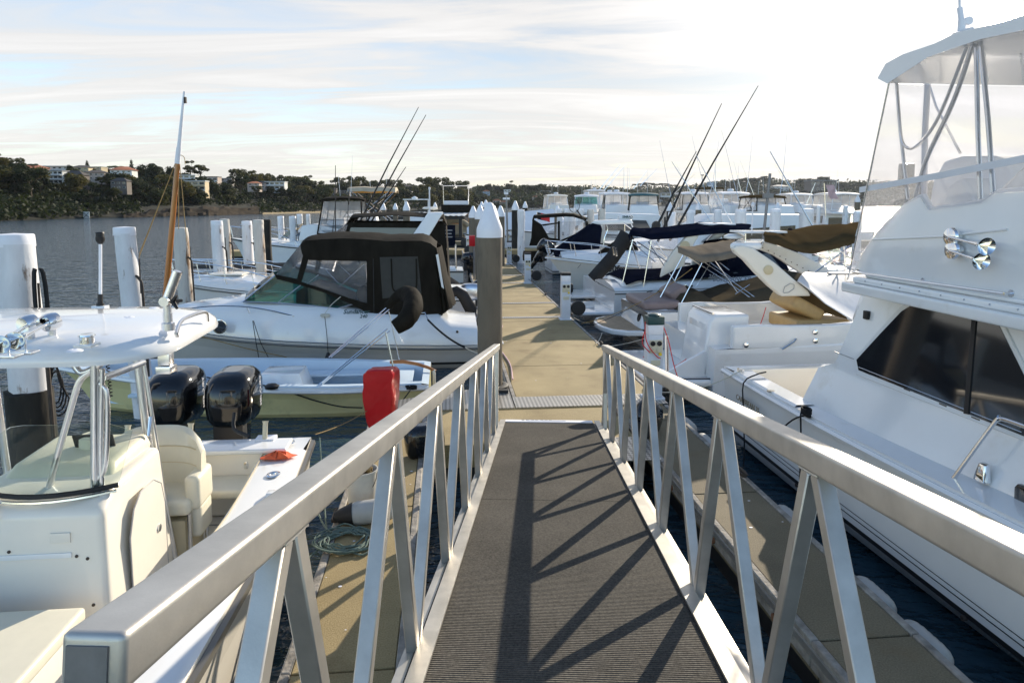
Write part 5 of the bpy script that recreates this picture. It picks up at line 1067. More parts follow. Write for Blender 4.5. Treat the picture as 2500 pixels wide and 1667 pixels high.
q=MB(); q.lathe([(0,-.16),(.03,-.15),(.07,-.05),(.03,.06),(0,.06)],pu(801,868,UN-.08),n=10); q.build('hanging_bag','black',sd)
rope(sd,[pu(480,818,UN-.05),pu(600,850,UN-.1),pu(700,872,UN-.15)],.010,'rope_tan')
q=MB(); q.tube(hang(pu(1044,780,UN-.03),pu(1135,848,UN-.2),.06),.022,8); q.build('sheathed_line','rope_black',sd)
q=MB(); q.tube([pu(1022,764,UN+.2),pu(1038,763,UN+.1),pu(1044,780,UN-.03)],.012,6); q.build('cleat_loop','steel',sd)
line(pu(1135,848,UN-.2),D(13.4,.98,.45),.05,'rope from the stern of the black canopy cruiser to the dock edge')
# ---------------------------------------------------------------- yellow launch
yv0=pu(1046,940,11.05).dot(VD); YC=12.05
yl=thing('open_launch','open launch with yellow hull, pale blue inside, folded black bimini and tall timber mast','boat',D(YC,yv0),A_LEFT)
yl['L']=6.3
bxy,zxy=hull(yl,6.3,2.05,.50,.80,['yellow_hull','yellow_hull','antifoul','gelcoat'],t0=.35,p=2.0,flare=.22,rake=.9,n=18,cock=(.12,5.5),sole=.16,inner='teal_in',deckm='teal_in',cw=.16,rubm='gelcoat',rubr=.038,stripe=(.10,.02),band=True,sternb=.80)
q=MB()
q.prism([(2.05,-.30,.18),(2.95,-.30,.18),(2.85,-.25,.62),(2.20,-.25,.62)],[(2.05,.42,.18),(2.95,.42,.18),(2.85,.37,.62),(2.20,.37,.62)]); q.build('engine_box','gelcoat',yl,bevel=.02,world=False)
q=MB()
for s_ in (1,-1): q.prism([(.3,s_*.42,.36),(4.6,s_*.42,.36),(4.6,s_*.85,.36),(.3,s_*.72,.36)],[(.3,s_*.42,.40),(4.6,s_*.42,.40),(4.6,s_*.85,.40),(.3,s_*.72,.40)])
q.build('side_seat','teal_in',yl,bevel=.01,world=False)
q=MB(); q.box((4.7,0,.40),(.26,1.5,.05)); q.build('thwart','teal_in',yl,bevel=.01,world=False)
q=MB(); q.box((.55,0,.40),(.5,1.35,.05)); q.build('thwart','teal_in',yl,bevel=.01,world=False)
q=MB(); q.box((4.7,-.28,.34),(.5,.5,.30)); q.build('bow_locker','gelcoat',yl,bevel=.02,world=False)
a=pu(396,935,YC); a.z=.3; 
q=MB(); q.tube([a,pu(404,730,YC),pu(434,395,YC)],[.056,.050,.040],14); q.build('timber_mast','varnish',yl)
q=MB(); q.tube([pu(433,400,YC-.0),pu(437,360,YC)],[.045,.040],14); q.tube([pu(437,362,YC),pu(450,224,YC)],[.034,.018],12); q.build('mast_head','cap_white',yl)
q=MB(); q.box(pu(452,245,YC),(.04,.04,.10)); q.build('masthead_fitting','iron',yl)
rg=[((436,380),(340,620)),((436,378),(436,560)),((437,382),(456,590)),((436,378),(300,730))]
q=MB()
for p0,p1 in rg: q.tube([pu(*p0,YC),pu(*p1,YC)],.006,4)
q.tube([pu(440,378,YC),pu(450,385,YC),pu(452,402,YC)],.006,4,smooth=3); q.build('rigging','rope_tan',yl)
q=MB(); q.tube([pu(*p,YC) for p in ((952,884),(985,883),(1020,889),(1045,897),(1064,906))],[.03,.035,.03,.03,.025],8); q.build('tiller','varnish',yl)
q=MB(); q.box(pu(1060,925,YC)-Vector((0,0,.25)),(.05,.05,.85)); q.build('rudder','cream_gel',yl,bevel=.01)
# folded bimini in its boot, on steel bows
Bq=[pu(964,800,11.25),pu(990,782,11.3),pu(1008,752,11.6),pu(1006,726,12.0),pu(990,716,12.4),pu(965,728,12.7),pu(948,746,12.85)]
Bc=curve(Bq,4); q=MB(); q.tube(Bc,[.08+.09*sin(PI*min(1,.15+i/len(Bc)))+.012*noise.noise(Vector((i*.9,0,0))) for i in range(len(Bc))],12); q.build('bimini_boot','canvas_black',yl)
q=MB()
for k,(a,b,c_) in enumerate((((770,948),(945,803),11.2),((803,872),(948,747),12.85))):
    for o in (0,5):
        q=MB(); q.tube([pu(a[0]+o,a[1]-(0 if k else 2),c_),pu(b[0]+o*1.2,b[1]+o,c_)],.012,6); q.build('bimini_bow','steel',yl)
for P_,r_ in (((pu(942,812,11.2),pu(966,925,11.15)),.016),((pu(949,760,12.85),pu(975,878,12.9)),.012)):
    q=MB(); q.tube(P_,r_,6); q.build('bimini_strut','steel',yl)
q=MB(); q.lathe([(0,-.02),(.09,-.02),(.10,.02),(.06,.05),(0,.05)],pu(664,946,11.06)+Vector((0,0,.01)),n=14,sx=1.2); q.build('fairlead','black',yl)
rope(yl,[pu(455,912,11.05),pu(560,930,11.05),pu(664,944,11.05),pu(760,975,11.0),pu(830,992,10.9),pu(885,995,10.8)],.012,'rope_black')
q=MB()
for x,y in ((622,978),(720,978)): q.lathe([(0,-.01),(.03,-.01),(.025,.012),(0,.012)],pu(x,y,11.13),n=10,ax=-UD)
q.build('skin_fittings','iron',yl)
rope(yl,[pu(1003,950,11.1),pu(1000,955,11.0),pu(985,975,10.9)],.010,'rope_black')
q=MB(); 
for i in range(3): q.tube([pu(1004,948,11.15)+Vector((.09*cos(a),.05*sin(a),.02*i)) for a in range(8)],.012,5)
q.build('stern_cleat','rope_black',yl)
# ---------------------------------------------------------------- mooring piles, left
def wpile(px,ytop,Y,r,label,m='pile_white',cap=True,rod=True,group='white mooring piles on the left',name='mooring_pile',seed=0,lean=0.,sleeve=False):
    p=pY(px,ytop,Y); t=thing(name,label,'pile',(p.x,p.y,0),0,group,world=False); h=p.z; rnd=random.Random(seed)
    rows=[]; nz=14
    for i in range(nz+1):
        z=-.6+(h-.10+.6)*i/nz; rows.append([((r*(1.06-.06*i/nz)+.035*r/.17*noise.noise(Vector((cos(a)*1.1+seed*7,sin(a)*1.1,z*.9))))*cos(a)+lean*(z-h),(r+.02*noise.noise(Vector((cos(a)+seed,sin(a),z))))*sin(a),z) for a in [2*PI*k/18 for k in range(18)]])
    q=MB(); q.grid(rows,closed=True); q.add(rows[-1],[tuple(range(18))]); q.build('pile_shaft',m,t,world=False,ang=70)
    if cap:
        q=MB(); q.lathe([(r*1.0,h-.13),(r*1.01,h-.12),(r*.98,h-.012),(r*.93,h),(0,h+.012)],n=20); q.lathe([(r*1.03,h-.15),(r*1.03,h-.125),(r*.9,h-.12),(.9*r,h-.15)],n=20) if 0 else 0; q.build('cap_band','cap_white' if m!='pile_worn' else 'pile_worn',t,world=False)
    if sleeve:
        q=MB(); R_=r*1.22; rows=[[((R_+.01*noise.noise(Vector((cos(a)*3,sin(a)*3,z))))*cos(a)+lean*(z-h),R_*sin(a),z+(.05*noise.noise(Vector((a*3,0,1))) if z>.5 else 0)) for a in [2*PI*k/18 for k in range(18)]] for z in (-.5,.2,.8,sleeve)]
        q.grid(rows,closed=True); q.add(rows[-1],[tuple(range(18))]); q.build('timber_sleeve','pile_black',t,world=False)
    if rod:
        q=MB(); x=r+.06; q.tube([(r*.6,-.05,h*.76),(x+.02,-.07,h*.73),(x+.06,-.08,h*.62),(x+.08,-.08,.0),(x+.08,-.08,-.5)],.022,7,smooth=3); q.tube([(x+.03,-.08,h*.84),(x+.03,-.08,h*.66)],.012,5); q.build('mooring_slide_rod','iron',t,world=False)
    return t
random.seed(2)
PL=[(34,572,7.2,.185,'nearest fat white pile at the left frame edge, with a black wet sleeve','pile_white',1,1,.02),(303,555,11,.165,'knobbly white pile right of the stick light','pile_white',1,1,.05),(440,556,17,.17,'worn white pile with brown streaks right behind the timber mast','pile_worn',1,1,.03),(529,539,19.6,.165,'clean white pile standing in front of a rusty worn pile','pile_white',1,1,.02),(548,535,22,.15,'rusty worn pile just behind a clean white pile','pile_worn',1,1,.02),(602,540,23,.165,'first of a close pair of white piles, left of the rust stained one','pile_white',1,1,.02),(630,537,21.5,.165,'rust stained white pile touching the black pile','pile_worn',1,0,.02),(649,530,27,.17,'black timber pile among the white piles','pile_black',0,0,.01),(685,528,37,.17,'white pile first right of the black pile','pile_white',1,1,.01),(714,528,35,.175,'white pile second right of the black pile','pile_white',1,1,.01),(731,523,43,.175,'white pile third right of the black pile','pile_white',1,1,.01),(752,523,47,.14,'slim white pile farthest right in the left row','pile_white',1,1,.01)]
for i,(px,yt,Y,r,lb,m,cp,rd_,ln) in enumerate(PL): wpile(px,yt,Y,r,lb,m,cap=cp,rod=rd_,seed=i*1.7,lean=-ln if 0 else ln*-1,sleeve=1.5 if i==0 else False)
# coil of black line hanging on the nearest pile, chain loop
p=pY(92,690,7.1); q=MB()
for i in range(5): q.tube([p+Vector((.02*i+.05*sin(a)*(1 if a<PI else .6)+ .03*cos(a*.5),-.02*i,-.30+.45*cos(a))) for a in [2*PI*k/14 for k in range(15)]],.011,5)
one(q,'rope_coil','rope_black','black rope coil hung on the nearest fat white pile','rope')
p=pY(132,905,7.6); q=MB()
for i in range(4): q.tube([p+Vector((.07*sin(a)*(1+.3*i)*(.6 if cos(a)>0 else 1),.01*i,-.12-.05*i+.26*cos(a))) for a in [2*PI*k/14 for k in range(15)]],.009,5)
one(q,'rope_loop','rope_black','black knotted rope loop dangling beside the sleeved pile above the water','rope')
# ================================================================ concrete piles with white cones, pedestals
def cpile(px,ytop,Y,r,label,group='concrete piles with white cone caps',h_=None,coneh=.42,m='pile_conc'):
    p=pY(px,ytop,Y); t=thing('concrete_pile',label,'pile',(p.x,p.y,0),0,group,world=False); h=p.z; s=r/.20; c=coneh*s
    q=MB(); q.lathe([(r,-.8),(r,h-c-.10*s),(r*.9,h-c-.10*s)],n=32); q.build('pile_shaft',m,t,world=False)
    q=MB(); R_=r*1.035; q.lathe([(R_,h-c-.13*s),(R_,h-c-.02*s),(R_*.97,h-c+.02*s),(R_*.30,h-.035*s),(R_*.20,h-.010*s),(R_*.08,h),(0,h)],n=32); q.build('cone_cap','cap_white',t,world=False)
    return t
cpile(1195,494,10.9,.202,'big concrete pile with white cone cap, nearest the gangway on the dock left edge',m='pile_conc')
q=MB(); pc=pY(1195,494,10.9); q.lathe([(.30,0),(.30,.05),(.26,.07),(.215,.07),(.215,0)],(pc.x,pc.y,.51),n=24); q.box((pc.x+.05,pc.y-.30,.53),(.50,.10,.06)); one(q,'pile_guide','rubber','black pile guide collar round the foot of the nearest cone capped pile','pile guide')
CP=[(1155,503,31,.20,'cone capped concrete pile first left behind the nearest one'),(1172,501,26,.20,'cone capped pile half hidden by the nearest one on its left'),(1205,501,27,.20,'cone capped pile whose tip shows right of the nearest one'),(1222,502,33,.20,'cone capped concrete pile right of the big one, behind the tall grey post'),(1176,492,52,.20,'small far cone capped pile left of the big cone tip'),(1186,488,48,.20,'far cone capped pile rising next to the big cone tip'),(1258,490,46,.24,'dark cone capped pile standing alone in open water right of the grey post'),(1282,492,62,.22,'second dark cone capped pile, farther right in the open water'),(935,494,52,.22,'cone capped pile behind the orange bimini boat, left one'),(965,496,56,.20,'cone capped pile behind the orange bimini boat, middle one'),(992,492,52,.26,'cone capped pile behind the orange bimini boat, right one'),(1062,494,60,.20,'cone capped pile left of the wooden cabin trawler'),(1361,502,45,.20,'brown cone capped pile in front of the cream sports bridge boat'),(1636,494,46,.22,'cone capped pile behind the fishing rod holders'),(1706,494,48,.20,'cone capped brown pile left of the first fat white pile'),(1899,494,42,.20,'cone tip above the navy covered engine'),(1912,481,70,.20,'dark cone capped pile in front of the pale flybridge boat'),(2094,476,60,.24,'cone capped pile at the edge of the large white cruiser')]
for c in CP: cpile(c[0],c[1],c[2],c[3],c[4],m='pile_conc' if c[0] not in (1258,1282,1636) else 'pile_black',coneh=.40)
def pedestal(u,v,label,z=ZD,s=1.,cover=False,group='power pedestals along the dock',reel=False,rz=0.):
    t=thing('power_pedestal',label,'power pedestal',D(u,v,z),-TH+rz,group,world=False)
    q=MB(); q.box((0,0,.02),(.30*s,.26*s,.04)); q.box((0,0,.50*s),(.225*s,.20*s,.92*s)); q.build('housing','ped_blue',t,bevel=.01,world=False)
    q=MB(); q.box((0,0,1.03*s),(.222*s,.197*s,.14*s)); q.build('light_lens','cap_white',t,bevel=.008,world=False)
    q=MB(); q.box((0,0,1.135*s),(.235*s,.21*s,.07*s)); q.build('cap','rubber',t,bevel=.012,world=False)
    q=MB(); q.box((0,-.106*s,.79*s),(.19*s,.015,.19*s)); q.box((0,-.106*s,.55*s),(.14*s,.015,.08*s)) ; pl=q.build('socket_plate','socket',t,bevel=.004,world=False)
    for x,zz in ((-.048,.835),(.048,.835),(-.048,.745),(.048,.745)):
        q=MB(); q.lathe([(0,0),(.036*s,0),(.036*s,.014),(.022*s,.016),(.018*s,.006),(0,.006)],(x*s,-.113*s,zz*s),n=14,ax=(0,-1,0)); q.build('socket','black' if zz>.8 else 'socket',pl,world=False)
    q=MB(); q.lathe([(0,0),(.025,0),(.025,.03),(0,.03)],(.06*s,-.11*s,.68*s),n=10,ax=(0,-1,0)); q.build('tap','yellow',t,world=False)
    if reel:
        q=MB(); q.lathe([(0,-.07),(.17,-.07),(.19,-.05),(.19,.05),(.17,.07),(0,.07)],(.34,.0,.30),n=20,ax=(0,1,0)); q.box((.17,0,.30),(.12,.05,.05)); q.build('hose_reel','rubber',t,bevel=.01,world=False)
    return t
pA=pz(1593,972,ZD); pA_=pedestal(pA.dot(UD),pA.dot(VD),'nearest blue grey power pedestal, draped with red cords, by the right handrail',s=1.06)
# dark cover of the lamp head with cords
q=MB(); q.box((0,0,1.23),(.26,.23,.13)); q.lathe([(0,0),(.09,0),(.10,.03),(.05,.045),(0,.045)],(0,0,1.285),n=12); q.build('cap_cover','letters_dark',pA_,bevel=.02,world=False)
def wl(dx,dz,dy=-.14): return D(pA.dot(UD),pA.dot(VD),ZD)+VD*dx+UD*dy+Vector((0,0,dz))
q=MB(); q.tube([wl(-.14,1.2,0),wl(-.17,.98),wl(-.10,.82),wl(.02,.68),wl(.07,.66)],.008,5,smooth=4); q.tube([wl(.11,1.2,0),wl(.18,.95),wl(.28,.55),wl(.40,.20)],.008,5,smooth=4); q.tube([wl(-.18,1.1),wl(-.22,.9),wl(-.1,.75)],.008,5,smooth=4); q.build('red_cord','red_cord',None); tag(bpy.data.objects['red_cord'],'red power cord looped over the nearest pedestal','cord')
q=MB()
for dx,dz in ((-.24,.93),(-.16,.90)): q.lathe([(.030,0),(.030,.24),(.036,.25),(.022,.25),(.022,.03)],wl(dx,dz,0),n=10,ax=(-.15,0,1))
q.build('rod_tubes','steel',pA_)
one((lambda m:(m.tube([pY(1628,820,pA.y+.05),pY(1629,905,pA.y+.05)],.028,10),m)[1])(MB()),'steel_post','steel','short steel post beside the nearest power pedestal','post')
pB=pz(1380,780,ZD); pedestal(pB.dot(UD),pB.dot(VD),'second power pedestal on the right edge of the dock, with black hose reel',reel=True,s=1.05)
pC=pz(1288,692,ZD); pedestal(pC.dot(UD),pC.dot(VD),'third power pedestal on the right edge of the dock, beside the dark outboard',reel=True)
pD=pz(1243,646,ZD); pedestal(pD.dot(UD),pD.dot(VD),'fourth power pedestal on the right edge of the dock',reel=True)
pE=pz(1247,604,ZD); pedestal(pE.dot(UD),pE.dot(VD)-.2,'fifth and farthest right power pedestal, half hidden by its black reel',reel=True)
pF=pz(1157,652,ZD); pedestal(pF.dot(UD),pF.dot(VD)+.12,'power pedestal on the left edge of the dock, with the red box above it')
pG=pz(1143,620,ZD); pedestal(pG.dot(UD),pG.dot(VD),'farthest power pedestal on the left edge of the dock')
for i,(x,y) in enumerate(((1150,630),(1139,607))):
    p=pz(x,y+5,ZD); q=MB(); c_=Vector((p.x-.1,p.y,1.02)); q.lathe([(0,-.09),(.24,-.09),(.27,-.06),(.27,.06),(.24,.09),(0,.09)],c_,n=22,ax=(0,1,0)); q.box(c_-Vector((0,0,.4)),(.08,.08,.30)); one(q,'hose_reel','rubber',('black hose reel on the left edge of the dock, nearer one','black hose reel on the left edge of the dock, farther one')[i],'hose reel',bevel=.01)
q=MB(); c_=pY(1157,588,27); q.box(c_,(.38,.25,.42)); t=one(q,'fire_hose_box','red_pvc','red fire hose box beside the big cone capped pile','fire box',bevel=.02)
q=MB(); q.box((c_.x,c_.y,(c_.z+.5)/2-.1),(.06,.06,c_.z-.7)); q.build('post','alu_dark',t)
q=MB(); a=pY(1236,470,34); q.tube([Vector((a.x+.1,a.y,.3)),a],.045,8); t=one(q,'light_post','alu_dark','tall thin grey post with small fittings right of the big cone','post')
q=MB(); q.box(a-Vector((0,0,.05)),(.2,.1,.1)); q.box(pY(1236,485,34),(.34,.08,.10)); q.build('fittings','cap_white',t)
# ---------------------------------------------------------------- things on the left finger
rc=thing('covered_outboard','bright red plastic cover tied over a motor on the left finger, behind the handrail','motor cover',pz(930,1075,.5))
Yr=8.55
prof=densify([(888,914),(896,905),(952,903),(958,915),(960,960),(955,1010),(948,1050),(925,1060),(905,1052),(890,1020),(885,960),(888,914)],3)[:-1]
q=MB(); A=[pY(x,y,Yr) for x,y in prof]; rows=[]
for d_,s_ in ((0,.97),(.02,1),(.08,1.02),(.14,1.0),(.20,1.02),(.27,1.0),(.30,.95)):
    c_=sum(A,Vector())/len(A); rows.append([c_+(p-c_)*s_+Vector((.14*d_+  .030*noise.noise(p*7+Vector((0,d_*8,0))),d_+.02*noise.noise(p*8),-.05*d_+.022*noise.noise(p*9+Vector((d_*9,0,0))))) for p in A])
q.grid(rows,closed=True); q.add(rows[0],[tuple(range(len(A)))]); q.add(rows[-1],[tuple(range(len(A)))]); q.build('red_cover','red_pvc',rc,bevel=.03,seg=3,ang=50)
q=MB(); q.tube([pY(940,1045,Yr+.1),pY(975,1120,Yr+.1)],[.05,.03],8); q.tube([pY(955,1040,Yr+.15),pY(982,1085,Yr+.15)],.025,6); q.build('cover_skirt','red_pvc',rc)
q=MB(); q.tube([pY(975,1050,Yr+.1),pY(985,1210,Yr+.05)],.05,8); q.build('shaft','black',rc)
p=pz(885,1235,.5); bk=thing('bucket','white plastic bucket full of rope ends on the left finger','bucket',p,world=False)
q=MB(); rows=[[(r*cos(a),r*sin(a),z) for a in [2*PI*k/28 for k in range(28)]] for r,z in ((.135,0),(.150,.36),(.160,.365),(.160,.385),(.150,.385),(.148,.30),(.130,.02))]
q.grid(rows,closed=True); q.add(rows[0],[tuple(range(28))]); q.add(rows[-1],[tuple(range(28))]); q.build('pail','bucket',bk,world=False)
q=MB(); q.tube([(.158*cos(a),.158*sin(a)*.3-.12*sin(a)-.03,.36-.20*sin(a)) for a in [PI*k/12 for k in range(13)]],.004,5); q.build('handle','iron',bk,world=False)
q=MB(); random.seed(8)
for i in range(6): q.tube([(random.uniform(-.1,.1),random.uniform(-.1,.1),.30+random.uniform(0,.13)) for _ in range(5)],.012,5,smooth=4)
q.build('rope_ends','rope_tan',bk,world=False)
p=pz(905,1275,.5); fd=thing('fender','grey white fender lying against the bucket on the left finger','fender',p,R(8),world=False)
q=MB(); q.lathe([(0,-.30),(.03,-.30),(.045,-.26),(.09,-.20),(.11,-.12),(.11,.16),(.09,.22),(.045,.27),(0,.28)],(0,0,.11),n=22,ax=(1,0,.10)); q.build('fender_body','fender',fd,world=False)
q=MB(); q.lathe([(0,-.335),(.045,-.33),(.10,-.185),(.108,-.16)],(0,0,.11),n=18,ax=(1,0,.10)); q.build('rubber_nose','rubber',fd,world=False)
random.seed(12); p=pz(845,1325,.51)
q=MB(); pts=[]; 
for i in range(120):
    a=i*.55; r=.10+.10*noise.noise(Vector((i*.07,0,0)))+.05*random.random(); pts.append(p+Vector((r*1.7*cos(a)+.05*noise.noise(Vector((0,i*.1,0))),r*1.5*sin(a),.012+.03*random.random())))
q.tube(pts,.0085,5,smooth=3); q.tube([p+Vector(v) for v in ((-.10,-.02,.01),(-.2,-.12,.01),(-.26,-.3,.01))],.0085,5,smooth=4); q.tube([p+Vector(v) for v in ((.05,-.15,.01),(.2,-.22,.01),(.26,-.05,.01),(.15,.0,.01))],.0085,5,smooth=4)
q.tube([p+Vector((-.05,.1,.03)),p+Vector((-.25,.25,.02)),pz(760,1210,.45)],.0085,5,smooth=4)
one(q,'rope_pile','rope_green','tangled green and white rope heaped on the left finger by the fender','rope')
line(pz(770,1060,1.0),pY(900,1000,8.6),.03,'thin pale line from the cream boat stern corner to the red cover','rope_tan',.005)
line(pz(780,1068,1.0),D(5.9,-1.05,.55),.35,'green mooring line from the cream boat stern corner down to the left finger','rope_green',.009)
q=MB(); c_=pz(1052,1190,.5); q.box(c_+Vector((0,0,.12)),(.55,.32,.22)); 
outb=thing('spare_outboard','black outboard motor lying between the gangway and the right finger','outboard',pz(1575,1060,.5))
outboard(outb,(pz(1575,1060,.5).x,pz(1575,1060,.5).y,.62),R(60),.62,tilt=R(35))
outc=thing('tender_outboard','small black outboard of the tender hidden behind the left handrail','outboard',pz(1050,1150,.5))
outboard(outc,(pz(1050,1150,.3).x,pz(1050,1150,.3).y,.55),R(200),.62)
# fittings on the right finger and tread plate
for i,(x,y) in enumerate(((1805,1030+30),)): pass
# ---------------------------------------------------------------- more fittings on the cream boat
for (x0,x1,y0,y1) in ((.75,1.35,.05,.75),(.75,1.35,-.75,-.05),(3.1,3.1+.01,0,.01)):
    if x1-x0<.1: continue
    q=MB(); P=[(x0,y0,.347),(x1,y0,.347),(x1,y1,.347),(x0,y1,.347),(x0,y0,.347)]; q.tube(P,.006,4); h_=q.build('hatch_seam','letters_grey',cc,world=False)
for (px_,v_) in ((1.05,-2.60),):
    for z_ in (1.18,1.33):
        q=MB(); q.tube([(sx+abs(2*a-1)**3*.22+.118,yv(-3.02+.86*a),z_) for a in [k/12 for k in range(1,12)]],.005,4); q.build('stitching','cream_dark',cc,world=False)
for v in (-2.82,-2.38):
    q=MB(); q.tube([(sx+.12,yv(v),.96),(sx+.12,yv(v),1.44)],.005,4); q.build('stitching','cream_dark',cc,world=False)
q=MB(); 
pts=[bz(x,.40) for x in (.5,1.2,2,3,4,5,6)]; q.tube([(p[0],p[1],p[2]+.004) for p in pts],.006,4); q.build('gunwale_seam','cream_dark',cc,world=False)
q=MB(); q.box((xr+.30,yv(-2.75),1.66),(.02,.30,.12),M=Matrix.Rotation(R(20),3,'Y')); q.build('gauge_panel','black',cc,bevel=.01,world=False)
q=MB(); q.tube([(xr+.05,yv(-2.45),1.60),(xr-.02,yv(-2.45),1.74)],[.012,.02],8); q.build('throttle','steel',cc,world=False)
for y_ in (.55,-.3):
    q=MB(); q.tube([(.20,y_,1.05),(.10,y_-.18,1.10),(.0,y_-.20,1.25)],.02,6,smooth=3); q.build('control_hose','rubber',cc,world=False)
q=MB(); q.box((.30,.75,1.05),(.16,.20,.04)); q.build('bait_board','cap_white',cc,bevel=.01,world=False)
# ---------------------------------------------------------------- more fittings on the large white cruiser
q=MB(); T=[onside(2100,896,-.0),onside(2300,975),onside(2500,1055)]; q.tube([p-VD*.012 for p in T],.010,6); q.build('window_track','steel',cab)
for x,y in ((2122,908),(2218,948),(2306,985),(2386,1018)):
    p=onside(x,y+3); q=MB(); q.box(p-VD*.008,(.02,.09,.012),rz=-TH); q.build('drain_slot','gunmetal',cab)
for (a,b) in (((2012,893),(2090,925)),((2038,858),(2100,882))):
    q=MB(); q.tube([onside(*a)-VD*.004,onside(*b)-VD*.004],.005,4); q.build('moulding_joint','letters_grey',cab)
q=MB(); q.tube([D(u,4.02+.02*(8-u)*0,1.205) for u in (7.6,6.5,5.5,4.5,3.5)],.010,6); q.build('deck_edge_bead','gelcoat',cab)
q=MB(); q.box(pv(2058,668,4.3),(.3,.10,.02)); q.build('ledge_seam','letters_grey',cab)
q=MB(); q.tube([D(7.2,4.14,1.19),D(6.2,4.13,1.19),D(5.2,4.13,1.19)],.004,4); q.build('deck_seam','letters_grey',cab)
# ================================================================ boats farther along, generic builders
def enclosure(par,x0,x1,w,z0,z1,ins=.15,clear='clear_far',frame='canvas_white',roof='canvas_white',rake=.3,nb=2,th=.10,over=.12,name='enclosure',world=False):
    """box of clear curtains under a roof, leaning in"""
    lo=[(x0,-w,z0),(x1,-w,z0),(x1,w,z0),(x0,w,z0)]; hi=[(x0+ins*.3,-w+ins,z1),(x1-rake,-w+ins,z1),(x1-rake,w-ins,z1),(x0+ins*.3,w-ins,z1)]
    q=MB(); q.add(lo+hi,[(i,(i+1)%4,4+(i+1)%4,4+i) for i in range(4)]); e=q.build('clear_curtain',clear,par,world=world,ang=10)
    q=MB()
    L_=[Vector(p) for p in lo]; H=[Vector(p) for p in hi]
    for i in range(4):
        q.tube([L_[i],H[i]],.04,5); q.tube([L_[i],L_[(i+1)%4]],.03,5); q.tube([L_[i].lerp(H[i],.42),L_[(i+1)%4].lerp(H[(i+1)%4],.42)],.015,4)
        for k in range(1,nb+1): q.tube([L_[i].lerp(L_[(i+1)%4],k/(nb+1)),H[i].lerp(H[(i+1)%4],k/(nb+1))],.018,4)
    q.tube([L_[0].lerp(L_[1],.2),H[0].lerp(H[1],.7)],.02,4); q.tube([L_[0].lerp(L_[1],.8),H[0].lerp(H[1],.3)],.02,4)
    q.build('curtain_frame',frame,par,world=world)
    q=MB(); xm=(x0+x1-rake)/2; a=x0-over; b=x1-rake+over; ww=w-ins+over; rows=[]
    for k in range(7):
        y=-ww+2*ww*k/6; c=.10*(1-(y/ww)**2); rows.append([(a,y,z1-.02+c*.5),(a+.25,y,z1+c+.05),(xm,y,z1+c+.09),(b-.3,y,z1+c+.05),(b,y,z1-.03+c*.4)])
    q.grid(rows,th=-th); q.build('roof',roof,par,world=world,ang=50)
def flybridge(label,px,Y,L=11.,B=3.9,rz=A_CAM,roof='canvas_white',clear='clear_far',glass='glass_dark',top=5.0,group='flybridge cruisers across the marina',frame='canvas_white',rods=False,zf=2.7,name='flybridge_boat',hull_m='white_far',radome=True,bw=1.45,aft=True,cabin_m='white_far'):
    p=pY(px,497,Y); p.z=0
    t=thing(name,label,'boat',p,rz,group,world=False)
    # local origin at midships of the superstructure: shift so x=0 is transom
    e=bx_,zx_=hull(t,L,B,1.1,1.75,[hull_m,'black','antifoul'],t0=.45,p=2.2,flare=.14,rake=1.4,n=10,deckm=hull_m,rubm='rubber',cock=(.3,L*.22),sole=.6,cw=.3)
    shell(t,'cabin',cabin_m,[(L*.22,1.05,bw+.1),(L*.66,1.45,bw-.2),(L*.52,zf-.1,bw-.25),(L*.22,zf-.1,bw-.05)],bevel=.08)
    for s_ in (1,-1):
        q=MB(); q.prism([(L*.26,s_*(bw+.06),1.75),(L*.56,s_*(bw-.08),1.85),(L*.49,s_*(bw-.16),2.35),(L*.26,s_*(bw-.02),2.4)],[(L*.26,s_*(bw-.2),1.75),(L*.56,s_*(bw-.3),1.85),(L*.49,s_*(bw-.3),2.35),(L*.26,s_*(bw-.2),2.4)]); q.build('side_window',glass,t,world=False)
    q=MB(); q.prism([(L*.62,bw-.35,1.75),(L*.62,-bw+.35,1.75),(L*.545,-bw+.4,2.45),(L*.545,bw-.4,2.45)],[(L*.66,bw-.35,1.75),(L*.66,-bw+.35,1.75),(L*.56,-bw+.4,2.45),(L*.56,bw-.4,2.45)]); q.build('windscreen',glass,t,world=False)
    q=MB(); q.box((L*.22-.02,0,1.5),(.05,bw*1.5,1.5)); q.build('saloon_door',glass,t,world=False)
    shell(t,'flybridge',hull_m,[(L*.12,zf-.12,bw+.1),(L*.54,zf-.12,bw+.0),(L*.52,zf+.62,bw-.12),(L*.46,zf+.70,bw-.1),(L*.24,zf+.45,bw+.02),(L*.12,zf+.02,bw+.1)],bevel=.06)
    shell(t,'helm_seats','canvas_white',[(L*.26,zf+.3,.6),(L*.36,zf+.3,.6),(L*.36,zf+.85,.6),(L*.27,zf+.95,.6)],bevel=.08)
    enclosure(t,L*.14,L*.42,bw+.04,zf+.22,top-.15,clear=clear,frame=frame,roof=roof)
    bowrail(t,bx_,zx_,L,h=.6,t0=.45,low=False)
    q=MB(); q.tube([(L*.22,.4,top),(L*.20,.4,top+2.2)],[.015,.006],4); q.tube([(L*.3,-.5,top),(L*.31,-.5,top+1.2)],.012,4); q.build('antenna','canvas_white',t,world=False)
    if radome:
        q=MB(); q.lathe([(.12,0),(.12,.15),(.27,.18),(.29,.28),(.2,.36),(0,.38)],(L*.3,0,top-.02),n=14); q.build('radome','canvas_white',t,world=False)
    if rods:
        for s_ in (1,-1):
            q=MB(); q.tube([(L*.25,s_*(bw+.1),2.2),(L*.20,s_*(bw+.9),5.5),(L*.12,s_*(bw+1.6),9.5)],[.03,.02,.008],5); q.build('outrigger','steel',t,world=False)
    return t
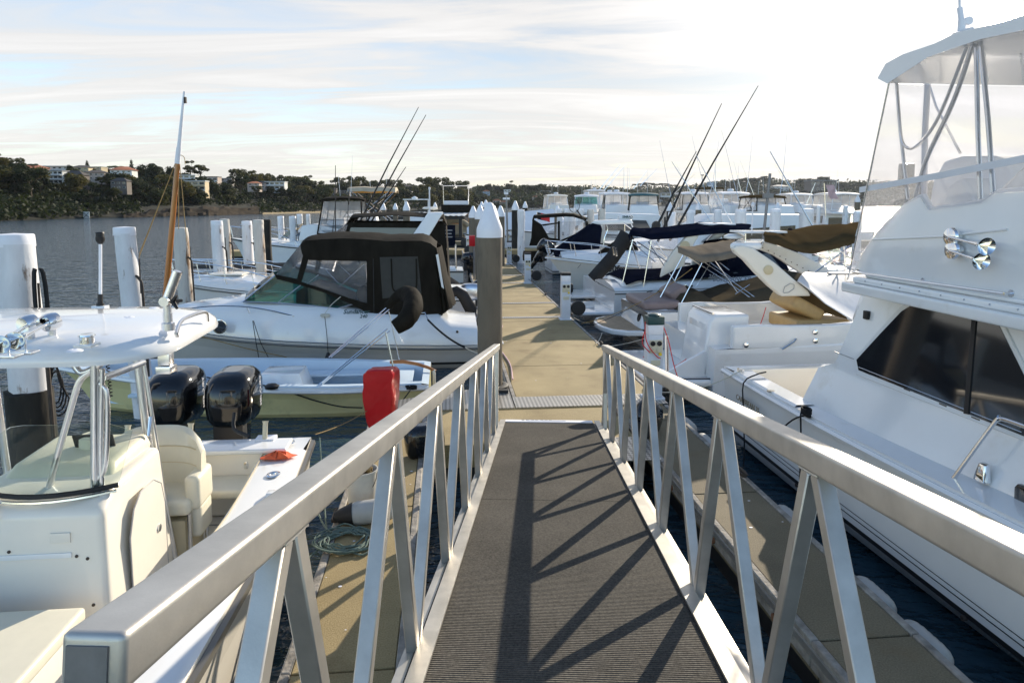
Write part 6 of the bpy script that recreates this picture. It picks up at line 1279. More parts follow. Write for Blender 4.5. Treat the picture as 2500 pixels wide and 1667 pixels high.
def express(label,u,v,dr,L=8.,B=2.7,zs=.9,zb=1.35,roof='canvas_black',arch='gelcoat',cover=None,group=None,hm=('gelcoat','black','antifoul'),top=2.3,enclosed=True,name='express_cruiser',platform=True,glass='glass_grey',clear='clear_smoke',bim=None,canx=(.12,.50),deckz=.45,rail=True,transom='gelcoat'):
    t=thing(name,label,'boat',D(u,v),dr,group,world=False)
    t['L']=L
    bx_,zx_=hull(t,L,B,zs,zb,list(hm),t0=.45,p=2.3,flare=.16,rake=1.1,n=12,rubm='gunmetal',rubr=.02,cock=(.5,L*.45) if not enclosed else None,sole=.5,cw=.28)
    k=L/7.5
    if enclosed: pr=[(0,zs+.1),(.5*k,zs+.12),(.9*k,zs+deckz*.6),(3.0*k,zs+deckz*.75),(4.2*k,zs+deckz),(5.0*k,zs+deckz*1.05),(6.2*k,zb+.12),(7.4*k,zb+.03)]
    else: pr=[(3.35*k,zs+deckz*.8),(4.2*k,zs+deckz),(5.0*k,zs+deckz*1.05),(6.2*k,zb+.12),(7.4*k,zb+.03)]
    deckshell(t,bx_,zx_,pr,inset=.30)
    w=B/2-.30; z0=zs+deckz+.02; z1=z0+.50
    q=MB(); x0,x1,x2=3.2*k,5.0*k,4.1*k
    q.grid([[(x0,-w,z0),(x1-.4,-w+.05,z0),(x1,-w*.5,z0),(x1+.1,0,z0),(x1,w*.5,z0),(x1-.4,w-.05,z0),(x0,w,z0)],[(x0+.1,-w+.12,z1-.18),(x2-.1,-w+.15,z1),(x2+.2,-w*.5,z1),(x2+.25,0,z1),(x2+.2,w*.5,z1),(x2-.1,w-.15,z1),(x0+.1,w-.12,z1-.18)]],th=.01); ws=q.build('windscreen',glass,t,world=False)
    q=MB(); q.tube([(x0+.1,-w+.12,z1-.18),(x2-.1,-w+.15,z1),(x2+.2,-w*.5,z1),(x2+.25,0,z1),(x2+.2,w*.5,z1),(x2-.1,w-.15,z1),(x0+.1,w-.12,z1-.18)],.018,5); q.build('windscreen_frame','alu_tube',ws,world=False)
    if roof and enclosed:
        xa,xb=canx[0]*L,canx[1]*L
        for s_ in (1,-1):
            q=MB(); q.plate([(xa,s_*(w+.02),zs+deckz*.6),(xb+.3,s_*w,z0),(xb+.1,s_*(w-.05),z0+.35),(xb-.3,s_*(w-.12),top-.12),(xa+.1,s_*(w-.10),top-.15)],.01,nrm=(0,1,0)); q.build('canopy_side',roof,t,world=False)
            q=MB(); q.plate([(xa+.75,s_*(w+.0),z0+.12),(xb-.02,s_*(w-.03),z0+.18),(xb-.35,s_*(w-.10),top-.26),(xa+.8,s_*(w-.08),top-.28)],.035,nrm=(0,1,0)); q.build('canopy_window',clear if 0 else 'glass_grey',t,world=False)
        q=MB(); rows=[]
        for j in range(9):
            y=-w+.10+(2*w-.2)*j/8; c=.12*(1-(y/w)**2); rows.append([(xa+.05,y,top-.22),(xa+.12,y,top-.05+c),((xa+xb)/2,y,top+.02+c+.02*noise.noise(Vector((j,0,u)))),(xb-.35,y,top-.04+c),(xb-.25,y,top-.18)])
        q.grid(rows,th=-.02); q.build('canopy_top',roof,t,world=False,ang=60)
        q=MB(); q.grid([[(xa,-w,zs+deckz*.6),(xa-.05,0,zs+deckz*.6),(xa,w,zs+deckz*.6)],[(xa+.08,-w+.1,top-.15),(xa+.05,0,top-.05),(xa+.08,w-.1,top-.15)]],th=.01); q.build('stern_curtain',roof,t,world=False)
        q=MB(); q.grid([[(xb+.3,-w,z0),(x2+.2,0,z1),(xb+.3,w,z0)],[(xb-.3,-w+.12,top-.12),(xb-.3,0,top-.02),(xb-.3,w-.12,top-.12)]],th=.004); q.build('clear_front',clear,t,world=False)
    if arch:
        xa=canx[0]*L+.2; q=MB(); 
        for s_ in (1,-1): q.prism([(xa+1.2,s_*(w+.12),zs+deckz*.6),(xa+1.75,s_*(w+.12),zs+deckz*.7),(xa+.35,s_*(w-.05),top+.12),(xa-.05,s_*(w-.05),top+.10)],[(xa+1.2,s_*(w+.02),zs+deckz*.6),(xa+1.75,s_*(w+.02),zs+deckz*.7),(xa+.35,s_*(w-.15),top+.12),(xa-.05,s_*(w-.15),top+.10)])
        q.box((xa+.15,0,top+.10),(.42,2*w-.2,.07)); q.build('radar_arch',arch,t,bevel=.03,world=False)
    if cover:
        q=MB(); rows=[]
        for j in range(9):
            y=-w-.1+(2*w+.2)*j/8; c=.30*(1-(y/(w+.1))**2); rows.append([(x_,y,zs+.15+c*h_+.04*noise.noise(Vector((x_*2,y*3,u)))) for x_,h_ in ((.5*k,.2),(1.2*k,1.0),(2.0*k,.5),(2.8*k,1.3),(3.4*k,1.6))])
        q.grid(rows,th=.02); q.build('cockpit_cover',cover,t,world=False)
    if platform:
        q=MB(); q.box((-.35,0,.36),(.75,B*.86,.09)); q.build('swim_platform',transom,t,bevel=.035,seg=3,world=False)
    if rail: bowrail(t,bx_,zx_,L,h=.62,t0=.5)
    return t,bx_,zx_
def bimini(par,x0,x1,w,z,m,poles=(),sag=.10,world=False,name='bimini_top',th=.03,drop=.16):
    q=MB(); rows=[]
    for k in range(11):
        f=k/10; y=-w+2*w*f; c=sag*(1-(2*f-1)**2); e=drop*max(0,abs(2*f-1)-.8)*5
        rows.append([(x0-.03,y,z-drop+c-e*.3),(x0,y,z+c-e),(x0+(x1-x0)*.33,y,z+c+.04-e+.02*noise.noise(Vector((y*4,1,z)))),(x0+(x1-x0)*.5,y,z+c+.0-e),(x0+(x1-x0)*.67,y,z+c+.04-e+.02*noise.noise(Vector((y*4,5,z)))),(x1,y,z+c-e),(x1+.03,y,z-drop+c-e*.3)])
    q.grid(rows,th=-th); q.build(name,m,par,world=world,ang=60)
    q=MB()
    for a,b in poles:
        for s_ in (1,-1): q.tube([(a[0],s_*(w-.02),a[1]),(b[0],s_*(w+.02),b[1])],.013,6)
    q.build('bimini_frame','steel',par,world=world)
# ---------------------------------------------------------------- left background
b3,bx,zx=express('white cruiser with a black bimini and white radar arch, just behind the black canopy cruiser',19.6,.55,A_LEFT,L=8.2,zs=.95,zb=1.35,top=3.12,canx=(.06,.42),clear='clear_smoke',deckz=.42)
q=MB(); q.lathe([(.16,0),(.22,.02),(.22,.05),(.16,.08),(0,.085)],(1.0,0,3.32),n=18); q.build('radome','cream_gel',b3,world=False)
q=MB(); q.tube([(1.0,.4,3.2),(1.0,.42,3.9)],.02,6); q.lathe([(0,0),(.03,0),(.03,.06),(0,.07)],(1.0,.42,3.88),n=8); q.build('light_stand','canvas_white',b3,world=False)
q=MB(); q.box((6.6,-.1,1.55),(.9,.8,.05)); q.build('anchor_locker','cream_gel',b3,bevel=.02,world=False)
outboard(b3,(-.25,.1,.75),0,.85,m='alu_tube',world=False,name='chrome_outboard')
b4=thing('work_boat','dark low boat with black deck rack between white piles and the arched cruiser','boat',D(23.2,-.6),A_LEFT,world=False)
bx,zx=hull(b4,8.2,2.5,.75,1.0,['black','black','antifoul'],n=10,deckm='white_far')
bowrail(b4,bx,zx,8.2,h=.7,t0=.4)
q=MB()
for k in range(4): q.tube([(4.2,-.9+.6*k,1.45),(7.6,-.7+.45*k,1.45)],.03,5)
for k in range(3): q.tube([(4.6+k,-1,1.45),(4.6+k,.9,1.45)],.025,5)
q.build('roof_rack','black',b4,world=False)
b5=flybridge('white flybridge boat whose upper bridge is enclosed in clear curtains under a black roof',1,30,L=8,B=2.8,rz=A_LEFT,roof='canvas_black',clear='clear_far',frame='canvas_black',top=3.75,bw=1.05,zf=1.75,group=None,radome=False)
p=pY(942,497,36); b5.location=(p.x,p.y,0)
for i,(a,b) in enumerate((((876,548),(1022,262)),((893,548),(1040,281)),((905,545),(991,408)))):
    q=MB(); A=pY(*a,26.5); B_=pY(*b,26.5); q.tube([A,A.lerp(B_,.5)+Vector((0,0,.06)),B_],[.040,.028,.012],5)
    one(q,'fishing_rod','black',('long black fishing rod, left of the three standing above the black bimini boat','long black fishing rod, middle of the three above the black bimini boat','shortest of the three black fishing rods above the black bimini boat')[i],'fishing rod','rods above the left boats')
q=MB(); q.tube([pY(819,580,26),pY(819,404,26)],[.025,.012],5); one(q,'whip_antenna','black','thin vertical whip aerial left of the fishing rods','antenna')
q=MB(); q.tube([pY(852,500,30),pY(852,430,30)],[.02,.01],4); one(q,'whip_antenna','black','shorter faint whip aerial between the tall aerial and the rods','antenna')
b6=flybridge('white open flybridge boat under a tan and orange bimini on steel poles',1,36,L=10,B=3.2,rz=A_LEFT,roof='canvas_tan',clear='clear_vinyl',top=3.6,bw=1.2,zf=2.0,group=None,radome=False)
p=pY(1040,497,38); b6.location=(p.x,p.y,0)
for ch in list(b6.children):
    if ch.name.split('.')[0] in ('clear_curtain','curtain_frame','roof'): bpy.data.objects.remove(ch)
bimini(b6,1.6,4.1,1.15,4.25,'canvas_tan',poles=(((2.0,2.6),(4.0,4.2)),((3.9,2.6),(1.8,4.2)),((2.9,2.6),(4.1,4.2)),((3.0,2.7),(1.6,4.15))))
q=MB(); q.box((2.85,0,4.12),(2.3,2.2,.05)); q.build('bimini_lining','canvas_orange',b6,world=False)
b7=thing('small_cabin_boat','far small boat with a thin white hardtop and radar dome, under the big gum crown','boat',pY(1015,497,58)-Vector((0,0,3.5)),A_AWAY,world=False)
hull(b7,8,2.8,.9,1.2,['white_far','black','antifoul'],n=8)
shell(b7,'cabin','white_far',[(1,1,1.1),(5,1,1.0),(4.4,2.4,.9),(1.4,2.4,1.0)],bevel=.06); q=MB(); q.box((2.5,0,3.85),(2.4,2.3,.08)); q.lathe([(.25,0),(.28,.1),(0,.25)],(2.5,.2,3.9),n=12); q.build('hardtop','white_far',b7,world=False)
q=MB(); [q.tube([(x,y,2.3),(x,y,3.85)],.04,5) for x in (1.5,3.5) for y in (-1,1)]; q.build('hardtop_leg','white_far',b7,world=False)
# wooden cabin trawler seen from the stern with a tender on its platform
Yt=66; c_=pY(1114,497,Yt); tr=thing('cabin_trawler','timber cabin trawler with a black awning and a grey tender slung across its stern','boat',(c_.x,c_.y,0),A_AWAY,world=False)
hull(tr,11,3.0,1.1,1.6,['white_far','black','antifoul'],n=10,t0=.5)
shell(tr,'cabin','varnish',[(1.2,1.1,1.32),(6.5,1.2,1.2),(6.2,2.5,1.1),(1.2,2.5,1.3)],bevel=.03)
for k in range(4):
    q=MB(); q.box((1.18,-.95+.62*k,1.95),(.06,.46,.75)); q.build('window','glass_dark',tr,world=False)
q=MB(); q.box((.9,0,3.0),(1.4,2.9,.75)); q.build('awning','canvas_black',tr,bevel=.08,world=False)
q=MB(); q.box((4,0,2.6),(5.5,2.8,.1)); q.build('cabin_roof','white_far',tr,bevel=.03,world=False)
q=MB(); q.box((1.6,0,3.55),(1.8,2.4,.40)); q.build('bridge_dodger','canvas_white',tr,bevel=.05,world=False)
q=MB(); q.tube([(1.0,-1.2,3.4),(1.0,-1.25,5.2),(1.0,1.25,5.2),(1.0,1.2,3.4)],.045,6); q.tube([(2.4,-1.2,3.4),(1.1,-1.25,5.1)],.03,5); q.tube([(2.4,1.2,3.4),(1.1,1.25,5.1)],.03,5); q.build('bimini_frame','steel',tr,world=False)
td=thing('tender','grey inflatable tender on the stern of the timber trawler','tender',(c_.x,c_.y-1.0,.9),0,world=False)
q=MB(); q.tube([(-1.2,0,.75),(-.3,0,.95),(.6,0,.9),(1.3,0,.35),(1.1,0,-.1),(-.9,0,-.3),(-1.2,0,.1)],.24,10,smooth=3); q.prism([(-1.1,.05,.7),(1.1,.05,.6),(1.0,.05,-.1),(-.9,.05,-.25)],[(-1.1,.3,.7),(1.1,.3,.6),(1.0,.3,-.1),(-.9,.3,-.25)]); q.build('tube','canvas_tan',td,world=False)
slab('walkway',55,56.4,-6,3.2,z=.45,m='deck_conc_grey')
rf=thing('boatshed_roof','low dark open shed with a white corrugated roof edge behind the tan bimini boat','shed',pY(985,497,62)-Vector((0,0,3.5)),world=False)
q=MB(); rows=[[(-5.5+x*.25,0,2.35+.06*(x%2)) for x in range(45)],[(-5.5+x*.25,5,2.55+.06*(x%2)) for x in range(45)]]; q.grid(rows,th=-.05); q.build('corrugated_roof','white_far',rf,world=False)
q=MB(); q.box((0,.3,2.2),(11,.12,.25)); q.box((0,2.5,.3),(11,4.5,.3)); q.build('beam','black',rf,world=False)
for x in (-5,-1.5,1.8,5.1): q=MB(); q.box((x,.5,1),(.3,.3,2.4)); q.build('post','black',rf,world=False)
q=MB(); q.box(pY(1065,533,62),(.5,.3,1.1)); one(q,'life_ring_box','red_pvc','red box on the end of the white roofed shed','box')
# small craft by the dock edge behind the big pile
ib=thing('grey_dinghy','grey aluminium dinghy with a tarpaulin, moored at the dock edge left of the big pile','dinghy',D(17.6,.75),A_LEFT,world=False)
hull(ib,3.2,1.5,.42,.62,['gunmetal','gunmetal','antifoul'],t0=.4,n=10,cock=(.1,2.7),sole=.12,cw=.08,deckm='alu_tube',inner='gunmetal')
q=MB(); q.tube([(.1,0,.7),(.5,.1,1.25),(1.3,.0,.8)],[.16,.26,.12],10,smooth=3); q.build('tarpaulin','canvas_grey',ib,world=False)
outboard(ib,(-.12,0,.55),R(180),.55,world=False,m='alu_tube')
sb=thing('small_white_boat','small white boat under a dark cover, between the dock and the cruiser with the arch','boat',D(21.5,.8),A_LEFT,world=False)
hull(sb,4.2,1.7,.6,.8,['gelcoat','black','antifoul'],n=10); 
q=MB(); rows=[[(x_,y,.62+h_*(1-(y/.8)**2)) for x_,h_ in ((.2,.25),(.9,.75),(1.6,.45),(2.6,.3),(3.4,.1))] for y in (-.8,-.5,-.2,.1,.4,.8)]; q.grid(rows,th=.02); q.build('boat_cover','canvas_grey',sb,world=False)
outboard(sb,(-.2,0,.7),R(180),.7,world=False)
ob=thing('runabout','dark hulled runabout with outboard and white roll bar at the dock edge','boat',D(29.5,.7),A_LEFT,world=False)
hull(ob,5,1.9,.7,.9,['cream_gel','black','antifoul'],n=8,cock=(.3,3.5),sole=.3)
outboard(ob,(-.2,0,.9),R(180),.9,world=False); q=MB(); q.tube([(.3,.6,.7),(.3,.6,1.7),(.3,-.6,1.7),(.3,-.6,.7)],.03,6); q.build('roll_bar','steel',ob,world=False)
sg=thing('notice_board','dark blue notice board with pale lettering beyond the black curtains of the left cruisers','sign',pY(1094,575,33))
q=MB(); q.box(pY(1094,575,33),(.7,.06,1.0)); q.build('board','canvas_navy',sg)
q=MB(); [q.box(pY(1094,575,33)+Vector((0,-.035,.25-.16*k)),(.42-.08*(k%2),.008,.05)) for k in range(3)]; q.build('print_line','letters_grey',sg)
q=MB(); q.tube([pY(1094,590,33),pY(1094,590,33)-Vector((0,0,1.6))],.04,6); q.build('post','alu_dark',sg)
# ================================================================ right side, near to far
# --- R1 white cruiser with swept arch
r1=thing('express_cruiser','white cruiser with a large swept radar arch, near leg coloured cream for shade, tan seats and boxy transom locker','boat',D(12.45,4.55),A_RIGHT)
r1['L']=9.2
bx,zx=hull(r1,9.2,2.9,1.02,1.5,['gelcoat','black','antifoul'],t0=.5,p=2.3,flare=.14,rake=1.2,n=16,cock=(.35,4.2),sole=.62,cw=.16,inner='cream_gel',rubm=None)
# raised near-side coaming with the sweeping edge
q=MB(); C_=[(.30,1.02),(.30,1.42),(.75,1.44),(1.3,1.42),(2.1,1.42),(3.2,1.52),(4.6,1.66),(6.2,1.68),(6.2,1.2),(3,1.05)]
for s_ in (-1,1): q.prism([(x,s_*1.42,z) for x,z in C_],[(x,s_*1.26,z) for x,z in C_])
q.build('coaming','gelcoat',r1,bevel=.03,seg=3,world=False)
q=MB(); q.box((-.55,.0,.40),(1.15,2.55,.12)); q.build('swim_platform','gelcoat',r1,bevel=.05,seg=3,world=False)
q=MB(); q.tube([(-1.08,-1.1,.47),(-.4,-1.18,.47),(0,-1.2,.47)],.012,5); q.build('platform_seam','rubber',r1,world=False)
q=MB(); q.prism([(-.12,-1.05,.45),(.75,-1.05,.45),(.75,-1.05,1.56),(.12,-1.05,1.56),(.02,-1.05,1.45)],[(-.12,.05,.45),(.75,.05,.45),(.75,.05,1.56),(.12,.05,1.56),(.02,.05,1.45)]); tb_=q.build('transom_locker','gelcoat',r1,bevel=.06,seg=4,world=False)
q=MB(); q.prism([(.015,-.90,.82),(.015,-.12,.82),(.05,-.12,1.36),(.05,-.90,1.36)],[(-.03,-.90,.80),(-.03,-.12,.80),(.00,-.12,1.38),(.00,-.90,1.38)]); q.build('locker_lid','gelcoat',tb_,bevel=.015,seg=2,world=False)
q=MB(); q.tube([(.10,-1.0,1.58),(.10,.0,1.58)],.02,6); q.build('locker_hinge','steel',tb_,world=False)
q=MB(); q.prism([(-.9,-1.05,.46),(.0,-1.05,.46),(.0,-1.05,.95)],[(-.9,-.95,.46),(.0,-.95,.46),(.0,-.95,.95)]); q.build('side_fillet','gelcoat',r1,bevel=.02,world=False)
q=MB(); q.box((.9,.75,1.0),(.15,1.1,.85)); q.build('transom_gate','cream_gel',r1,bevel=.03,world=False)
for x,z in ((.52,1.1),(1.75,1.3),(1.76,1.15)): 
    q=MB(); q.lathe([(0,0),(.045,0),(.045,.012),(.02,.02),(0,.02)],(x,-1.43,z),n=16,ax=(0,-1,0)); q.build('skin_fitting','chrome',r1,world=False)
q=MB(); q.box((2.9,-1.43,1.28),(.35,.012,.07)); q.build('side_vent','letters_grey',r1,bevel=.003,world=False)
q=MB(); q.tube([(1.15,-1.46,1.02),(1.35,-1.47,1.15),(1.4,-1.45,1.2)],.015,6); q.build('cleat','steel',r1,world=False)
# seats
Mq=Matrix.Rotation(R(28),3,'Y')
I1=ROOTS[r1.name]; sb_=I1@pu(1943,746,11.9); sc2=I1@pu(1972,785,11.9)
cushion(r1,sb_,(.62,.95,.24),'upholstery','seat_back',bev=.08,M=Mq); cushion(r1,sc2,(1.0,1.1,.24),'upholstery','seat_cushion',bev=.06)
q=MB(); q.box(sc2-Vector((0,0,.40)),(1.0,1.0,.5)); q.build('seat_base','gelcoat',r1,bevel=.02,world=False)
def pl(P,u,th,name,m,par,bev=.02,off=0): 
    q=MB(); q.plate([pu(x,y,u) for x,y in P],th,nrm=UD); return q.build(name,m,par,bevel=bev,seg=3)
pl([(1786,606),(1794,600),(1808,598),(1834,604),(1887,640),(1934,681),(1968,708),(1975,722),(1940,722),(1904,723),(1874,698),(1840,664),(1813,634),(1791,617)],11.45,.16,'arch_leg','cream_gel',r1,.04)  # near leg: its shade is put into the colour as cream
pl([(1800,592),(1813,588),(1846,588),(1876,592),(1951,619),(2036,664),(2050,690),(1985,690),(1970,676),(1925,648),(1887,623),(1834,602)],13.3,.16,'arch_leg','gelcoat',r1,.04)  # far leg of the same arch, coloured white as the sunlit side
a=pu(1796,602,11.45); b=pu(1812,591,13.3); q=MB(); q.prism([a+Vector((-.1,0,.06)),a+Vector((.45,0,.06)),a+Vector((.45,0,-.06)),a+Vector((-.1,0,-.05))],[b+Vector((-.1,0,.06)),b+Vector((.45,0,.06)),b+Vector((.45,0,-.06)),b+Vector((-.1,0,-.05))]); q.build('arch_top','gelcoat',r1,bevel=.05,seg=3)
q=MB(); c_=pu(1900,655,11.35); q.lathe([(0,-.01),(.085,-.01),(.085,.012),(.07,.02),(0,.02)],pu(1876,659,11.36),n=22,ax=-UD); q.build('arch_vent','cream_dark',r1)
q=MB(); q.tube([pu(x,y,11.36) for x,y in ((1912,712),(1916,700),(1930,692),(1939,695),(1938,705),(1925,714),(1914,715),(1912,712))],.006,4); q.build('arch_hatch','letters_grey',r1)
q=MB()
for k in range(9): q.lathe([(0,0),(.012,0),(.01,.01)],pu(1862+k*14,605+k*7,13.2),n=6,ax=-UD)
q.build('arch_screws','iron',r1)
sp=[pz(1793,573,2.98),pz(1825,583,2.98),pz(1915,573,2.98),pz(1881,566,2.98)]
for s_ in sp: s_.z=2.96
q=MB(); c_=pu(1850,574,12.4); c_.z=2.97; q.box(c_,(.85,.62,.04),rz=-TH); q.build('solar_panel','gelcoat',r1,bevel=.01)
q=MB(); [q.tube([c_+Vector((x,y,0)),c_+Vector((x,y,-.16))],.015,6) for x in (-.3,.3) for y in (-.2,.2)]; q.build('panel_bracket','steel',r1)
q=MB(); q.lathe([(.14,0),(.20,.02),(.20,.06),(.12,.10),(0,.11)],pu(1793,580,12.6)-Vector((0,0,.03)),n=18); q.build('radome','gelcoat',r1)
q=MB(); q.tube([pu(1835,575,12.4),pu(1838,500,12.4)],.012,6); q.lathe([(0,0),(.035,.01),(.035,.05),(.02,.08),(0,.09)],pu(1838,505,12.4),n=12); q.build('anchor_light','canvas_white',r1)
# brown bimini, its frame
Tn=[(1866,588),(1919,570),(1985,560),(2046,552),(2091,552)]; Tv=[(1870,592),(1925,600),(1985,612),(2046,604),(2090,592)]
def span(name,m,near,un,far,uf,par,sag=.0,n=8,th=.015,wob=.02,world=True,val=.13):
    A0=[pu(x,y,un) for x,y in near]; B0=[pu(x,y,uf) for x,y in far]; A=[p+UD*.06+Vector((0,0,val)) for p in A0]; B_=[p-UD*.06+Vector((0,0,val*.4)) for p in B0]; rows=[A0,[a.lerp(b,.6)-UD*.03 for a,b in zip(A0,A)]]
    for k in range(n+1):
        f=k/n; rows.append([a.lerp(b,f)+Vector((0,0,sag*4*f*(1-f)+wob*noise.noise(Vector((a.x*3.5,f*2.2,a.z))))) for a,b in zip(A,B_)])
    rows.append(B0)
    q=MB(); q.grid(rows,th=-th); return q.build(name,m,par,ang=60)
span('bimini_top','canvas_brown',densify([(1866,590),(1900,600),(1961,618),(1985,620),(2046,606),(2092,592)],3),11.5,densify([(1872,584),(1905,574),(1935,566),(1985,560),(2046,551),(2096,550)],3),13.4,r1,sag=.05,wob=.07)
q=MB()
for a,b in (((1985,618),(2085,660)),((2075,600),(1990,665)),((2040,605),(2090,640)),((2060,598),(2065,690))):
    q.tube([pu(*a,11.5),pu(*b,11.5)],.014,6); q.tube([pu(*a,13.3),pu(*b,13.3)],.014,6)
q.build('bimini_frame','steel',r1)
span('white_cover','canvas_white',[(1950,687),(1975,706),(2015,742),(2084,784)],11.25,[(1972,676),(2010,670),(2068,661),(2120,664)],13.2,r1,sag=.10,wob=.05,val=.0)
q=MB(); P=[pu(x,y,12.9) for x,y in ((1950,728),(1985,715),(2060,760),(2080,815),(2000,800))]; q.plate(P,.05,nrm=UD); q.build('cockpit_lining','canvas_brown',r1)
q=MB(); q.tube(hang(pu(1753,780,12.2),pu(1840,812,11.2),.05),.02,6); q.build('fender_line','rope_tan',r1)
q=MB(); q.tube([pu(1745,782,12.)]+hang(pu(1745,782,12.),pz(1570,870,.6),.5)[1:],.009,5); q.tube(hang(pu(1870,750,11.6),pu(1848,808,11.3),.05),.008,5); one(q,'power_lead','red_cord','red power lead hanging from the boxy transom locker to the pedestal','cord')
line(D(12.2,3.6,.5),pz(1470,840,.52),.03,'rope from the swept arch cruiser to the dock edge')
# --- R2 brown striped bowrider
r2=thing('bowrider','white bowrider with dark brown side stripes, taupe cover and mauve stern sunpad','boat',D(16.9,4.75),A_RIGHT)
r2['L']=7.4
bx,zx=hull(r2,7.4,2.55,.92,1.15,['gunmetal','red_stripe','gelcoat','gelcoat'],t0=.5,p=2.3,flare=.12,rake=1.,n=14,cock=(.9,4.2),sole=.4,cw=.2,rubm='gunmetal',band=True,stripe=(.28,.22))
q=MB(); P=[(0,.62),(.6,.58),(1.8,.62),(3.2,.74),(4.5,.86),(4.5,1.0),(3,.98),(1.5,.95),(.2,.90)]
for s_ in (-1,1): q.prism([(x,s_*1.285,z) for x,z in P],[(x,s_*1.20,z) for x,z in P])
q.build('white_topside','gelcoat',r2,bevel=.01,world=False)
q=MB()
for s_ in (-1,):
    q.prism([(x,s_*1.296,z) for x,z in ((.9,.66),(1.5,.74),(2.6,.80),(3.6,.78),(2.6,.74),(1.6,.69))],[(x,s_*1.27,z) for x,z in ((.9,.66),(1.5,.74),(2.6,.80),(3.6,.78),(2.6,.74),(1.6,.69))])
q.build('swoosh','gunmetal',r2,world=False)
q=MB(); q.lathe([(0,0),(.06,0),(.06,.01),(0,.012)],(1.75,-1.30,.77),n=16,ax=(0,-1,0)); q.build('badge','chrome',r2,world=False)
q=MB(); rows=[[(-.98+.0*0+.95*(1-abs(cos(a))**.7*0),0,0)] for a in (0,)]
pts=[(-.05,-1.18),(-.45,-1.14),(-.78,-.9),(-.95,-.4),(-.98,0),(-.95,.4),(-.78,.9),(-.45,1.14),(-.05,1.18)]
q.prism([(x,y,.34) for x,y in pts],[(x,y,.46) for x,y in pts]); q.build('swim_platform','gelcoat',r2,bevel=.03,seg=3,world=False)
q=MB(); q.prism([(x*.9-.02,y*.88,.462) for x,y in pts],[(x*.9-.02,y*.88,.470) for x,y in pts]); q.build('teak_mat','teak',r2,world=False)
q=MB(); q.prism([(-.10,-.95,.45),(.6,-1.15,.45),(.6,1.15,.45),(-.10,.95,.45)],[(.05,-.8,.92),(.6,-1.0,.95),(.6,1.0,.95),(.05,.8,.92)]); q.build('transom','gelcoat',r2,bevel=.06,seg=3,world=False)
cushion(r2,(.45,-.10,1.04),(.95,1.7,.22),'vinyl_mauve','sunpad',bev=.10); cushion(r2,(1.0,-.15,1.25),(.45,1.0,.36),'vinyl_mauve','sunpad_headrest',bev=.10,M=Matrix.Rotation(R(-30),3,'Y'))
q=MB(); q.lathe([(.07,-.01),(.10,-.01),(.10,.02),(.07,.02),(.05,.0),(0,0)],(-.03,-.62,.70),n=18,ax=(-1,0,.2)); q.build('stern_speaker','black',r2,world=False)
rows=[]; 
X=[(.75,.95),(1.0,1.25),(1.4,1.35),(1.9,1.05),(2.6,1.28),(3.4,1.45),(4.2,1.72),(5.0,1.50),(6.0,1.25)]
for k in range(13):
    f=k/12; y=-1.22+2.44*f; c=1-(2*f-1)**2; e=abs(2*f-1)
    rows.append([(x,y*(1 if x<5 else 1-.25*(x-5)),.90+(h-.90)*min(1,c*1.8)+.06*noise.noise(Vector((x*2.5,y*2.5,2)))-(.10 if e>.95 else 0)) for x,h in X])
q=MB(); q.grid(rows,th=-.02); q.build('cockpit_cover','canvas_taupe',r2,world=False,ang=60)
span('bimini_top','canvas_fawn',densify([(1655,617),(1668,622),(1690,632),(1715,642),(1760,636),(1797,628)],3),15.9,densify([(1668,612),(1700,605),(1735,598),(1762,594),(1780,591),(1792,590)],3),18.0,r2,sag=.03,wob=.05)
q=MB()
for a,b in (((1672,622),(1855,742)),((1715,640),(1644,778)),((1720,640),(1870,745)),((1668,622),(1612,726)),((1745,635),(1800,715)),((1780,660),(1755,640)),((1795,718),(1830,695))): q.tube([pu(*a,15.95),pu(*b,15.95)],.014,6)
for a,b in (((1690,608),(1800,690)),((1760,600),(1700,700))): q.tube([pu(*a,17.9),pu(*b,17.9)],.013,6)
q.build('bimini_frame','steel',r2)
line(pu(1470,812,16.2),pz(1455,838,.55),.05,'short rope at the stern of the brown striped bowrider'); line(pu(1650,795,15.8),pz(1482,846,.55),.08,'long rope from the brown striped bowrider down to the dock corner')
q=MB(); q.tube(hang(pu(1690,655,16),pz(1420,790,.55),.2),.009,5); one(q,'mooring_rope','rope_tan','tan rope running from the bimini of the bowrider down to the dock edge','rope')
# --- R3 white cruiser with navy covers
r3,bx,zx=express('white rounded stern cruiser with navy cockpit cover and long navy bimini',20.2,4.75,A_RIGHT,L=8.4,B=2.75,zs=1.0,zb=1.4,roof='canvas_navy',arch=None,top=2.30,canx=(.40,.60),enclosed=True,name='sports_cruiser',platform=False)
q=MB(); q.box((-.35,-.1,.36),(1.1,2.3,.10)); q.build('swim_platform','gelcoat',r3,bevel=.05,seg=3,world=False)
q=MB(); q.prism([(-.05,-1.15,.4),(.9,-1.3,.4),(.9,1.3,.4),(-.05,1.15,.4)],[(.35,-.95,1.28),(.9,-1.15,1.32),(.9,1.15,1.32),(.35,.95,1.28)]); q.build('transom','gelcoat',r3,bevel=.14,seg=4,world=False)
q=MB(); rows=[]
for k in range(9):
    f=k/8; y=-1.25+2.5*f; c=1-(2*f-1)**4; rows.append([(x,y,z+.12*c-.12+.05*noise.noise(Vector((x*2,y*3,7)))) for x,z in ((.35,1.30),(.7,1.42),(1.6,1.44),(2.6,1.46),(3.3,1.60),(3.8,1.7))])
q.grid(rows,th=-.03); q.build('cockpit_cover','canvas_navy',r3,world=False)
text('SUNDANCER','lettering','letters_grey',.17,pu(1740,686,18.78),VD,Vector((0,0,1)),r3,shear=.25,bold=.003) if 0 else None
ROOTS[r3.name]=(Matrix.Translation(r3.location)@Matrix.Rotation(A_RIGHT,4,'Z')).inverted()
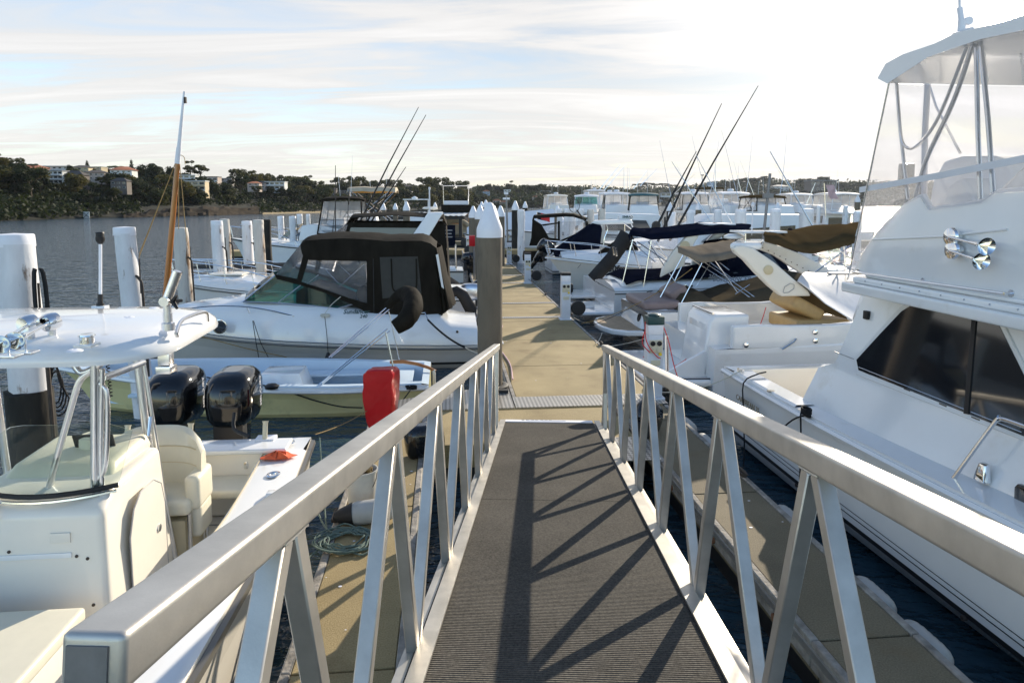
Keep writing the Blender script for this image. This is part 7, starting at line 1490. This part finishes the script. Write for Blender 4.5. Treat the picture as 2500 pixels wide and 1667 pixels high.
text('260','lettering','letters_grey',.16,pu(1729,679,18.72),VD,Vector((0,0,1)),r3,shear=.25,bold=.003); text('SUNDANCER','lettering','letters_grey',.19,pu(1740,687,18.72),VD,Vector((0,0,1)),r3,shear=.25,bold=.003)
q=MB(); 
for k in range(4): q.tube([pu(1570+3*k,725-4*k,18.72),pu(1584+3*k,722-4*k,18.72)],.014,5)
q.build('exhaust_slots','black',r3)
q=MB()
for x in (1674,1688): q.lathe([(0,0),(.045,0),(.045,.012),(.02,.016)],pu(x,698,18.72),n=14,ax=-UD)
q.build('side_sockets','steel',r3)
pl([(1677,574),(1708,570),(1690,600),(1672,632),(1670,649),(1642,661),(1611,677),(1617,651),(1642,613)],19.0,.14,'arch_leg','cream_gel',r3,.04)
pl([(1740,570),(1768,569),(1742,600),(1712,640),(1700,668),(1680,668),(1690,635),(1714,600)],21.4,.14,'arch_leg','gelcoat',r3,.04)
q=MB(); q.lathe([(0,0),(.15,0),(.15,.01),(0,.012)],pu(1672,601,18.9),n=20,ax=-UD); q.build('arch_vent','cream_dark',r3)
span('bimini_top','canvas_navy',densify([(1536,588),(1540,574),(1560,578),(1590,586),(1650,582),(1706,575),(1760,570),(1832,569)],3),18.9,densify([(1540,582),(1552,565),(1580,560),(1610,561),(1655,555),(1705,548),(1765,551),(1832,556)],3),21.5,r3,sag=.06,wob=.06)
q=MB(); c_=pu(1749,547,20.2); q.box(c_,(.85,.9,.05),rz=-TH); q.build('solar_panel','canvas_white',r3,bevel=.01)
q=MB()
for a,b in (((1583,590),(1655,700)),((1545,585),(1520,690)),((1590,588),(1570,705)),((1700,578),(1640,700)),((1540,588),(1600,640)),((1555,590),(1630,640))): q.tube([pu(*a,18.95),pu(*b,18.95)],.016,6)
q.build('bimini_frame','steel',r3)
line(pu(1440,790,18.9),pz(1400,775,.55),.03,'rope at the platform of the navy covered cruiser'); line(pz(1430,800,.5),pu(1640,690,18.7),.1,'dark rope crossing low in front of the navy covered cruiser','rope_black')
# --- R4 open white boat with folded grey bimini
r4=thing('open_boat','open white boat with a long folded grey bimini leaning over its stern','boat',D(23.4,5.0),A_RIGHT)
bx,zx=hull(r4,7,2.5,.88,1.1,['gelcoat','black','antifoul'],n=12,t0=.5,cock=(.35,5.0),sole=.35,cw=.18)
q=MB(); q.box((-.4,0,.36),(.9,2.0,.09)); q.build('swim_platform','gelcoat',r4,bevel=.04,seg=3,world=False)
q=MB(); q.box((2.6,.2,.95),(.9,.8,1.0)); q.build('console','gelcoat',r4,bevel=.05,world=False)
q=MB(); q.tube([(-.75,-.6,.42),(-.78,0,.42),(-.75,.6,.42)],.02,6); q.build('platform_rail','steel',r4,world=False)
ROOTS[r4.name]=(Matrix.Translation(r4.location)@Matrix.Rotation(A_RIGHT,4,'Z')).inverted()
q=MB(); q.tube([pu(1532,572,22.6),pu(1520,590,22.6),pu(1495,630,22.6),pu(1447,682,22.6)],[.28,.26,.24,.22],10); q.build('folded_bimini','canvas_grey',r4)
q=MB()
for a,b in (((1540,590),(1570,680)),((1540,600),(1520,690)),((1590,600),(1640,640)),((1600,590),(1680,700))): q.tube([pu(*a,22.6),pu(*b,22.6)],.02,6)
q.build('bimini_frame','steel',r4)
pl([(1590,588),(1655,580),(1655,655),(1586,655)],23.0,.01,'clear_curtain','clear_vinyl',r4,0); pl([(1585,586),(1590,586),(1588,656),(1582,656)],22.98,.03,'curtain_edge','canvas_white',r4,0)
q=MB(); q.box((-.75,.2,.55),(.3,.5,.3)); q.build('outdrive','black',r4,bevel=.05,world=False)
# --- R5 cream boat, bow toward the dock
r5=thing('half_cabin_boat','cream boat moored bow first to the dock with a pulpit rail and black lettering','boat',D(26.4,12.05),A_LEFT)
bx,zx=hull(r5,8.2,2.7,.95,1.45,['cream_gel','black','antifoul'],t0=.40,p=2.0,flare=.30,rake=1.5,n=14,rubm='gelcoat',cock=(.4,4.2),sole=.5)
deckshell.__call__
r5['L']=8.2; deckshell(r5,bx,zx,[(4.2,1.65),(5.2,1.68),(6.4,1.6),(7.6,1.52)],inset=.35)
bowrail(r5,bx,zx,8.2,h=.62,t0=.42)
text('500fm','lettering','black',.34,pu(1472,664,25.02),VD,Vector((0,0,1)),r5,shear=.1,bold=.012)
pl([(1428,640),(1470,610),(1500,590),(1516,578),(1550,590),(1568,640)],25.9,.3,'canopy','canvas_black',r5,.05)
pl([(1565,600),(1580,590),(1592,650),(1560,650)],25.6,.1,'windscreen_pillar','gelcoat',r5,.02)
q=MB(); c_=pu(1404,634,26.4); q.box(c_,(.35,.3,.10)); q.build('anchor_winch','steel',r5,bevel=.02)
line(pu(1418,645,25.6),pz(1385,675,.55),.06,'dark line from the cream bow first boat to the dock','rope_black'); line(pu(1440,700,25.4),pz(1330,712,.5),.2,'second dark line from the cream bow first boat to the dock corner','rope_black')
# --- R6 T-top boat with navy tent
r6=thing('fishing_boat','fishing boat with a white T-top, radar, navy tent over its stern and dark outboard','boat',D(29.6,5.4),A_RIGHT)
r6['L']=7.5
bx,zx=hull(r6,7.5,2.6,.95,1.35,['gelcoat','black','antifoul'],t0=.45,n=12,cock=(.4,6),sole=.45)
outboard(r6,tuple(pu(1330,617,28.9)),A_RIGHT+R(180),.95,m='black_gloss',tilt=R(-35))
text('SUZUKI','lettering','letters_silver',.20,pu(1330,598,28.55),VD*.35-Vector((0,0,1)),VD+Vector((0,0,.35)),r6,bold=.012)
def tent(P1,u1,P2,u2,m,par,name='tent'):
    q=MB(); A=[pu(x,y,u1) for x,y in P1]; B_=[pu(x,y,u2) for x,y in P2]; q.prism(A,B_); return q.build(name,m,par,bevel=.04)
tent([(1350,615),(1446,545),(1466,550),(1470,560),(1462,620),(1360,640)],28.4,[(1352,608),(1444,543),(1464,548),(1470,556),(1464,612),(1362,630)],30.6,'canvas_navy',r6)
tent([(1440,548),(1450,539),(1540,536),(1547,545),(1540,547),(1452,549)],28.6,[(1442,546),(1452,537),(1540,534),(1545,542),(1538,545),(1452,546)],30.6,'gelcoat',r6,'t_top')
q=MB()
for o in (0,14): q.tube([pu(x+o,y,28.6) for x,y in ((1466,549),(1469,562),(1462,580),(1459,602))],.03,6,smooth=4)
for a,b in (((1523,545),(1545,562)),((1541,547),(1548,562)),((1525,548),(1525,572))): q.tube([pu(*a,28.6),pu(*b,28.6)],.03,6)
q.build('t_top_leg','steel',r6)
pl([(1472,549),(1508,548),(1508,590),(1480,592)],29.2,.01,'clear_curtain','clear_vinyl',r6,0)
q=MB(); q.lathe([(.30,0),(.33,.04),(.33,.14),(.28,.18),(0,.20)],pu(1527,536,29.4),n=20); q.build('radome','gelcoat',r6)
text('SIMRAD','lettering','letters_dark',.13,pu(1519,532,28.97)-UD*.03,VD,Vector((0,0,1)),r6,bold=.006)
q=MB(); q.tube([pu(1432,545,28.8),pu(1408,513,28.8)],.03,6); a=pu(1402,503,28.8); q.tube([a+Vector((.22*cos(t),0,.28*sin(t))) for t in [2*PI*k/14 for k in range(15)]],.015,5)
for k in range(5): q.tube([a+Vector((-.18+.09*k,0,.2)),a+Vector((-.1+.05*k,.15,-.25))],.006,4)
q.build('landing_net','iron',r6)
for i,(a,b) in enumerate((((1606,590),(1762,253)),((1635,588),(1851,210)),((1600,560),(1700,370)))):
    q=MB(); A=pu(*a,26.8); B_=pu(*b,26.8); q.tube([A,A.lerp(B_,.5)+Vector((0,0,.08)),B_],[.055,.035,.014],5)
    one(q,'fishing_rod','black',('left one of the two long dark fishing poles rising right of centre','right and taller one of the two long dark fishing poles right of centre','shortest dark fishing pole between the two tall ones')[i],'fishing rod','poles rising right of centre')
q=MB(); q.lathe([(0,-.12),(.16,-.1),(.18,0),(.16,.1),(0,.12)],pu(1602,550,26.8),n=14,ax=UD); q.tube([pu(1590,556,26.8),pu(1620,556,26.8),pu(1624,530,26.8)],.04,6,smooth=3); one(q,'game_reel','black','black fishing reel and holder at the foot of the long poles','reel')
# --- R7 black canopy cruiser seen from its stern quarter
r7=thing('sports_cruiser','white cruiser with a black framed canopy and clear panels, left of the navy tent','boat',D(34.5,5.2),A_RIGHT)
r7['L']=8.0
bx,zx=hull(r7,8,2.8,1.05,1.45,['gelcoat','black','antifoul'],t0=.45,n=12)
deckshell(r7,bx,zx,[(0,1.15),(.8,1.35),(3.5,1.5),(5,1.65),(6.5,1.58),(7.8,1.5)],inset=.3)
span('canopy_top','canvas_black',densify([(1300,545),(1303,534),(1350,531),(1380,529),(1400,530),(1432,540)],3),33.4,densify([(1302,540),(1308,529),(1350,527),(1385,525),(1405,526),(1434,536)],3),35.6,r7,sag=.05,wob=.03)
pl([(1300,534),(1322,548),(1340,580),(1362,583),(1362,592),(1330,600),(1292,600),(1297,580)],33.35,.04,'canopy_panel','canvas_black',r7,0)
pl([(1322,548),(1362,543),(1362,546),(1326,552)],33.33,.04,'canopy_panel','canvas_black',r7,0); pl([(1362,540),(1367,540),(1367,590),(1362,590)],33.3,.05,'canopy_post','canvas_black',r7,0)
pl([(1322,550),(1362,544),(1362,579),(1340,580)],33.45,.01,'clear_window','clear_vinyl',r7,0); pl([(1367,542),(1424,539),(1430,555),(1400,572),(1367,586)],33.45,.01,'clear_window','clear_vinyl',r7,0)
pl([(1430,540),(1434,540),(1440,556),(1400,578),(1367,592),(1367,587),(1400,573),(1431,556)],33.4,.03,'canopy_panel','canvas_black',r7,0)
q=MB(); q.tube([D(34.5,4.9,.8),D(34.5,3.9,.85)],[.30,.26],12); one(q,'inflatable_roll','canvas_black','black rolled inflatable on the swim platform behind the black canopy','inflatable')
# --- far row behind: white piles, flybridge boats
RP=[(1366,510,44,.17,'thin white pile, left of the close trio before the flybridge boats','pile_white'),(1384,510,42,.17,'middle white pile of the close trio before the flybridge boats','pile_white'),(1397,509,38,.17,'right white pile of the close trio before the flybridge boats','pile_white'),(1418,510,44,.17,'white pile by itself left of the rusty topped piles','pile_white'),(1442,512,36,.17,'rusty topped pile, left one of two','pile_worn'),(1470,511,34,.17,'rusty topped pile, right one of two','pile_worn'),(1641,518,34,.19,'white pile behind the two long poles','pile_white'),(1686,514,32,.18,'white pile left of the cone capped brown pile','pile_white'),(1753,512,31,.17,'white pile right of the cone capped brown pile','pile_white'),(1809,511,25,.19,'fat white pile left of the grey lamp mast','pile_white'),(1894,511,24,.18,'fat white pile right of the grey lamp mast','pile_white'),(1970,510,19.5,.185,'fattest white pile, in front of the navy covered engine','pile_white'),(1999,502,36,.10,'slim white pile left of the flag boat','pile_white'),(2065,502,42,.16,'white pile right of the flag boat','pile_white'),(2095,515,30,.18,'white pile showing at the edge of the large white cruiser','pile_white'),(1272,512,40,.20,'white and black mooring pile standing alone by the covered dinghy','pile_white')]
for i,(px,yt,Y,r,lb,m) in enumerate(RP): wpile(px,yt,Y,r,lb,m,rod=False,seed=40+i*1.3,group='white mooring piles on the right')
q=MB(); a=pY(1880,424,26); q.tube([Vector((a.x-.3,a.y,0)),a],.055,8); q.box(pY(1875,478,26),(.35,.2,.18)); one(q,'lamp_mast','alu_dark','tall grey lamp mast between two fat white piles','mast')
random.seed(31)
FB=[('cream flybridge boat with cream wheelhouse, leftmost of the far flybridge row',1358,82,dict(bw=1.22,roof='cream_gel',hull_m='cream_gel',L=12,B=3.5,top=4.47)),
('flybridge boat with raked green tinted windscreen, second of the far row',1432,72,dict(bw=1.22,L=13,B=3.5,clear='glass_far_teal',top=4.32,rz=A_CAM+R(-14))),
('flybridge boat with white roof directly left of the teal roofed one',1505,66,dict(bw=1.22,L=12,B=3.5,rz=A_CAM+R(-10),frame='canvas_black',top=4.47)),
('white flybridge boat half hidden behind the white roofed one',1488,78,dict(bw=1.22,L=12,B=3.5,rz=A_CAM+R(-10),top=4.67)),
('flybridge boat with a teal canvas roof over clear curtains',1570,60,dict(bw=1.22,L=13,B=3.5,rz=A_CAM+R(-14),roof='canvas_teal',frame='canvas_black',top=4.32,radome=False)),
('flybridge boat with twin roofs and outriggers, left in the right hand cluster',1692,64,dict(bw=1.22,L=12,B=3.5,rz=A_CAM+R(-8),rods=True,top=4.47,frame='canvas_black')),
('flybridge boat with a flat brown sun awning above its white roof',1735,84,dict(bw=1.22,L=13,B=3.5,frame='canvas_black',roof='canvas_brown',top=5.37,zf=3.4)),
('white roofed flybridge boat between the brown awning and the brown roofed boat',1785,60,dict(bw=1.22,L=12,B=3.5,rods=True,top=4.42)),
('flybridge boat with a brown roof and black piped curtains',1868,55,dict(bw=1.22,L=12,B=3.5,roof='canvas_brown',frame='canvas_black',top=4.07,rods=True,radome=False)),
('flybridge boat with round backed clear bridge, right of the brown roofed boat',1945,72,dict(bw=1.22,L=12,B=3.5,top=4.47)),
('flybridge boat showing its stern, with a faded flag and life ring',2030,62,dict(bw=1.22,L=12,B=3.5,rz=A_AWAY,top=4.37)),
('flybridge boat with two large radomes behind the green windscreen boat',1452,98,dict(bw=1.22,L=13,B=3.5,top=5.37,zf=3.3))]
for lb,px,Y,kw in FB:
    t=flybridge(lb,px,Y,**kw); rz=t.rotation_euler.z; Lh=kw['L']*.32; t.location=Vector(t.location)-Vector((cos(rz)*Lh,sin(rz)*Lh,0))
# sleek motor yacht with long dark side window
my=thing('motor_yacht','sleek white motor yacht with a long dark side window, below the teal roofed flybridge boat','boat',pY(1625,497,48)-Vector((0,0,3.5)),A_LEFT+R(-6),world=False)
hull(my,11,3.6,1.2,1.7,['white_far','black','antifoul'],n=12)
shell(my,'superstructure','white_far',[(.3,1.2,1.5),(8.2,1.6,1.1),(6.2,2.55,1.1),(4.2,2.85,1.2),(.6,2.75,1.3)],bevel=.15,seg=3)
q=MB(); P=[(1.2,1.62),(6.9,1.72),(5.7,2.25),(4.0,2.45),(1.6,2.35)]
for s_ in (1,-1): q.prism([(x,s_*(1.50-.03*x),z) for x,z in P],[(x,s_*(1.2-.03*x),z) for x,z in P])
q.build('side_window','glass_grey',my,world=False)
# covered tender, flags, nearest hull behind the single pile
ct=thing('covered_boat','boat under a pale grey cover, beside the lone white and black mooring pile','boat',pY(1375,497,52)-Vector((0,0,3.5)),A_LEFT,world=False)
hull(ct,7.6,2.8,1.0,1.3,['white_far','black','antifoul'],n=10)
q=MB(); rows=[[(x_,y,1.2+h_*(1-abs(y/1.4)**1.6)) for x_,h_ in ((-.2,1.1),(.8,1.9),(2.5,1.75),(4.5,1.6),(6,1.3),(7.3,.5))] for y in (-1.4,-1,-.5,0,.5,1,1.4)]; q.grid(rows,th=.03); q.build('boat_cover','canvas_tan' if 0 else 'canvas_white',ct,world=False)
fl=thing('flag','small blue and red ensign flying between the covered boat and the white piles','flag',pY(1318,525,44))
q=MB(); a=pY(1311,518,44); q.grid([[a+Vector((.14*i,.05*sin(i),-.03*i+z)) for i in range(6)] for z in (0,-.45)],th=.01); q.build('blue_field','canvas_navy',fl)
q=MB(); a=pY(1321,520,43.9); q.grid([[a+Vector((.14*i,.05*sin(i),-.05*i+z)) for i in range(5)] for z in (0,-.4)],th=.01); q.build('red_field','red_cord',fl)
q=MB(); q.tube([pY(1311,516,44),pY(1313,560,44)],.02,5); q.build('staff','steel',fl)
ff=thing('flag','large faded pink red ensign on the stern of the right hand flybridge boat','flag',pY(2015,500,52))
q=MB(); a=pY(2014,452,52); q.grid([[a+Vector((.05+.15*j+.05*i+.05*sin(i*.9),.06*sin(i+j),-.13*i)) for j in range(5)] for i in range(9)],th=.01); q.build('cloth','faded_flag',ff)
q=MB(); q.tube([pY(2012,448,52),pY(2016,530,52)],.03,5); q.build('staff','steel',ff)
nv=thing('covered_engine','tall navy canvas covered engine on a white boat behind the fat white piles','boat',pY(1985,497,27)-Vector((0,0,3.5)),A_LEFT,world=False)
hull(nv,7,2.6,1.15,1.4,['white_far','black','antifoul'],n=8); q=MB(); q.prism([(.2,-.3,1.1),(1.3,-.3,1.1),(1.1,-.25,2.1),(.9,-.2,2.55),(.3,-.2,1.5)],[(.2,.3,1.1),(1.3,.3,1.1),(1.1,.25,2.1),(.9,.2,2.55),(.3,.2,1.5)]); q.build('engine_cover','canvas_navy',nv,bevel=.08,world=False)
sl_=thing('saloon_cruiser','white cruiser with dark slanted saloon window behind the grey lamp mast','boat',pY(1958,497,33)-Vector((0,0,3.5)),A_LEFT,world=False)
hull(sl_,10,3.4,1.2,1.7,['white_far','black','antifoul'],n=10); shell(sl_,'cabin','white_far',[(.5,1.2,1.4),(6.8,1.4,1.1),(5.6,2.5,1.0),(4.8,3.0,1.0),(.6,3.0,1.2)],bevel=.08)
q=MB(); 
for s_ in (1,-1): q.prism([(x,s_*1.36,z) for x,z in ((1,1.75),(5.4,1.75),(4.7,2.25),(1,2.5))],[(x,s_*1.0,z) for x,z in ((1,1.75),(5.4,1.75),(4.7,2.25),(1,2.5))])
q.build('side_window','glass_dark',sl_,world=False)
for i,(a,b) in enumerate((((1800,640),(1640,395)),((1815,600),(1700,380)),((2045,660),(1880,370)))):
    q=MB(); q.tube([pu(*a,(24,24,16)[i]),pu(*b,(24,24,16)[i])],[.022,.010],5); one(q,'outrigger_pole','steel',('thin outrigger pole slanting behind the navy bimini, left one','thin outrigger pole slanting behind the navy bimini, right one','long pale pole slanting down across the brown bimini')[i],'pole')
for i,(x,y0,y1,Y) in enumerate(((1520,500,410,60),(1530,540,408,58),(1745,520,380,70),(1800,500,405,64))):
    q=MB(); q.tube([pY(x,y0,Y),pY(x+3,y1,Y)],[.03,.012],4); one(q,'whip_antenna','canvas_white','thin white whip aerial among the far flybridge boats','antenna','whip aerials among the far flybridge boats')
# cross piers of the right arm
slab('walkway',52,53.2,3.5,60,z=.5,m='deck_conc_grey')

PO=[(870,25,740,180),(910,20,770,185),(1035,65,950,180),(1095,55,990,160),(1210,20,1330,250),(1570,10,1640,300),(1610,5,1740,330),(925,50,925,180),(895,75,895,180),(1345,20,1200,260),(1325,90,1180,230),(1820,25,1990,290),(2075,140,2020,270),(1455,60,1455,200)]
for i,(a,b,c_,d_) in enumerate(PO):
    Y=62+4*(i%4); P1=pY(1172+a/2.534,391+b/2.534,Y); P2=pY(1172+c_/2.534,391+d_/2.534,Y)
    q=MB(); q.tube([P2,P1],[.045,.02],4); one(q,'outrigger_pole','alu_tube','thin slanting outrigger pole among the far flybridge boats' if a!=c_ else 'thin upright aerial among the far flybridge boats','pole','outrigger poles among the far flybridge boats' if a!=c_ else 'upright aerials among the far flybridge boats')
# ---------------------------------------------------------------- dock furniture and wear
for i,(x,y,lb) in enumerate(((1468,842,'black dock cleat at the corner where the bowrider ropes end'),(1395,770,'black dock cleat beside the second pedestal'),(1332,720,'black dock cleat where the cream boat lines end'),(1283,672,'small black dock cleat beside the third pedestal'),(1640,1012,'black dock cleat at the head of the right finger'),(1812,1160,'black cleat with bits of rope on the right finger edge'),(1215,868,'black dock cleat at the foot of the big concrete pile'),(818,1268,'black cleat under the tangled rope on the left finger'))):
    p=pz(x,y,ZD+.01); t=thing('dock_cleat',lb,'cleat',p,-TH,'dock cleats',world=False)
    q=MB(); q.box((0,0,.02),(.05,.13,.04)); q.tube([(0,-.13,.055),(0,-.06,.06),(0,.06,.06),(0,.13,.055)],[.010,.017,.017,.010],8); q.build('horn','iron',t,bevel=.004,world=False)
random.seed(77)
q=MB()
for k in range(60):
    u=random.uniform(9.9,26); v=random.uniform(1.1,3.2); 
    if k>38: u=random.uniform(2,9); v=random.choice((random.uniform(-1.0,-.4),random.uniform(2.55,3.2)))
    r=random.uniform(.005,.015); c_=D(u,v,ZD+.0045); a0=random.random()*6
    q.add([c_+Vector((r*(1+.5*random.random())*cos(a),r*.7*(1+.6*random.random())*sin(a),0)) for a in [a0+2*PI*j/7 for j in range(7)]],[tuple(range(7))])
tag(q.build('bird_droppings','cap_white'),'small white bird droppings scattered on the dock','droppings',kind='stuff')
q=MB(); P=[D(15.5,1.9,ZD+.003+.003)]; 
cc_=pz(1330,765,ZD+.006); 
# thin cable and hose lying along the left edge of the dock
q=MB(); q.tube([D(11.3,1.10,.53),D(12.5,1.16,.52),D(14,1.08,.52),D(15.5,1.2,.52),D(16.6,1.35,.52),D(17.2,1.10,.52)],.014,6,smooth=5); one(q,'water_hose','faded_flag','pink hose lying along the left edge of the dock behind the big pile','hose')
line(pu(1240,640,27),D(24.8,3.25,.56),.05,'short slack rope at the third pedestal','rope_black')
# weld beads on the gangway joints
q=MB()
for o in [c for c in gang.children if c.name.startswith('truss_bar')][:60]:
    vs_=[v.co for v in o.data.vertices]; zt=max(v.z for v in vs_); T=[v for v in vs_ if v.z>zt-.07]; c_=sum(T,Vector())/len(T)
    sgn=1 if c_.x<0 else -1
    q.tube([Vector((c_.x+sgn*.027,c_.y-.03+.012*k,.949)) for k in range(6)],[.004,.006,.004,.006,.004,.006],5)
q.build('weld_beads','alu',gang)
# ================================================================ air: faint haze over the water
m=bpy.data.materials.new('haze_air'); m.use_nodes=True; nt=m.node_tree; nt.nodes.clear()
pv_=nt.nodes.new('ShaderNodeVolumePrincipled'); pv_.inputs['Color'].default_value=(.80,.87,1,1); pv_.inputs['Density'].default_value=.00006; pv_.inputs['Anisotropy'].default_value=.3
mo=nt.nodes.new('ShaderNodeOutputMaterial'); nt.links.new(pv_.outputs[0],mo.inputs['Volume']); MATS['haze_air']=m
q=MB(); q.box((0,1480,19.5),(6200,3160,41)); hz_=q.build('haze','haze_air'); tag(hz_,'pale air haze over the water','haze',kind='stuff')
